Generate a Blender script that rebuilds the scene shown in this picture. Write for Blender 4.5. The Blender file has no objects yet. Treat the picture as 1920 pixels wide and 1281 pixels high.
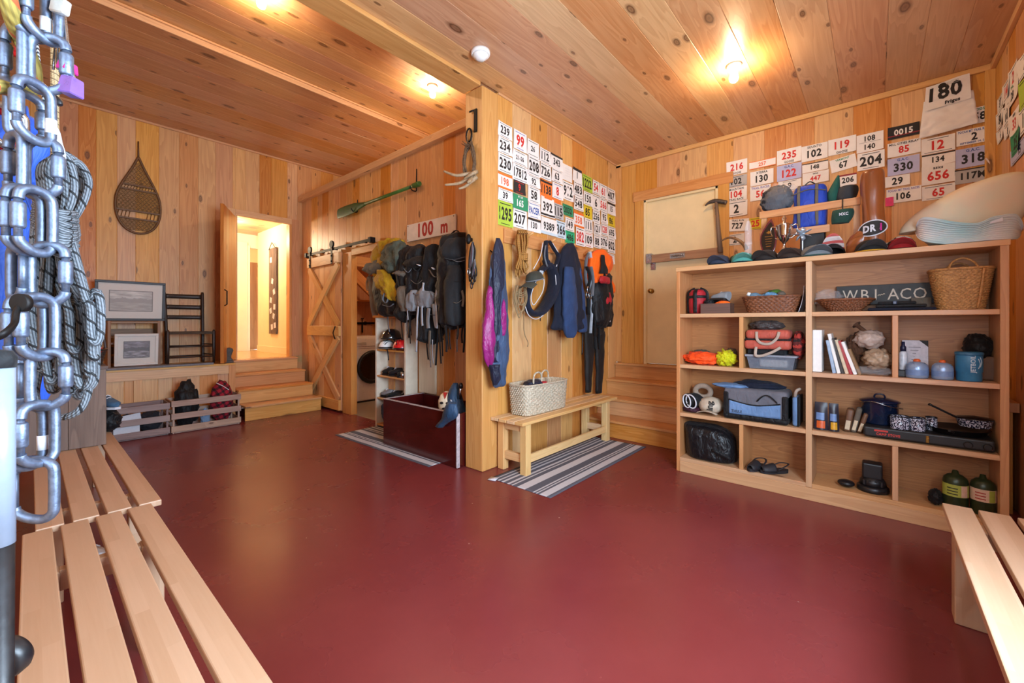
import bpy, bmesh, math, random
from mathutils import Vector, Matrix, noise
R_ = math.radians
PI = math.pi
SC = bpy.context.scene
COL = SC.collection

# ------------------------------------------------------------------ camera
FPX, CX, CY, EYE, YAW = 785.0, 960.0, 608.0, 1.3, R_(40.95)
cam_d = bpy.data.cameras.new('camera')
cam = bpy.data.objects.new('camera', cam_d)
COL.objects.link(cam)
cam_d.sensor_width = 36.0
cam_d.lens = FPX / 1920 * 36.0
cam_d.shift_y = -(640.5 - CY) / 1920
cam_d.clip_start = 0.02
cam.location = (0, 0, EYE)
cam.rotation_euler = (PI / 2, 0, YAW - PI / 2)
SC.camera = cam
FW = Vector((math.cos(YAW), math.sin(YAW), 0))
RT = Vector((math.sin(YAW), -math.cos(YAW), 0))


def P(px, py, **k):
    """point of the photograph's pixel on the plane x=, y= or z="""
    d = FW + RT * ((px - CX) / FPX) + Vector((0, 0, -(py - CY) / FPX))
    (a, v), = k.items()
    i = 'xyz'.index(a)
    c = Vector((0, 0, EYE))
    return c + d * ((v - c[i]) / d[i])


# ------------------------------------------------------------------ world, lights, exposure
SC.view_settings.view_transform = 'Standard'
SC.view_settings.look = 'None'
SC.view_settings.gamma = 1.0
SC.view_settings.use_curve_mapping = False
SC.view_settings.exposure = 1.05
wd = bpy.data.worlds.new('world')
SC.world = wd
wd.use_nodes = True
wd.node_tree.nodes['Background'].inputs[0].default_value = (0.75, 0.87, 1.0, 1)
wd.node_tree.nodes['Background'].inputs[1].default_value = 1.0
SC.cycles.max_bounces = 8
SC.cycles.diffuse_bounces = 5
SC.cycles.sample_clamp_indirect = 6.0


def lamp(name, kind, loc, power, color, size=0.05, rot=(0, 0, 0), sy=None):
    l = bpy.data.lights.new(name, kind)
    l.energy = power
    l.color = color
    if kind == 'AREA':
        l.shape = 'RECTANGLE'
        l.size = size
        l.size_y = sy or size
    else:
        l.shadow_soft_size = size
    o = bpy.data.objects.new(name, l)
    COL.objects.link(o)
    o.location = loc
    o.rotation_euler = rot
    return o


WARM = (1.0, 0.72, 0.42)
DAY = (0.62, 0.80, 1.0)
# daylight entering through the windows beside and behind the camera
lamp('daylight', 'AREA', (1.15, -0.78, 1.65), 140, DAY, 1.6, (R_(90), 0, 0), 1.3)
lamp('daylight', 'AREA', (-0.42, 0.2, 1.7), 14, DAY, 1.1, (0, R_(-90), 0), 1.2)

# ------------------------------------------------------------------ materials
MATS = {}


def lin(c):
    if isinstance(c, str):
        c = [int(c[i:i + 2], 16) / 255 for i in (0, 2, 4)]
    return tuple(x / 12.92 if x <= 0.04045 else ((x + 0.055) / 1.055) ** 2.4 for x in c) + (1,)


class NT:
    def __init__(s, name):
        s.m = bpy.data.materials.new(name)
        s.m.use_nodes = True
        s.t = s.m.node_tree
        s.b = s.t.nodes['Principled BSDF']

    def n(s, typ, ins=None, **props):
        nd = s.t.nodes.new('ShaderNode' + typ)
        for k, v in props.items():
            setattr(nd, k, v)
        for k, v in (ins or {}).items():
            s.set(nd.inputs[k], v)
        return nd

    def set(s, sock, v):
        if hasattr(v, 'is_output'):
            s.t.links.new(v, sock)
        elif isinstance(v, bpy.types.Node):
            s.t.links.new(v.outputs[0], sock)
        else:
            sock.default_value = v

    def math(s, op, a, b=0.0, c=0.0):
        return s.n('Math', {0: a, 1: b, 2: c}, operation=op).outputs[0]

    def mix(s, f, a, b, bt='MIX'):
        nd = s.n('Mix', data_type='RGBA', blend_type=bt)
        s.set(nd.inputs[0], f)
        s.set(nd.inputs[6], a)
        s.set(nd.inputs[7], b)
        return nd.outputs[2]

    def ramp(s, f, stops):
        nd = s.n('ValToRGB', {0: f})
        e = nd.color_ramp.elements
        while len(e) < len(stops):
            e.new(0.5)
        for el, (p, c) in zip(e, stops):
            el.position = p
            el.color = c if len(c) == 4 else tuple(c) + (1,)
        return nd.outputs[0]

    def rng(s, v, a, b, c, d):
        return s.n('MapRange', {0: v, 1: a, 2: b, 3: c, 4: d}).outputs[0]

    def noise(s, vec, scale, detail=3.0, rough=0.55, dist=0.0):
        return s.n('TexNoise', {'Vector': vec, 'Scale': scale, 'Detail': detail, 'Roughness': rough, 'Distortion': dist}).outputs[0]

    def bump(s, h, strength, dist=0.002):
        return s.n('Bump', {'Strength': strength, 'Distance': dist, 'Height': h}).outputs[0]


def vmul(t, vec, v):
    return t.n('VectorMath', {0: vec, 1: v}, operation='MULTIPLY').outputs[0]


def wood(name, light, dark, knot=0.5, rough=0.45, var=0.25, ring=1.0, coat=0.0, kscale=(4.6, 1.9), sheen=None):
    """pine-like boards: u across, v along the grain (metres), face attribute rnd per board"""
    if name in MATS:
        return MATS[name]
    t = NT(name)
    uv = t.n('UVMap').outputs[0]
    rnd = t.n('Attribute', attribute_name='rnd').outputs['Fac']
    base = vmul(t, uv, (9.0, 0.55, 1))
    w1 = t.noise(base, 1.0, 2.0, 0.5, 0.3)
    # knots
    kv = vmul(t, uv, (kscale[0], kscale[1], 1))
    vo = t.n('TexVoronoi', {'Vector': kv, 'Scale': 1.0, 'Randomness': 1.0}, voronoi_dimensions='2D')
    wob = t.noise(vmul(t, uv, (30, 14, 1)), 1.0, 2.0)
    d = t.math('ADD', vo.outputs['Distance'], t.math('MULTIPLY', t.math('SUBTRACT', wob, 0.5), 0.045))
    sep = t.n('SeparateColor', {0: vo.outputs['Color']})
    size = t.rng(sep.outputs[1], 0.0, 1.0, 0.8, 2.7)
    d = t.math('MULTIPLY', d, size)
    gate = t.math('GREATER_THAN', sep.outputs[0], 1.0 - knot)
    # cathedral figure, bent round the knots
    fig = t.math('ADD', t.math('MULTIPLY', w1, 9.0 * ring), t.math('MULTIPLY', t.rng(d, 0.0, 0.35, 1.6, 0.0), gate))
    fig = t.math('FRACT', fig)
    fig = t.ramp(fig, [(0.0, (0, 0, 0)), (0.72, (0.75,) * 3), (0.93, (1, 1, 1)), (1.0, (0, 0, 0))])
    fine = t.noise(vmul(t, uv, (160, 3.5, 1)), 1.0, 3.0, 0.6)
    broad = t.noise(vmul(t, uv, (5, 0.8, 1)), 1.0, 2.0)
    f = t.math('ADD', t.math('MULTIPLY', fig, 0.30), t.math('ADD', t.math('MULTIPLY', fine, 0.30), t.math('MULTIPLY', broad, 0.42)))
    f = t.math('ADD', f, t.math('MULTIPLY', t.math('SUBTRACT', rnd, 0.5), var * 2))
    c = t.mix(t.rng(f, 0.18, 0.95, 0.0, 1.0), lin(light), lin(dark))
    hs = t.n('HueSaturation', {'Hue': t.rng(rnd, 0, 1, 0.507, 0.493), 'Saturation': t.rng(t.math('FRACT', t.math('MULTIPLY', rnd, 7.3)), 0, 1, 0.88, 1.12),
                               'Value': t.rng(t.math('FRACT', t.math('MULTIPLY', rnd, 13.7)), 0, 1, 1 - var * 0.35, 1 + var * 0.3), 'Color': c})
    c = hs.outputs[0]
    if knot > 0:
        kr = t.ramp(d, [(0.0, (0.85,) * 3), (0.05, (0.65,) * 3), (0.08, (1, 1, 1)), (0.105, (0.5,) * 3), (0.16, (0.0,) * 3)])
        c = t.mix(t.math('MULTIPLY', t.math('MULTIPLY', kr, gate), 0.9), c, lin('4f2711'))
    t.set(t.b.inputs['Base Color'], c)
    t.set(t.b.inputs['Roughness'], t.rng(fine, 0.2, 0.8, rough - 0.06, rough + 0.1))
    t.set(t.b.inputs['Normal'], t.bump(t.math('ADD', fine, t.math('MULTIPLY', fig, 0.4)), 0.12, 0.001))
    t.b.inputs['Coat Weight'].default_value = coat
    t.b.inputs['Coat Roughness'].default_value = 0.3
    MATS[name] = t.m
    return t.m


def plain(name, c, rough=0.5, metal=0.0, var=0.08, scale=40.0, bump=0.1, bscale=None, trans=0.0, alpha=1.0, sheen=0.0, coat=0.0, c2=None, spec=None):
    """one-colour surface with slight procedural mottling and relief"""
    if name in MATS:
        return MATS[name]
    t = NT(name)
    co = t.n('TexCoord').outputs['Object']
    nz = t.noise(co, scale, 4.0, 0.6)
    l = lin(c)
    lo = tuple(x * (1 - var * 2) for x in l[:3]) + (1,) if c2 is None else lin(c2)
    hi = tuple(min(1, x * (1 + var)) for x in l[:3]) + (1,)
    t.set(t.b.inputs['Base Color'], t.mix(t.rng(nz, 0.3, 0.7, 0, 1), lo, hi))
    t.set(t.b.inputs['Roughness'], t.rng(nz, 0.3, 0.7, max(0.02, rough - 0.05), min(1, rough + 0.06)))
    t.b.inputs['Metallic'].default_value = metal
    t.b.inputs['Transmission Weight'].default_value = trans
    t.b.inputs['Alpha'].default_value = alpha
    t.b.inputs['Sheen Weight'].default_value = sheen
    t.b.inputs['Coat Weight'].default_value = coat
    if spec is not None:
        t.b.inputs['Specular IOR Level'].default_value = spec
    if bump:
        t.set(t.b.inputs['Normal'], t.bump(t.noise(co, bscale or scale * 3, 3.0), bump, 0.002))
    MATS[name] = t.m
    return t.m


def cloth(name, c, rough=0.8, fold=0.5, c2=None, var=0.12):
    """woven fabric: fine weave relief over soft creases"""
    if name in MATS:
        return MATS[name]
    t = NT(name)
    co = t.n('TexCoord').outputs['Object']
    cr = t.noise(vmul(t, co, (1, 1, 0.5)), 22.0, 3.0, 0.5, 0.8)
    wv = t.noise(co, 700.0, 1.0)
    l = lin(c)
    lo = tuple(x * (1 - var * 2) for x in l[:3]) + (1,) if c2 is None else lin(c2)
    t.set(t.b.inputs['Base Color'], t.mix(t.rng(t.noise(co, 9.0, 2.0), 0.35, 0.65, 0, 1), lo, l))
    t.b.inputs['Roughness'].default_value = rough
    t.b.inputs['Sheen Weight'].default_value = 0.04
    t.b.inputs['Specular IOR Level'].default_value = 0.35
    n1 = t.bump(cr, fold, 0.02)
    b2 = t.n('Bump', {'Strength': 0.15, 'Distance': 0.001, 'Height': wv, 'Normal': n1}).outputs[0]
    t.set(t.b.inputs['Normal'], b2)
    MATS[name] = t.m
    return t.m


def glow(name, c, strength):
    if name in MATS:
        return MATS[name]
    t = NT(name)
    t.b.inputs['Base Color'].default_value = lin(c)
    t.b.inputs['Emission Color'].default_value = lin(c)
    t.b.inputs['Emission Strength'].default_value = strength
    MATS[name] = t.m
    return t.m


PINE = wood('pine_wall', 'dca465', 'b27038', 0.36, 0.42, 0.21)
PINEB = wood('pine_wall_dark', 'd39c62', 'ac6d38', 0.34, 0.42, 0.2)
CEIL = wood('pine_ceiling', 'd6a474', 'b07445', 0.8, 0.33, 0.17, kscale=(4.4, 1.9), coat=0.25)
TRIM = wood('pine_trim', 'dca86c', 'ba7c44', 0.26, 0.42, 0.14, kscale=(4, 0.9))
TREAD = wood('pine_tread', 'dda76a', 'b97b40', 0.28, 0.36, 0.14, kscale=(4, 0.9), coat=0.2)
DOORW = wood('pine_door', 'cf9250', 'a5642f', 0.18, 0.4, 0.14)
SHELFW = wood('shelf_pine', 'd6a577', 'b67f52', 0.18, 0.42, 0.16, kscale=(4, 0.8))
PLY = wood('plywood_back', 'ba7c40', '7c4620', 0.0, 0.5, 0.15, ring=2.4)
GREYW = wood('weathered_wood', '7d6a60', '4a3c38', 0.1, 0.75, 0.2)
CRATEW = wood('crate_wood', 'b79a86', '8d6f5e', 0.12, 0.6, 0.25)
BLACKW = wood('dark_chair_wood', '3b2a20', '20150f', 0.0, 0.45, 0.1)


def beech(name, a, b):
    t = NT(name)
    uv = t.n('UVMap').outputs[0]
    rnd = t.n('Attribute', attribute_name='rnd').outputs['Fac']
    br = t.n('TexBrick', {'Vector': t.n('Mapping', {'Vector': uv, 'Rotation': (0, 0, R_(90))}).outputs[0], 'Scale': 1.0, 'Mortar Size': 0.0, 'Bias': 0.0,
                          'Brick Width': 0.62, 'Row Height': 0.034, 'Color1': (0, 0, 0, 1), 'Color2': (1, 1, 1, 1)}, offset=0.37)
    fine = t.noise(vmul(t, uv, (120, 5, 1)), 1.0, 3.0)
    f = t.math('ADD', t.math('MULTIPLY', br.outputs[0], 0.55), t.math('MULTIPLY', fine, 0.4))
    t.set(t.b.inputs['Base Color'], t.mix(f, lin(a), lin(b)))
    t.b.inputs['Roughness'].default_value = 0.42
    t.set(t.b.inputs['Normal'], t.bump(fine, 0.06, 0.001))
    MATS[name] = t.m
    return t.m


BEECH = beech('laminated_beech', 'cba98b', 'b69170')


def floor_mat():
    t = NT('painted_concrete')
    co = t.n('TexCoord').outputs['Object']
    a = t.noise(co, 0.9, 5.0, 0.6)
    b = t.noise(co, 14.0, 4.0, 0.6)
    c = t.mix(t.rng(a, 0.3, 0.7, 0, 1), lin('702b2b'), lin('7d3434'))
    c = t.mix(t.math('MULTIPLY', b, 0.25), c, lin('602424'))
    # scuffs and specks of dropped paint
    v = t.n('TexVoronoi', {'Vector': co, 'Scale': 5.0})
    sp = t.math('LESS_THAN', v.outputs['Distance'], 0.022)
    c = t.mix(t.math('MULTIPLY', sp, t.math('GREATER_THAN', t.n('SeparateColor', {0: v.outputs['Color']}).outputs[0], 0.55)), c, lin('c09a8c'))
    sc = t.noise(t.n('Mapping', {'Vector': co, 'Rotation': (0, 0, 0.7), 'Scale': (14, 0.8, 1)}).outputs[0], 1.0, 6.0, 0.65)
    c = t.mix(t.rng(sc, 0.66, 0.82, 0, 0.10), c, lin('a8655a'))
    t.set(t.b.inputs['Base Color'], c)
    t.set(t.b.inputs['Roughness'], t.rng(a, 0.3, 0.7, 0.22, 0.34))
    t.set(t.b.inputs['Normal'], t.bump(t.math('ADD', t.math('MULTIPLY', a, 0.3), t.math('MULTIPLY', b, 0.02)), 0.03, 0.01))
    t.b.inputs['Specular IOR Level'].default_value = 0.5
    return t.m


FLOORM = floor_mat()
CREAM = plain('cream_paint', 'e6cf9f', 0.45, var=0.03, scale=6, bump=0.04)
HALLW = plain('hall_paint', 'efe0b8', 0.7, var=0.02, scale=6, bump=0.03)
WHITE = plain('white_plastic', 'ecebe6', 0.4, var=0.02)
BLACKM = plain('black_iron', '191615', 0.55, metal=0.6, var=0.2)
BLACK = plain('black_plastic', '17171a', 0.42, var=0.2)
STEEL = plain('brushed_steel', 'b4b8be', 0.28, metal=1.0, var=0.08, scale=90)
ALU = plain('worn_aluminium', '6f7b90', 0.45, metal=0.8, var=0.14, scale=120, bump=0.15, bscale=300)
BRASS = plain('brass', 'b08a4a', 0.3, metal=1.0)
TAPE = plain('white_tape', 'cfd0d6', 0.6, var=0.04)
GREYPLASTIC = plain('grey_plastic', '70727a', 0.45)
INK = plain('black_ink', '24211f', 0.7, var=0.05)


# ------------------------------------------------------------------ geometry kit
class G:
    def __init__(s):
        s.bm = bmesh.new()
        s.uv = s.bm.loops.layers.uv.new('UVMap')
        s.rn = s.bm.faces.layers.float.new('rnd')

    def quad(s, vs, mi=0, smooth=False, uvs=None, rnd=0.5):
        try:
            f = s.bm.faces.new(vs)
        except ValueError:
            return None
        f.material_index = mi
        f.smooth = smooth
        f[s.rn] = rnd
        if uvs:
            for l, u in zip(f.loops, uvs):
                l[s.uv].uv = u
        return f

    def box(s, x0, x1, y0, y1, z0, z1, mi=0, bev=0.002, grain=None, M=None, rnd=None, smooth=False, seg=1):
        lo = Vector((min(x0, x1), min(y0, y1), min(z0, z1)))
        hi = Vector((max(x0, x1), max(y0, y1), max(z0, z1)))
        sz = hi - lo
        t = bmesh.new()
        r = bmesh.ops.create_cube(t, size=1.0)
        c = (lo + hi) / 2
        for v in t.verts:
            v.co = Vector((v.co.x * sz.x, v.co.y * sz.y, v.co.z * sz.z)) + c
        if bev > 0:
            bmesh.ops.bevel(t, geom=t.edges[:], offset=min(bev, min(sz) * 0.45), segments=seg, affect='EDGES', profile=0.5)
        g = grain if grain is not None else max(range(3), key=lambda i: sz[i])
        rn = random.random() if rnd is None else rnd
        ou, ov = rn * 37.0, rn * 91.0
        mp = {}
        for v in t.verts:
            mp[v] = s.bm.verts.new(M @ v.co if M else v.co)
        for f in t.faces:
            ax = max(range(3), key=lambda i: abs(f.normal[i]))
            rest = [i for i in range(3) if i != ax]
            va = g if g in rest else rest[1]
            ua = rest[0] if rest[1] == va else rest[1]
            s.quad([mp[v] for v in f.verts], mi, smooth, [(v.co[ua] + ou + ax * 3.1, v.co[va] + ov) for v in f.verts], rn)
        t.free()
        return s

    def rings(s, rings, cyc=True, cap0=False, cap1=False, mi=0, smooth=True, vlen=None, rnd=0.5, loop=False):
        vs = [[s.bm.verts.new(p) for p in r] for r in rings]
        n = len(vs[0])
        m = len(vs)
        vl = vlen or [float(j) for j in range(m + 1)]
        for j in range(m if loop else m - 1):
            a, b = vs[j], vs[(j + 1) % m]
            for i in range(n if cyc else n - 1):
                k = (i + 1) % n
                s.quad([a[i], a[k], b[k], b[i]], mi, smooth,
                       [(i / n, vl[j]), ((i + 1) / n, vl[j]), ((i + 1) / n, vl[j + 1]), (i / n, vl[j + 1])], rnd)
        if cap0:
            s.quad(vs[0][::-1], mi, False, rnd=rnd)
        if cap1:
            s.quad(vs[-1], mi, False, rnd=rnd)
        return s

    def tube(s, pts, r, n=8, mi=0, cyc=False, cap=True, sq=None, smooth=True, rnd=0.5):
        pts = [Vector(p) for p in pts]
        m = len(pts)
        rr = r if isinstance(r, (list, tuple)) else [r] * m
        tan = []
        for i in range(m):
            a = pts[(i - 1) % m] if (cyc or i > 0) else pts[i]
            b = pts[(i + 1) % m] if (cyc or i < m - 1) else pts[i]
            d = b - a
            tan.append(d.normalized() if d.length > 1e-9 else Vector((0, 0, 1)))
        up = Vector((0, 0, 1)) if abs(tan[0].z) < 0.9 else Vector((1, 0, 0))
        nx = tan[0].cross(up).normalized()
        out = []
        vl = [0.0]
        for i in range(m):
            if i:
                q = tan[i - 1].rotation_difference(tan[i])
                nx = (q @ nx).normalized()
                vl.append(vl[-1] + (pts[i] - pts[i - 1]).length)
            ny = tan[i].cross(nx)
            w, h = (1, 1) if sq is None else sq
            out.append([pts[i] + (nx * math.cos(2 * PI * k / n + 0.3) * w + ny * math.sin(2 * PI * k / n + 0.3) * h) * rr[i] for k in range(n)])
        vl.append(vl[-1] + (pts[0] - pts[-1]).length)
        if cyc:
            # undo the twist that builds up round the loop
            best = min(range(n), key=lambda k: (out[-1][k] - out[0][0]).length)
            if best:
                for i in range(m):
                    out[i] = out[i]
        return s.rings(out, True, cap and not cyc, cap and not cyc, mi, smooth, vl, rnd, loop=cyc)

    def lathe(s, prof, c=(0, 0, 0), n=24, mi=0, M=None, smooth=True, cap0=True, cap1=True, sq=(1, 1), e=2.0):
        """prof: (radius, z) pairs; e>2 squares the section off"""
        out = []
        for r, z in prof:
            ring = []
            for k in range(n):
                a = 2 * PI * k / n
                x, y = math.cos(a), math.sin(a)
                if e != 2.0:
                    q = (abs(x) ** e + abs(y) ** e) ** (-1 / e)
                    x, y = x * q, y * q
                p = Vector((c[0] + x * r * sq[0], c[1] + y * r * sq[1], c[2] + z))
                ring.append(M @ p if M else p)
            out.append(ring)
        return s.rings(out, True, cap0, cap1, mi, smooth)

    def drape(s, rows, n=36, mi=0, fold=0.0, k=7, e=2.0, ns=0.0, nf=9.0, seed=0, cap0=True, cap1=True, M=None, grow=True):
        """soft body from (z, cx, cy, rx, ry) rows, with hanging folds and lumps; rows are refined"""
        rows = refine(rows, 4)
        out = []
        for j, (z, cx, cy, rx, ry) in enumerate(rows):
            t = j / (len(rows) - 1)
            ring = []
            for i in range(n):
                a = 2 * PI * i / n
                x, y = math.cos(a), math.sin(a)
                if e != 2.0:
                    q = (abs(x) ** e + abs(y) ** e) ** (-1 / e)
                    x, y = x * q, y * q
                fo = 1 + fold * (t if grow else 1) * (0.6 * math.sin(k * a + seed + 1.4 * math.sin(t * 3 + seed)) + 0.4 * math.sin((k * 1.7 // 1) * a + 2 * seed))
                p = Vector((cx + x * rx * fo, cy + y * ry * fo, z))
                if ns:
                    d = Vector((x, y, 0))
                    p += (d * noise.noise(p * nf + Vector((seed, seed * 2, 0))) + Vector((0, 0, 0.6)) * noise.noise(p * nf * 0.8 + Vector((9, seed, 3)))) * ns
                ring.append(M @ p if M else p)
            out.append(ring)
        return s.rings(out, True, cap0, cap1, mi, True)

    def prism(s, pts, y0, y1, mi=0, M=None, smooth=False, bev=0.0, rnd=0.5):
        """outline pts (x,z) extruded along y"""
        t = bmesh.new()
        a = [t.verts.new((p[0], y0, p[1])) for p in pts]
        f = t.faces.new(a)
        r = bmesh.ops.extrude_face_region(t, geom=[f])
        for v in r['geom']:
            if isinstance(v, bmesh.types.BMVert):
                v.co.y = y1
        bmesh.ops.recalc_face_normals(t, faces=t.faces[:])
        if bev:
            bmesh.ops.bevel(t, geom=t.edges[:], offset=bev, segments=2, affect='EDGES', profile=0.5, clamp_overlap=True)
        mp = {v: s.bm.verts.new(M @ v.co if M else v.co) for v in t.verts}
        for f in t.faces:
            s.quad([mp[v] for v in f.verts], mi, smooth, [(v.co.x + rnd * 37, v.co.z + rnd * 91) for v in f.verts], rnd)
        t.free()
        return s

    def sheet(s, fn, nu, nv, mi=0, th=0.0, smooth=True):
        """surface fn(u,v) for u,v in 0..1; th thickens it"""
        def nrm(u, v):
            e = 1e-3
            a = Vector(fn(min(1, u + e), v)) - Vector(fn(max(0, u - e), v))
            b = Vector(fn(u, min(1, v + e))) - Vector(fn(u, max(0, v - e)))
            c = a.cross(b)
            return c.normalized() if c.length > 1e-12 else Vector((0, 0, 1))
        top = [[s.bm.verts.new(fn(i / nu, j / nv)) for i in range(nu + 1)] for j in range(nv + 1)]
        for j in range(nv):
            for i in range(nu):
                s.quad([top[j][i], top[j][i + 1], top[j + 1][i + 1], top[j + 1][i]], mi, smooth,
                       [(i / nu, j / nv), ((i + 1) / nu, j / nv), ((i + 1) / nu, (j + 1) / nv), (i / nu, (j + 1) / nv)])
        if th:
            bot = [[s.bm.verts.new(Vector(fn(i / nu, j / nv)) - nrm(i / nu, j / nv) * th) for i in range(nu + 1)] for j in range(nv + 1)]
            for j in range(nv):
                for i in range(nu):
                    s.quad([bot[j][i], bot[j + 1][i], bot[j + 1][i + 1], bot[j][i + 1]], mi, smooth)
            for i in range(nu):
                s.quad([top[0][i + 1], top[0][i], bot[0][i], bot[0][i + 1]], mi, smooth)
                s.quad([top[nv][i], top[nv][i + 1], bot[nv][i + 1], bot[nv][i]], mi, smooth)
            for j in range(nv):
                s.quad([top[j][0], top[j + 1][0], bot[j + 1][0], bot[j][0]], mi, smooth)
                s.quad([top[j + 1][nu], top[j][nu], bot[j][nu], bot[j + 1][nu]], mi, smooth)
        return s

    def blob(s, c, r, mi=0, ns=0.15, nf=3.0, seed=0, sub=4, flat=None, M=None, ridge=0.0):
        t = bmesh.new()
        bmesh.ops.create_icosphere(t, subdivisions=sub, radius=1.0)
        mp = {}
        rx, ry, rz = r if isinstance(r, (tuple, list)) else (r, r, r)
        for v in t.verts:
            d = v.co.normalized()
            k = 1 + ns * noise.fractal(d * nf + Vector((seed * 3.1, seed, -seed)), 1.0, 2.0, 3)
            if ridge:
                k += ridge * (abs(noise.noise(d * nf * 1.7 + Vector((seed, 5, seed)))) - 0.25)
            p = Vector((d.x * rx, d.y * ry, d.z * rz)) * k
            if flat is not None:
                p.z = max(p.z, flat)
            p = p + Vector(c)
            mp[v] = s.bm.verts.new(M @ p if M else p)
        for f in t.faces:
            s.quad([mp[v] for v in f.verts], mi, True)
        t.free()
        return s

    def text(s, txt, size, fn, mi=0, bold=0.0, sx=1.0, align='CENTER', sp=1.0):
        """lettering; fn maps (x, y) of the text plane to 3D"""
        cu = bpy.data.curves.new('t', 'FONT')
        cu.body = txt
        cu.size = size
        cu.align_x = align
        cu.align_y = 'CENTER'
        cu.offset = bold * size
        cu.space_character = sp
        cu.resolution_u = 3
        o = bpy.data.objects.new('t', cu)
        me = bpy.data.meshes.new_from_object(o)
        vs = [s.bm.verts.new(fn(v.co.x * sx, v.co.y)) for v in me.vertices]
        for p in me.polygons:
            s.quad([vs[i] for i in p.vertices], mi)
        bpy.data.objects.remove(o)
        bpy.data.curves.remove(cu)
        bpy.data.meshes.remove(me)
        return s

    def xf(s, M):
        bmesh.ops.transform(s.bm, matrix=M, verts=s.bm.verts[:])
        return s

    def build(s, name, mats, parent=None, label=None, cat=None, group=None, kind=None, fixn=True):
        if not isinstance(mats, (list, tuple)):
            mats = [mats]
        if fixn:
            bmesh.ops.recalc_face_normals(s.bm, faces=s.bm.faces[:])
        lo = Vector((1e9,) * 3)
        hi = -lo
        for v in s.bm.verts:
            for i in range(3):
                lo[i] = min(lo[i], v.co[i])
                hi[i] = max(hi[i], v.co[i])
        o0 = Vector(((lo.x + hi.x) / 2, (lo.y + hi.y) / 2, lo.z))
        bmesh.ops.translate(s.bm, verts=s.bm.verts[:], vec=-o0)
        me = bpy.data.meshes.new(name)
        s.bm.to_mesh(me)
        s.bm.free()
        for m in mats:
            me.materials.append(m)
        o = bpy.data.objects.new(name, me)
        COL.objects.link(o)
        o.location = o0
        WM[o] = Matrix.Translation(o0)
        if parent:
            o.parent = parent
            o.matrix_parent_inverse = WM[parent].inverted()
        tag(o, label, cat, group, kind)
        return o


WM = {}


def tag(o, label=None, cat=None, group=None, kind=None):
    if label:
        o['label'] = label
    if cat:
        o['category'] = cat
    if group:
        o['group'] = group
    if kind:
        o['kind'] = kind
    return o


def thing(name, label, cat, loc=(0, 0, 0), group=None):
    o = bpy.data.objects.new(name, None)
    o.empty_display_size = 0.05
    COL.objects.link(o)
    o.location = loc
    WM[o] = Matrix.Translation(Vector(loc))
    return tag(o, label, cat, group)


def move(o, M):
    """place a thing that was built about the origin"""
    o.matrix_world = M @ WM[o]
    WM[o] = M @ WM[o]
    return o


KIDS = {}


def dup(root, M, label=None, group=None):
    """copy of a thing with its parts and sub-parts, moved by M"""
    def cp(o, par):
        c = o.copy()
        COL.objects.link(c)
        if par:
            c.parent = par
        WM[c] = M @ WM[o]
        for ch in list(o.children):
            cp(ch, c)
        return c
    c = cp(root, None)
    c.matrix_world = M @ WM[root]
    if label:
        c['label'] = label
    if group:
        c['group'] = group
    return c


def refine(rows, k):
    """Catmull-Rom refinement of a list of tuples"""
    out = []
    m = len(rows)
    for i in range(m - 1):
        p0, p1, p2, p3 = rows[max(0, i - 1)], rows[i], rows[i + 1], rows[min(m - 1, i + 2)]
        for j in range(k):
            t = j / k
            out.append(tuple(0.5 * (2 * b + (c - a) * t + (2 * a - 5 * b + 4 * c - d) * t * t + (3 * b - a - 3 * c + d) * t ** 3)
                             for a, b, c, d in zip(p0, p1, p2, p3)))
    out.append(tuple(rows[-1]))
    return out


def curve(pts, k=6):
    return [Vector(p) for p in refine([tuple(p) for p in pts], k)]


def T(x, y, z, rz=0.0, rx=0.0, ry=0.0, s=1.0):
    return Matrix.Translation((x, y, z)) @ Matrix.Rotation(rz, 4, 'Z') @ Matrix.Rotation(ry, 4, 'Y') @ Matrix.Rotation(rx, 4, 'X') @ Matrix.Scale(s, 4)


def panel(name, mat, org, ua, va, un, vn, W, th=0.018, gap=0.0, holes=(), seed=1, kind='structure', jit=0.25, parent=None):
    """tongue and groove boards running along va: org + ua*u + va*v, thickness behind the face (un x vn)"""
    rs = random.Random(seed)
    ua, va, org = Vector(ua), Vector(va), Vector(org)
    nn = ua.cross(va)
    M = Matrix((ua, va, nn)).transposed().to_4x4()
    M.translation = org
    edges = [0.0]
    while edges[-1] < un - 1e-6:
        w = W * (1 + jit * rs.uniform(-1, 1))
        edges.append(un if edges[-1] + w > un - W * 0.4 else edges[-1] + w)
    g = G()
    for a, b in zip(edges, edges[1:]):
        rn = rs.random()
        cuts = sorted({a, b} | {h[i] for h in holes for i in (0, 1) if a < h[i] < b})
        for c, d in zip(cuts, cuts[1:]):
            mid = (c + d) / 2
            ivs = [(0.0, vn)]
            for h in holes:
                if h[0] - 1e-9 <= mid <= h[1] + 1e-9:
                    ivs = [q for p, r in ivs for q in ((p, min(r, h[2])), (max(p, h[3]), r)) if q[1] - q[0] > 1e-4]
            for p, r in ivs:
                x0 = c + (gap / 2 if c == a else 0)
                x1 = d - (gap / 2 if d == b else 0)
                g.box(x0, x1, p, r, -th, 0, 0, 0.0035, grain=1, M=M, rnd=rn)
    # the boards' common backing
    if holes:
        pass
    return g.build(name, mat, parent, kind=kind if not parent else None)

# ------------------------------------------------------------------ room shell
XL, XP, YP, XS, YN, YB = -0.42, 3.05, 2.62, 5.17, -0.74, 7.4
ZC, ZA, ZB = 3.43, 4.095, 4.03
X_, Y_, Z_ = (1, 0, 0), (0, 1, 0), (0, 0, 1)
NX, NY = (-1, 0, 0), (0, -1, 0)

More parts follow.
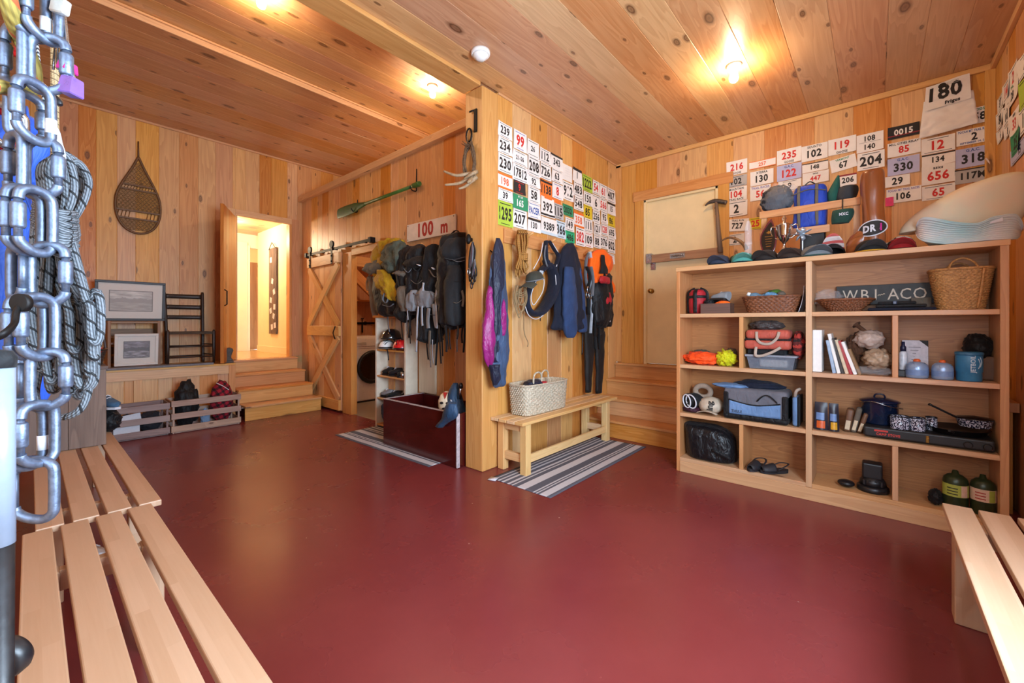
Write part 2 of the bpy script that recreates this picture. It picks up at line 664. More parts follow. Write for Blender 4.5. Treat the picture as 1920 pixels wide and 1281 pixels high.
g = G(); g.box(XL - .1, 3.06, YN - .1, YB, -0.1, 0, bev=0); g.box(3.06, XS + .1, YN - .1, 2.8, -0.1, 0, bev=0)
g.build('floor', FLOORM, kind='structure')
g = G(); g.box(3.06, 4.6, 2.8, YB, -0.1, 0, bev=0)
g.build('floor', plain('grey_screed', '9b9484', 0.5, var=0.05, scale=8), kind='structure')

panel('wall_left', PINE, (XL, YN, 0), Y_, Z_, YB - YN, ZA, 0.24, holes=[(0.34, 1.5, 1.1, 2.3)], seed=3)
panel('wall_back', PINE, (XL, YB, 0), X_, Z_, 5.0, ZB, 0.205, holes=[(2.48, 3.30, .74, 2.97)], seed=12)
panel('wall_middle', PINE, (XP, YB, 0), NY, Z_, YB - 2.82, 3.42, 0.21, holes=[(1.74, 2.71, 0, 2.29)], seed=7)
panel('wall_peg', PINE, (2.812, YP, 0), X_, Z_, XS - 2.812, ZC, 0.26, seed=21)
panel('wall_right', PINE, (XS, YP, 0), NY, Z_, YP - YN, ZC, 0.25, holes=[(0.38, 1.26, 0.79, 2.88)], seed=5)
panel('wall_near', PINE, (XS, YN, 0), NX, Z_, XS - XL, ZC, 0.24, holes=[(3.22, 4.82, 1.0, 2.3)], seed=9)
g = G(); g.box(2.812, XS + .02, YP + .019, 2.8, 0, ZC, bev=0); g.build('wall_peg_core', PINE, kind='structure')
g = G(); g.box(3.069, 3.09, 2.82, 4.69, 0, 3.40, bev=0); g.box(3.069, 3.09, 5.66, YB, 0, 3.40, bev=0); g.box(3.069, 3.09, 4.69, 5.66, 2.29, 3.40, bev=0)
g.build('wall_middle_core', PINE, kind='structure')
panel('wall_laundry', PINEB, (4.55, YB, 0), NY, Z_, 4.6, ZB, 0.3, seed=31)

panel('ceiling', CEIL, (XL, YN, ZC), Y_, X_, 3.36, XS - XL, 0.255, seed=41)
panel('ceiling', CEIL, (XL, 2.82, ZA), Y_, X_, 2.16, 5.0, 0.235, seed=44)
panel('ceiling', CEIL, (XL, 4.98, ZB), Y_, X_, YB - 4.98, 5.0, 0.26, seed=49)
g = G(); g.box(XL - .05, XS + .05, YN - .05, 2.8, ZC + .02, ZC + .1, bev=0)
g.build('ceiling_deck', TRIM, kind='structure')
g = G(); g.box(XL - .05, 4.6, 2.7, YB + .05, ZA + .02, ZA + .1, bev=0)
g.build('ceiling_deck', TRIM, kind='structure')

trims = [
    (XL, 2.6, 2.62, 2.84, 3.40, ZA), (XL, 4.55, 4.965, 4.985, 4.02, ZA), (XL, 4.55, 4.945, 4.967, 4.073, 4.093),     # header beam, ceiling step, its moulding
    (2.985, 3.17, 2.83, YB, 3.37, 3.455),                                      # cap of the middle wall
    (XS - .03, XS, YN, YP, ZC - .05, ZC), (2.82, XS, YP - .015, YP, ZC - .02, ZC), (0.0, XS, YN, YN + .03, ZC - .05, ZC),
    (XS - .03, XS, YN, YN + .06, 0.8, ZC - .05), (XS - .03, XS, YP - .07, YP, 0.8, ZC - .02),
    (XL, 4.4, YB - .02, YB, ZB - .03, ZB)]
for k, b in enumerate(trims):
    g = G(); g.box(*b, bev=0.003); g.build('trim_%d' % (k + 1), CEIL if k < 2 else TRIM, kind='structure')
g = G(); g.box(2.6, 2.81, 2.6, 2.82, 0, 3.40, bev=0.008, rnd=0.37)
g.build('square_post', TRIM, None, 'thick square pine post at the end of the wall of race bibs', 'post')

# the windows beside and behind the camera
for nm, mk in (('window_1', lambda a, b, z0, z1: (a, b, YN - .06, YN + .02, z0, z1)), ('window_2', lambda a, b, z0, z1: (XL - .06, XL + .02, a, b, z0, z1))):
    a, b, z0, z1 = (0.35, 1.95, 1.0, 2.3) if nm == 'window_1' else (-0.4, 0.76, 1.1, 2.3)
    g = G()
    for q in ((a - .07, a + .03, z0 - .07, z1 + .07), (b - .03, b + .07, z0 - .07, z1 + .07), (a, b, z0 - .07, z0 + .03), (a, b, z1 - .03, z1 + .07), ((a + b) / 2 - .025, (a + b) / 2 + .025, z0, z1)):
        g.box(*mk(*q))
    g.build(nm, TRIM, kind='structure')

# hall seen through the left doorway
g = G(); g.box(0.9, 3.15, YB, 11.4, 0.66, 0.76, bev=0); g.build('floor', wood('hall_floor', 'dcb27a', 'b98750', 0.0, 0.2, 0.2, coat=0.3), kind='structure')
g = G(); g.box(3.0, 3.1, YB + .02, 9.35, .76, 3.2, bev=0); g.box(2.985, 3.0, YB + .02, 9.35, .76, .88, bev=.002)
g.build('wall_hall_right', HALLW, kind='structure')
g = G(); g.box(0.9, 2.42, 9.6, 9.7, .76, 3.2, bev=0); g.box(2.42, 3.8, 9.6, 9.7, 2.85, 3.2, bev=0); g.box(0.9, 4.0, 11.3, 11.4, .76, 3.2, bev=0); g.box(3.7, 3.8, 9.3, 11.4, .76, 3.2, bev=0)
XH = P(469, 600, y=9.57).x; g.box(2.42, XH, 9.57, 9.72, .76, 2.9, bev=.004); g.box(2.38, XH - .05, 9.55, 9.57, .76, 2.95, bev=.004)
g.build('wall_hall_back', HALLW, kind='structure')
g = G(); g.box(0.9, 1.0, YB + .02, 11.4, .76, 3.2, bev=0); g.build('wall_hall_left', HALLW, kind='structure')
panel('ceiling', CEIL, (0.9, YB + .02, 3.12), Y_, X_, 4.0, 3.0, 0.25, seed=61)
g = G(); g.box(XH - .1, 3.6, 9.9, 9.94, .77, 2.6, grain=2, rnd=.3); g.build('door_3', DOORW, kind='structure')
lamp('hall_lamp', 'POINT', (2.2, 8.5, 2.9), 40, (1.0, 0.82, 0.55), 0.08)
lamp('hall_lamp', 'POINT', (2.5, 10.4, 2.9), 22, (1.0, 0.82, 0.55), 0.08)
lamp('laundry_lamp', 'POINT', (3.8, 5.2, 2.9), 14, WARM, 0.08)

# left doorway and its open leaf
t = thing('door_1', None, None, (2.06, YB, .76)); tag(t, kind='structure')
g = G(); g.box(1.95, 2.06, YB - .02, YB + .04, .76, 3.06, grain=2); g.build('casing', TRIM, t)
g = G(); g.box(2.88, 3.0, YB - .02, YB + .04, .76, 3.06, grain=2); g.build('casing', PINEB, t)
g = G(); g.box(2.06, 2.88, YB - .02, YB + .04, 2.97, 3.06); g.build('casing', TRIM, t)
g = G(); g.box(2.845, 2.88, YB - .012, YB + .12, .76, 2.97, grain=2); g.box(2.06, 2.09, YB - .01, YB + .12, .76, 2.97, grain=2); g.build('jamb', TRIM, t)
t = thing('door_leaf', 'knotty pine door leaf standing open at the top of the left steps', 'door', (2.05, YB - .03, .77))
MD = T(2.05, YB - .03, .77, R_(-(90 + 26)))
g = G()
for k in range(5):
    g.box(k * .16, k * .16 + .16, -.02, .02, 0, 2.16, grain=2, M=MD, bev=.003)
g.build('panel', DOORW, t)
g = G(); g.tube([MD @ Vector(p) for p in ((.76, .02, .78), (.76, .05, .80), (.76, .05, .98), (.76, .02, 1.0))], .008); g.build('handle', BLACKM, t)
for z in (.25, 1.1, 1.95):
    g = G(); g.tube([MD @ Vector((-.005, -.03, z - .05)), MD @ Vector((-.005, -.03, z + .05))], .009); g.build('hinge', BLACKM, t)

# steps under both doors
def steps(label, front, rises, ax, a, b, back):
    t = thing('wooden_steps', label, 'steps', ((front[0] + back) / 2, (a + b) / 2, 0) if ax == 'x' else ((a + b) / 2, (front[0] + back) / 2, 0))
    z = 0
    for k, (f, r) in enumerate(zip(front, rises)):
        for nm, q in (('riser', (f, f + .02, z, r - .028)), ('tread', (f - .025, front[k + 1] + .02 if k + 1 < len(front) else back, r - .028, r))):
            g = G()
            if ax == 'x':
                g.box(q[0], q[1], a, b, q[2], q[3], bev=.004, grain=1)
            else:
                g.box(a, b, q[0], q[1], q[2], q[3], bev=.004, grain=0)
            g.build(nm, TREAD, t)
        z = r
    return t
steps('four pine steps up to the lit hall doorway', [6.35, 6.64, 6.92, 7.2], [.2, .39, .575, .76], 'y', 1.885, 2.9, YB - .003)
steps('four pine steps up to the cream door behind the shelf unit', [4.37, 4.63, 4.88, 5.11], [.2, .4, .6, .79], 'x', 0.7, YP - .003, XS - .003)

# platform along the back wall
t = thing('platform', 'boxed pine platform along the back wall under the framed pictures', 'platform', (.7, 7.05, 0))
g = G(); g.box(XL + .01, 1.88, 6.72, YB - .003, .735, .76, grain=0); g.build('top_board', TRIM, t)
panel('front_panel', TRIM, (XL + .01, 6.76, 0), X_, Z_, 1.88 - XL - .01, .735, .18, seed=71, kind=None, parent=t)
g = G(); g.box(XL + .01, 1.88, 6.735, 6.76, .62, .735, grain=0); g.box(1.80, 1.88, 6.73, 6.765, 0, .735, grain=2); g.box(.82, .90, 6.735, 6.765, 0, .62, grain=2); g.build('face_frame', TRIM, t)
g = G(); g.box(1.865, 1.88, 6.76, YB - .02, 0, .735, grain=2); g.build('side_panel', TRIM, t)
g = G(); g.box(.58, 1.62, 6.70, 6.86, .761, .785, bev=.004); g.build('slate_slab', plain('slate', '77777c', .7, var=.15, scale=20), None, 'long grey stone slab on the front edge of the platform', 'slab')

# right-hand door
t = thing('door_2', None, None, (XS, 1.8, .79)); tag(t, kind='structure')
g = G(); g.box(XS + .03, XS + .075, 1.385, 2.215, .80, 2.86); g.build('slab', CREAM, t)
g = G(); g.box(XS - .01, XS + .1, 2.212, 2.245, .79, 2.885, bev=.003); g.box(XS - .01, XS + .1, 1.355, 1.388, .79, 2.885); g.box(XS - .01, XS + .1, 1.36, 2.24, 2.857, 2.885); g.build('jamb', CREAM, t)
g = G(); g.box(XS - .022, XS + .002, 2.245, 2.36, .79, 3.0, grain=2); g.build('casing', TRIM, t)
g = G(); g.box(XS - .022, XS + .002, 1.24, 1.355, .79, 3.0, grain=2); g.build('casing', TRIM, t)
g = G(); g.box(XS - .026, XS + .002, 1.2, 2.38, 2.885, 3.01, grain=1); g.build('casing', TRIM, t)
g = G(); g.box(XS + .02, XS + .03, 1.36, 2.24, .785, .80); g.build('sill', BRASS, t)
g = G(); MK = T(XS + .03, 2.15, 1.72, 0, 0, R_(-90)); g.lathe([(.031, 0), (.031, .006), (.012, .012), (.012, .04), (.026, .052), (.029, .066), (.02, .078), (.001, .08)], M=MK); kb = g.build('knob', BRASS, t)
t = thing('security_bar', 'wooden bar across the cream door with metal brackets and a pull handle', 'door bar', (XS, 1.8, 2.08))
g = G(); g.box(XS - .03, XS + .005, 1.30, 2.19, 2.075, 2.175, grain=1); g.build('plank', wood('oak_bar', 'b98a55', '8a5e35', 0, .45, .1), t)
g = G(); g.box(XS - .042, XS + .029, 2.13, 2.2, 2.07, 2.19); g.box(XS + .015, XS + .029, 2.10, 2.16, 1.99, 2.08); g.build('bracket', STEEL, t)
g = G(); g.box(XS - .033, XS - .03, 1.72, 1.9, 2.10, 2.16); g.tube(curve([(XS - .03, 1.74, 2.13), (XS - .06, 1.755, 2.132), (XS - .06, 1.865, 2.132), (XS - .03, 1.88, 2.13)]), .006); g.build('handle', STEEL, t)

# sliding barn door on its rail
t = thing('barn_door', 'sliding pine barn door with crossed braces hung beside the left steps', 'door', (2.97, 6.45, .02))
panel('plank_panel', PINE, (2.99, 6.985, .03), NY, Z_, 1.07, 2.33, .18, seed=77, kind=None, parent=t, th=.025)
def bar(nm, y0, z0, y1, z1, w, x0=2.955, x1=2.99, par=None, mat=None, rnd=None):
    d = Vector((0, y1 - y0, z1 - z0)); L = d.length
    M = Matrix.Translation((0, y0, z0)) @ Matrix.Rotation(math.atan2(d.z, d.y), 4, 'X')
    g = G(); g.box(x0, x1, 0, L, -w / 2, w / 2, M=M, grain=1, rnd=rnd, bev=.003); return g.build(nm, mat or TRIM, par)
for z in (.11, 1.20, 2.28):
    bar('rail', 5.918, z, 6.982, z, .15, par=t)
for z0, z1 in ((.20, 1.11), (1.29, 2.19)):
    bar('brace', 5.96, z0, 6.94, z1, .11, 2.962, 2.99, par=t); bar('brace', 6.94, z0, 5.96, z1, .11, par=t)
g = G(); g.tube(curve([(2.955, 6.02, 1.27), (2.93, 6.0, 1.22), (2.93, 6.03, 1.17), (2.93, 6.0, 1.12), (2.955, 6.02, 1.08)]), .008); g.build('latch', BLACKM, t)
for y in (6.12, 6.86):
    g = G(); g.box(2.945, 2.953, y - .022, y + .022, 2.2, 2.5); g.lathe([(.055, 0), (.055, .025)], M=T(2.94, y, 2.49, 0, 0, R_(90))); 
    for z in (2.24, 2.32): g.lathe([(.012, 0), (.008, .01)], M=T(2.945, y, z, 0, 0, R_(-90)), n=8)
    g.build('hanger', BLACKM, t)
t = thing('door_rail', 'black iron rail carrying the barn door above the laundry opening', 'rail', (2.97, 6.0, 2.42))
g = G(); g.box(2.958, 2.966, 5.02, 7.05, 2.40, 2.44); g.build('track', BLACKM, t)
for y in (5.06, 7.02):
    g = G(); g.box(2.945, 3.02, y - .03, y + .03, 2.385, 2.455); g.build('stop', BLACKM, t)
g = G()
for k in range(5): g.lathe([(.014, 0), (.014, .06)], M=T(2.965, 5.25 + k * .42, 2.42, 0, 0, R_(90)), n=8)
g.build('spacer', BLACKM, t)
for k, b in enumerate([(3.01, 3.10, 5.65, 5.905, 0, 2.34), (3.01, 3.10, 4.6, 5.65, 2.28, 2.385), (3.01, 3.10, 4.58, 4.70, 0, 2.28)]):
    g = G(); g.box(*b, bev=.004); g.build('trim_%d' % (20 + k), TRIM, kind='structure')

# bare bulbs on porcelain holders
def bulb(p, z, label):
    c = P(*p, z=z - .09)
    t = thing('ceiling_bulb', label, 'ceiling light', (c.x, c.y, z), 'bare bulbs on the ceilings')
    g = G(); g.lathe([(.058, 0), (.058, -.012), (.045, -.03), (.030, -.042), (.028, -.055)], (c.x, c.y, z)); g.build('holder', WHITE, t)
    g = G(); g.lathe([(.013, -.05), (.018, -.065), (.030, -.085), (.0345, -.105), (.030, -.127), (.016, -.139), (.001, -.141)], (c.x, c.y, z), n=20); g.build('bulb', glow('bulb_glass', 'ffdcae', BULB), t)
BULB = 285
bulb((1376, 143), ZC, 'bare bulb on the low ceiling above the shelf unit')
bulb((811, 175), ZA, 'bare bulb on the high ceiling just left of the post')
bulb((490, 4), ZA, 'bare bulb at the top edge above the doorway, on the high ceiling')
t = thing('smoke_detector', 'white round smoke detector on the ceiling at the post top', 'smoke detector', (2.36, 2.38, ZC))
c = P(901, 104, z=ZC - .03)
g = G(); g.lathe([(.075, 0), (.075, -.02), (.07, -.03)], (c.x, c.y, ZC)); g.build('base', WHITE, t)
g = G(); g.lathe([(.062, -.03), (.060, -.042), (.04, -.055), (.03, -.066), (.001, -.068)], (c.x, c.y, ZC)); g.build('cover', WHITE, t)

# ------------------------------------------------------------------ benches
def slat_bench(label, loc, n, slat, gap, length, height, rz, mat=BEECH, th=.028, leg=.07, inset=.12, over=0.0, stretch=False, legs=True, inset2=None):
    """slats run along local y; local x is the bench's width"""
    t = thing('slatted_bench', label, 'bench', (0, 0, 0))
    W = n * slat + (n - 1) * gap
    parts = []
    for k in range(n):
        g = G(); g.box(k * (slat + gap), k * (slat + gap) + slat, 0, length, height - th, height, grain=1, bev=.004, seg=2); parts.append(g.build('slat', mat, t))
    i2 = inset if inset2 is None else inset2
    for y in (inset, length - i2 - leg):
        for x in (.02, W - .02 - leg):
            g = G(); g.box(x, x + leg, y, y + leg, 0, height - th, grain=2, bev=.004); parts.append(g.build('leg', mat, t))
        g = G(); g.box(.02 + leg, W - .02 - leg, y + .015, y + leg - .015, height - th - .075, height - th, grain=0); parts.append(g.build('cross_bar', mat, t))
        if stretch:
            g = G(); g.box(.02 + leg, W - .02 - leg, y + .015, y + leg - .015, .10, .17, grain=0); parts.append(g.build('cross_bar', mat, t))
    if stretch:
        g = G(); g.box(W - .055, W - .03, inset + leg, length - i2 - leg, .10, .17, grain=1); parts.append(g.build('stretcher', mat, t))
    move(t, T(loc[0], loc[1], loc[2], rz))
    return t
slat_bench('nearest slatted beech bench along the left edge, in front of the hanging carabiners', (-.02, -.1, 0), 4, .083, .0225, 2.70, .45, 0, inset=.35)
slat_bench('farther slatted beech bench at left, carrying the dark weathered crate', (.015, 2.615, 0), 4, .083, .0245, 2.4, .45, 0, inset=.25)
slat_bench('slatted beech bench at the lower right in front of the shelf unit', (1.05, -.24, 0), 4, .098, .018, 1.80, .45, R_(-90), inset=.12, leg=.10)
BENCH2 = wood('bench_pine', 'e8c48e', 'cb9d66', .12, .4, .1)
slat_bench('pine bench with low stretcher standing on the striped rug by the peg wall', (2.70, 2.595, 0), 4, .088, .006, 1.70, .47, R_(-90), mat=BENCH2, inset=.07, leg=.07, stretch=True, inset2=.14)

# ------------------------------------------------------------------ shelf unit
FX, DP, Y0, Y1 = 3.77, .33, -.595, 1.335
sh = thing('shelf_unit', 'tall open pine shelf unit with eleven compartments of camping gear', 'shelf unit', (FX + DP / 2, (Y0 + Y1) / 2, 0))
bx = FX + DP
YM0, YM1 = .352, .39
for b in ((Y0, Y0 + .036, 0, 1.80), (Y1 - .03, Y1, 0, 1.765)):
    g = G(); g.box(FX, bx, b[0], b[1], b[2], b[3], grain=2); g.build('side', SHELFW, sh)
g = G(); g.box(FX, bx, YM0, YM1, .095, 1.765, grain=2); g.build('divider', SHELFW, sh)
g = G(); g.box(FX - .008, bx, Y0 - .004, Y1 + .004, 1.765, 1.80, grain=1); g.build('top', SHELFW, sh)
for (a, b) in ((Y0 + .036, YM0), (YM1, Y1 - .03)):
    for z in (1.39, .945, .52, .125):
        g = G(); g.box(FX, bx - .012, a, b, z - .032, z, grain=1); g.build('shelf', SHELFW, sh)
for y, z0, z1 in ((.805, .945, 1.358), (-.115, .945, 1.358), (.805, .125, .488), (-.115, .125, .488)):
    g = G(); g.box(FX + .004, bx - .012, y, y + .03, z0, z1, grain=2); g.build('divider', SHELFW, sh)
g = G(); g.box(bx - .010, bx, Y0 + .036, Y1 - .03, .10, 1.765, grain=1); g.build('back_panel', PLY, sh)
g = G(); g.box(FX - .004, FX + .02, Y0 + .036, Y1 - .03, 0, .093, grain=1); g.build('kick_board', SHELFW, sh)

# pine cabinet by the near wall
t = thing('cabinet', 'narrow pine cabinet against the right-hand wall beyond the shelf unit', 'cabinet', (4.6, -.66, 0))
g = G(); g.box(4.40, 4.95, -.71, -.59, 0, .70, grain=2); g.build('body', TRIM, t)
g = G(); g.box(4.37, 4.98, -.735, -.57, .70, .765, grain=0); g.build('top', TRIM, t)
g = G(); g.box(4.42, 4.75, -.70, -.60, .766, .80, bev=.01); g.build('dark_tray', BLACK, None, 'small dark tray on the cabinet at the right edge', 'tray')

# ------------------------------------------------------------------ rugs
def rug(label, cx, cy, L, W, rz, stripes, z=0.0):
    """stripes: list of (from, to) across the width painted cream"""
    t = NT('striped_rug_' + str(len(MATS)))
    MATS['rug%d' % len(MATS)] = t.m
    uv = t.n('SeparateXYZ', {0: t.n('UVMap').outputs[0]})
    v = uv.outputs[1]
    acc = None
    for a, b in stripes:
        s = t.math('MULTIPLY', t.math('GREATER_THAN', v, a), t.math('LESS_THAN', v, b))
        acc = s if acc is None else t.math('MAXIMUM', acc, s)
    wv = t.n('TexNoise', {'Vector': vmul(t, t.n('TexCoord').outputs['Object'], (60, 300, 1)), 'Scale': 3.0, 'Detail': 2.0}).outputs[0]
    c = t.mix(acc, lin('565761'), lin('c9c6c8'))
    t.set(t.b.inputs['Base Color'], t.mix(t.math('MULTIPLY', wv, .25), c, lin('3c3d45')))
    t.b.inputs['Roughness'].default_value = .95
    t.set(t.b.inputs['Normal'], t.bump(wv, .5, .002))
    def f(u, w):
        x, y = (u - .5) * L, (w - .5) * W
        e = .003 * noise.noise(Vector((x * 3, y * 3, z))) + .0035
        return Vector((x, y, max(.0025, e)))
    g = G(); g.sheet(f, 60, 24, th=.0022)
    M = T(cx, cy, z, rz); g.xf(M)
    return g.build('striped_rug', t.m, None, label, 'rug')
ST = [(.06, .17), (.205, .225), (.25, .275), (.40, .53), (.60, .625), (.66, .70), (.76, .80), (.84, .87), (.92, .94)]
r1 = rug('grey and white striped rug under the pine bench', 3.41, 2.14, 1.73, .62, 0, ST)
g = G(); g.sheet(lambda u, v: Vector((2.50 + .075 * u + .02 * v, 2.44 - .07 * v + .03 * u, .004)), 2, 2, th=.001); g.build('care_tag', TAPE, r1)
rug('grey and white striped rug along the foot of the dark red chest', 2.67, 3.93, 1.72, .62, R_(91.2), [(1 - b, 1 - a) for a, b in ST])

# ------------------------------------------------------------------ dark red chest
RED = plain('dark_red_lacquer', '4a1210', .22, var=.18, scale=5, bump=.03, coat=.4)
REDIN = plain('chest_inside', '6b5a55', .5, var=.2, scale=8)
EDGE = plain('worn_edge', 'b9aeb0', .4, var=.2)
t = thing('storage_chest', 'open dark red wooden chest beside the post', 'chest', (2.78, 3.43, 0))
H = .49
for nm, b in (('front_panel', (2.515, 2.535, 2.835, 4.03)), ('back_panel', (3.02, 3.045, 2.835, 4.03)), ('end_panel', (2.535, 3.02, 2.835, 2.86)), ('end_panel', (2.535, 3.02, 4.005, 4.03))):
    g = G(); g.box(*b, .005, H, grain=0); g.build(nm, [RED], t)
g = G(); g.box(2.535, 3.02, 2.86, 4.005, .01, .03); g.build('bottom', REDIN, t)
g = G(); g.box(2.509, 2.545, 2.828, 2.846, .005, H + .003, bev=.004); g.build('corner_strip', EDGE, t)
g = G(); g.box(2.51, 2.545, 2.85, 4.03, H, H + .006, bev=.002); g.box(2.545, 3.04, 4.0, 4.032, H, H + .006, bev=.002); g.build('rim', EDGE, t)

# helmet shelf
WP = plain('whitewashed_board', 'd9cdb8', .55, var=.06, scale=10)
t = thing('helmet_shelf', 'narrow whitewashed shelf of helmets and shoes at the laundry opening', 'shelf', (2.96, 4.46, 0))
for y0, y1 in ((4.755, 4.785), (4.13, 4.16)):
    g = G(); g.box(2.87, 3.04, y0, y1, .012, 1.38, grain=2); g.build('side', WP, t)
for z in (.05, .38, .66, .985):
    g = G(); g.box(2.875, 3.03, 4.16, 4.755, z - .02, z, grain=1); g.build('shelf', TRIM, t)
g = G(); g.box(2.85, 3.045, 4.11, 4.81, 1.38, 1.41, grain=1); g.build('top', wood('orange_top', 'c98a55', 'a4652f', .0, .4, .1), t)
g = G(); g.box(3.03, 3.04, 4.16, 4.755, .05, 1.38, grain=2); g.build('back', WP, t)
g = G(); g.box(3.02, 3.048, 3.78, 4.08, .5, 1.62, grain=2, rnd=.1); g.build('pale_board', wood('pale_board', 'd6cbb6', 'b9a98f', .05, .6, .05), None, 'upright pale board leaning behind the hanging packs', 'board')

# ------------------------------------------------------------------ wall pieces of the middle wall
def lettering(g, txt, size, M, mi=0, bold=.0, sx=1.0, sp=1.0, align='CENTER'):
    return g.text(txt, size, lambda x, y: M @ Vector((x, 0, y)), mi, bold, sx, align, sp)
SIGNW = plain('sign_white', 'dccfc0', .45, var=.05, scale=12)
REDP = plain('red_paint', 'a81f16', .5)
# sign faces -x: local x -> -y
MS = Matrix.Translation((XP - .03, 3.878, 2.397)) @ Matrix.Rotation(R_(-90), 4, 'Z') @ Matrix.Rotation(R_(.8), 4, 'Y')
g = G(); g.box(-.445, .445, 0, .018, -.10, .105, M=MS, bev=.003)
for x in (-.42, .42):
    for z in (-.08, .085): g.lathe([(.006, 0), (.006, .003)], M=MS @ T(x, 0, z, 0, R_(90)), n=8, mi=2)
MT = MS @ Matrix.Translation((0, -.0015, 0))
g.text('100', .215, lambda x, y: MT @ Vector((x - .09, 0, y)), 1, .035, .92, 'CENTER', 1.1)
g.text('m', .20, lambda x, y: MT @ Vector((x + .26, 0, y - .012)), 1, .035, .82)
g.build('distance_sign', [SIGNW, REDP, BLACKM], None, 'white sign reading 100 m in red, on the wall above the packs', 'sign')
# green oar on iron hooks
GREENP = plain('green_paint', '3f6a2c', .45, var=.15, scale=12)
GREEND = plain('oar_blade_green', '335523', .5, var=.15, scale=12)
t = thing('oar', 'green painted wooden oar hung level above the distance sign', 'oar', (XP - .06, 5.0, 2.94))
A, B = Vector((XP - .06, 6.02, 2.93)), Vector((XP - .06, 4.02, 2.945))
def along(k, dz=0, dx=0): return A.lerp(B, k) + Vector((dx, 0, dz))
g = G(); g.rings([[along(k) + Vector((math.cos(a) * d, 0, math.sin(a) * w)) for a in [2 * PI * i / 20 for i in range(20)]] for k, w, d in ((0, .055, .008), (.01, .072, .009), (.12, .078, .011), (.24, .07, .013), (.32, .045, .018), (.38, .026, .02), (.40, .022, .02))], True, True, True); g.build('blade', GREEND, t)
g = G(); g.tube([along(.39), along(.6), along(.93)], [.021, .021, .02], 12); g.build('shaft', GREENP, t)
g = G(); g.tube([along(.92), along(.94), along(.99), along(1)], [.016, .03, .032, .026], 12); g.build('grip', GREENP, t)
for k, s in ((.24, .13), (.93, .22)):
    p = along(k); t = None
    g = G(); g.tube(curve([p + Vector((.058, 0, s)), p + Vector((.052, 0, .02)), p + Vector((.05, 0, -.045)), p + Vector((-.01, 0, -.05)), p + Vector((-.04, 0, -.01))]), .007, 6)
    g.build('iron_hook', BLACKM, None, 'iron hook holding the blade end of the green oar' if k < .5 else 'iron hook holding the grip end of the green oar', 'hook')

# ------------------------------------------------------------------ back wall: snowshoe, pictures, chair
RAWH = plain('rawhide', '8a6a3e', .7, var=.2, scale=60)
ASH = plain('snowshoe_ash', '6b4a2a', .5, var=.15)
t = thing('snowshoe', 'old teardrop snowshoe with rawhide lacing hung on the back wall', 'snowshoe', (.946, YB - .04, 2.5))
def tear(k):   # outline, k 0..1 round from the tail
    a = 2 * PI * k
    y = -math.cos(a)
    w = .218 * math.sin(a) * (1.0 - .26 * y) if y < 0 else .218 * math.sin(a) * (1 - .78 * y ** 1.5) * (1 - .26 * y)
    return w, y
pts = []
for i in range(64):
    w, y = tear(i / 64)
    pts.append(Vector((.946 + w, YB - .035, 2.955 + (.455 if y < 0 else .55) * y)))
g = G(); g.tube(pts, .014, 8, cyc=True); g.tube([(.945, YB - .035, 3.49), (.944, YB - .035, 3.72)], [.011, .007], 6); fr = g.build('frame', ASH, t)
def chord(z):
    xs = [p for p in zip(pts, pts[1:] + pts[:1]) if (p[0].z - z) * (p[1].z - z) <= 0 and p[0].z != p[1].z]
    x = sorted(p.x + (q.x - p.x) * (z - p.z) / (q.z - p.z) for p, q in xs)
    return x[0], x[-1]
def lace(nm, z0, z1, step):
    g = G(); n = int((z1 - z0) / step)
    for i in range(n + 1):
        z = z0 + (z1 - z0) * i / max(1, n); a, b = chord(z)
        if b - a > .02: g.tube([(a, YB - .036, z), ((a + b) / 2, YB - .039, z + .004), (b, YB - .036, z)], .0032, 4, cap=False)
    for s in (-1, 1):
        for i in range(-14, 15):
            x0 = .946 + i * .042; q = []
            for j in range(25):
                z = z0 + (z1 - z0) * j / 24; x = x0 + s * (z - (z0 + z1) / 2) * .75; a, b = chord(z)
                if a < x < b: q.append((x, YB - .034 - s * .002, z))
            if len(q) > 1: g.tube(q, .003, 4, cap=False)
    return g.build(nm, RAWH, t)
lace('toe_lacing', 3.14, 3.42, .016)
lace('body_lacing', 2.80, 3.06, .014)
lace('tail_lacing', 2.54, 2.68, .014)
for z in (2.69, 2.79, 3.07, 3.13):
    a, b = chord(z)
    g = G(); g.box(a, b, YB - .045, YB - .027, z - .011, z + .011); g.build('cross_bar', ASH, t)
g = G()
for z0, z1 in ((2.70, 2.78), (3.08, 3.12)):
    a, b = chord((z0 + z1) / 2)
    for i in range(12):
        x = a + (b - a) * (i + .5) / 12
        if not (.35 < (i + .5) / 12 < .65 and z0 < 3): g.tube([(x - .008, YB - .036, z0), (x + .008, YB - .036, z1)], .004, 4)
g.build('bar_ties', RAWH, t)

def art(nm, sky, land, water):
    """black and white view: sky above, hills, water with reflections"""
    t = NT(nm)
    uv = t.n('UVMap').outputs[0]
    s = t.n('SeparateXYZ', {0: uv})
    ridge = t.noise(vmul(t, uv, (5, 0, 1)), 1.0, 4.0)
    hz = t.math('ADD', .38, t.math('MULTIPLY', ridge, .5))
    cloud = t.noise(vmul(t, uv, (2.5, 7, 1)), 1.0, 5.0)
    c = t.mix(t.rng(cloud, .35, .65, 0, 1), lin(sky), lin(land))
    c = t.mix(t.math('LESS_THAN', s.outputs[1], hz), c, lin(land))
    wv = t.noise(vmul(t, uv, (3, 14, 1)), 1.0, 5.0)
    c = t.mix(t.math('LESS_THAN', s.outputs[1], .42), c, t.mix(t.rng(wv, .4, .62, 0, 1), lin(land), lin(water)))
    t.set(t.b.inputs['Base Color'], c)
    t.b.inputs['Roughness'].default_value = .5
    return t.m
MATB = plain('mat_board', 'd8d2c8', .8, var=.02)
GLASS = NT('picture_glass')
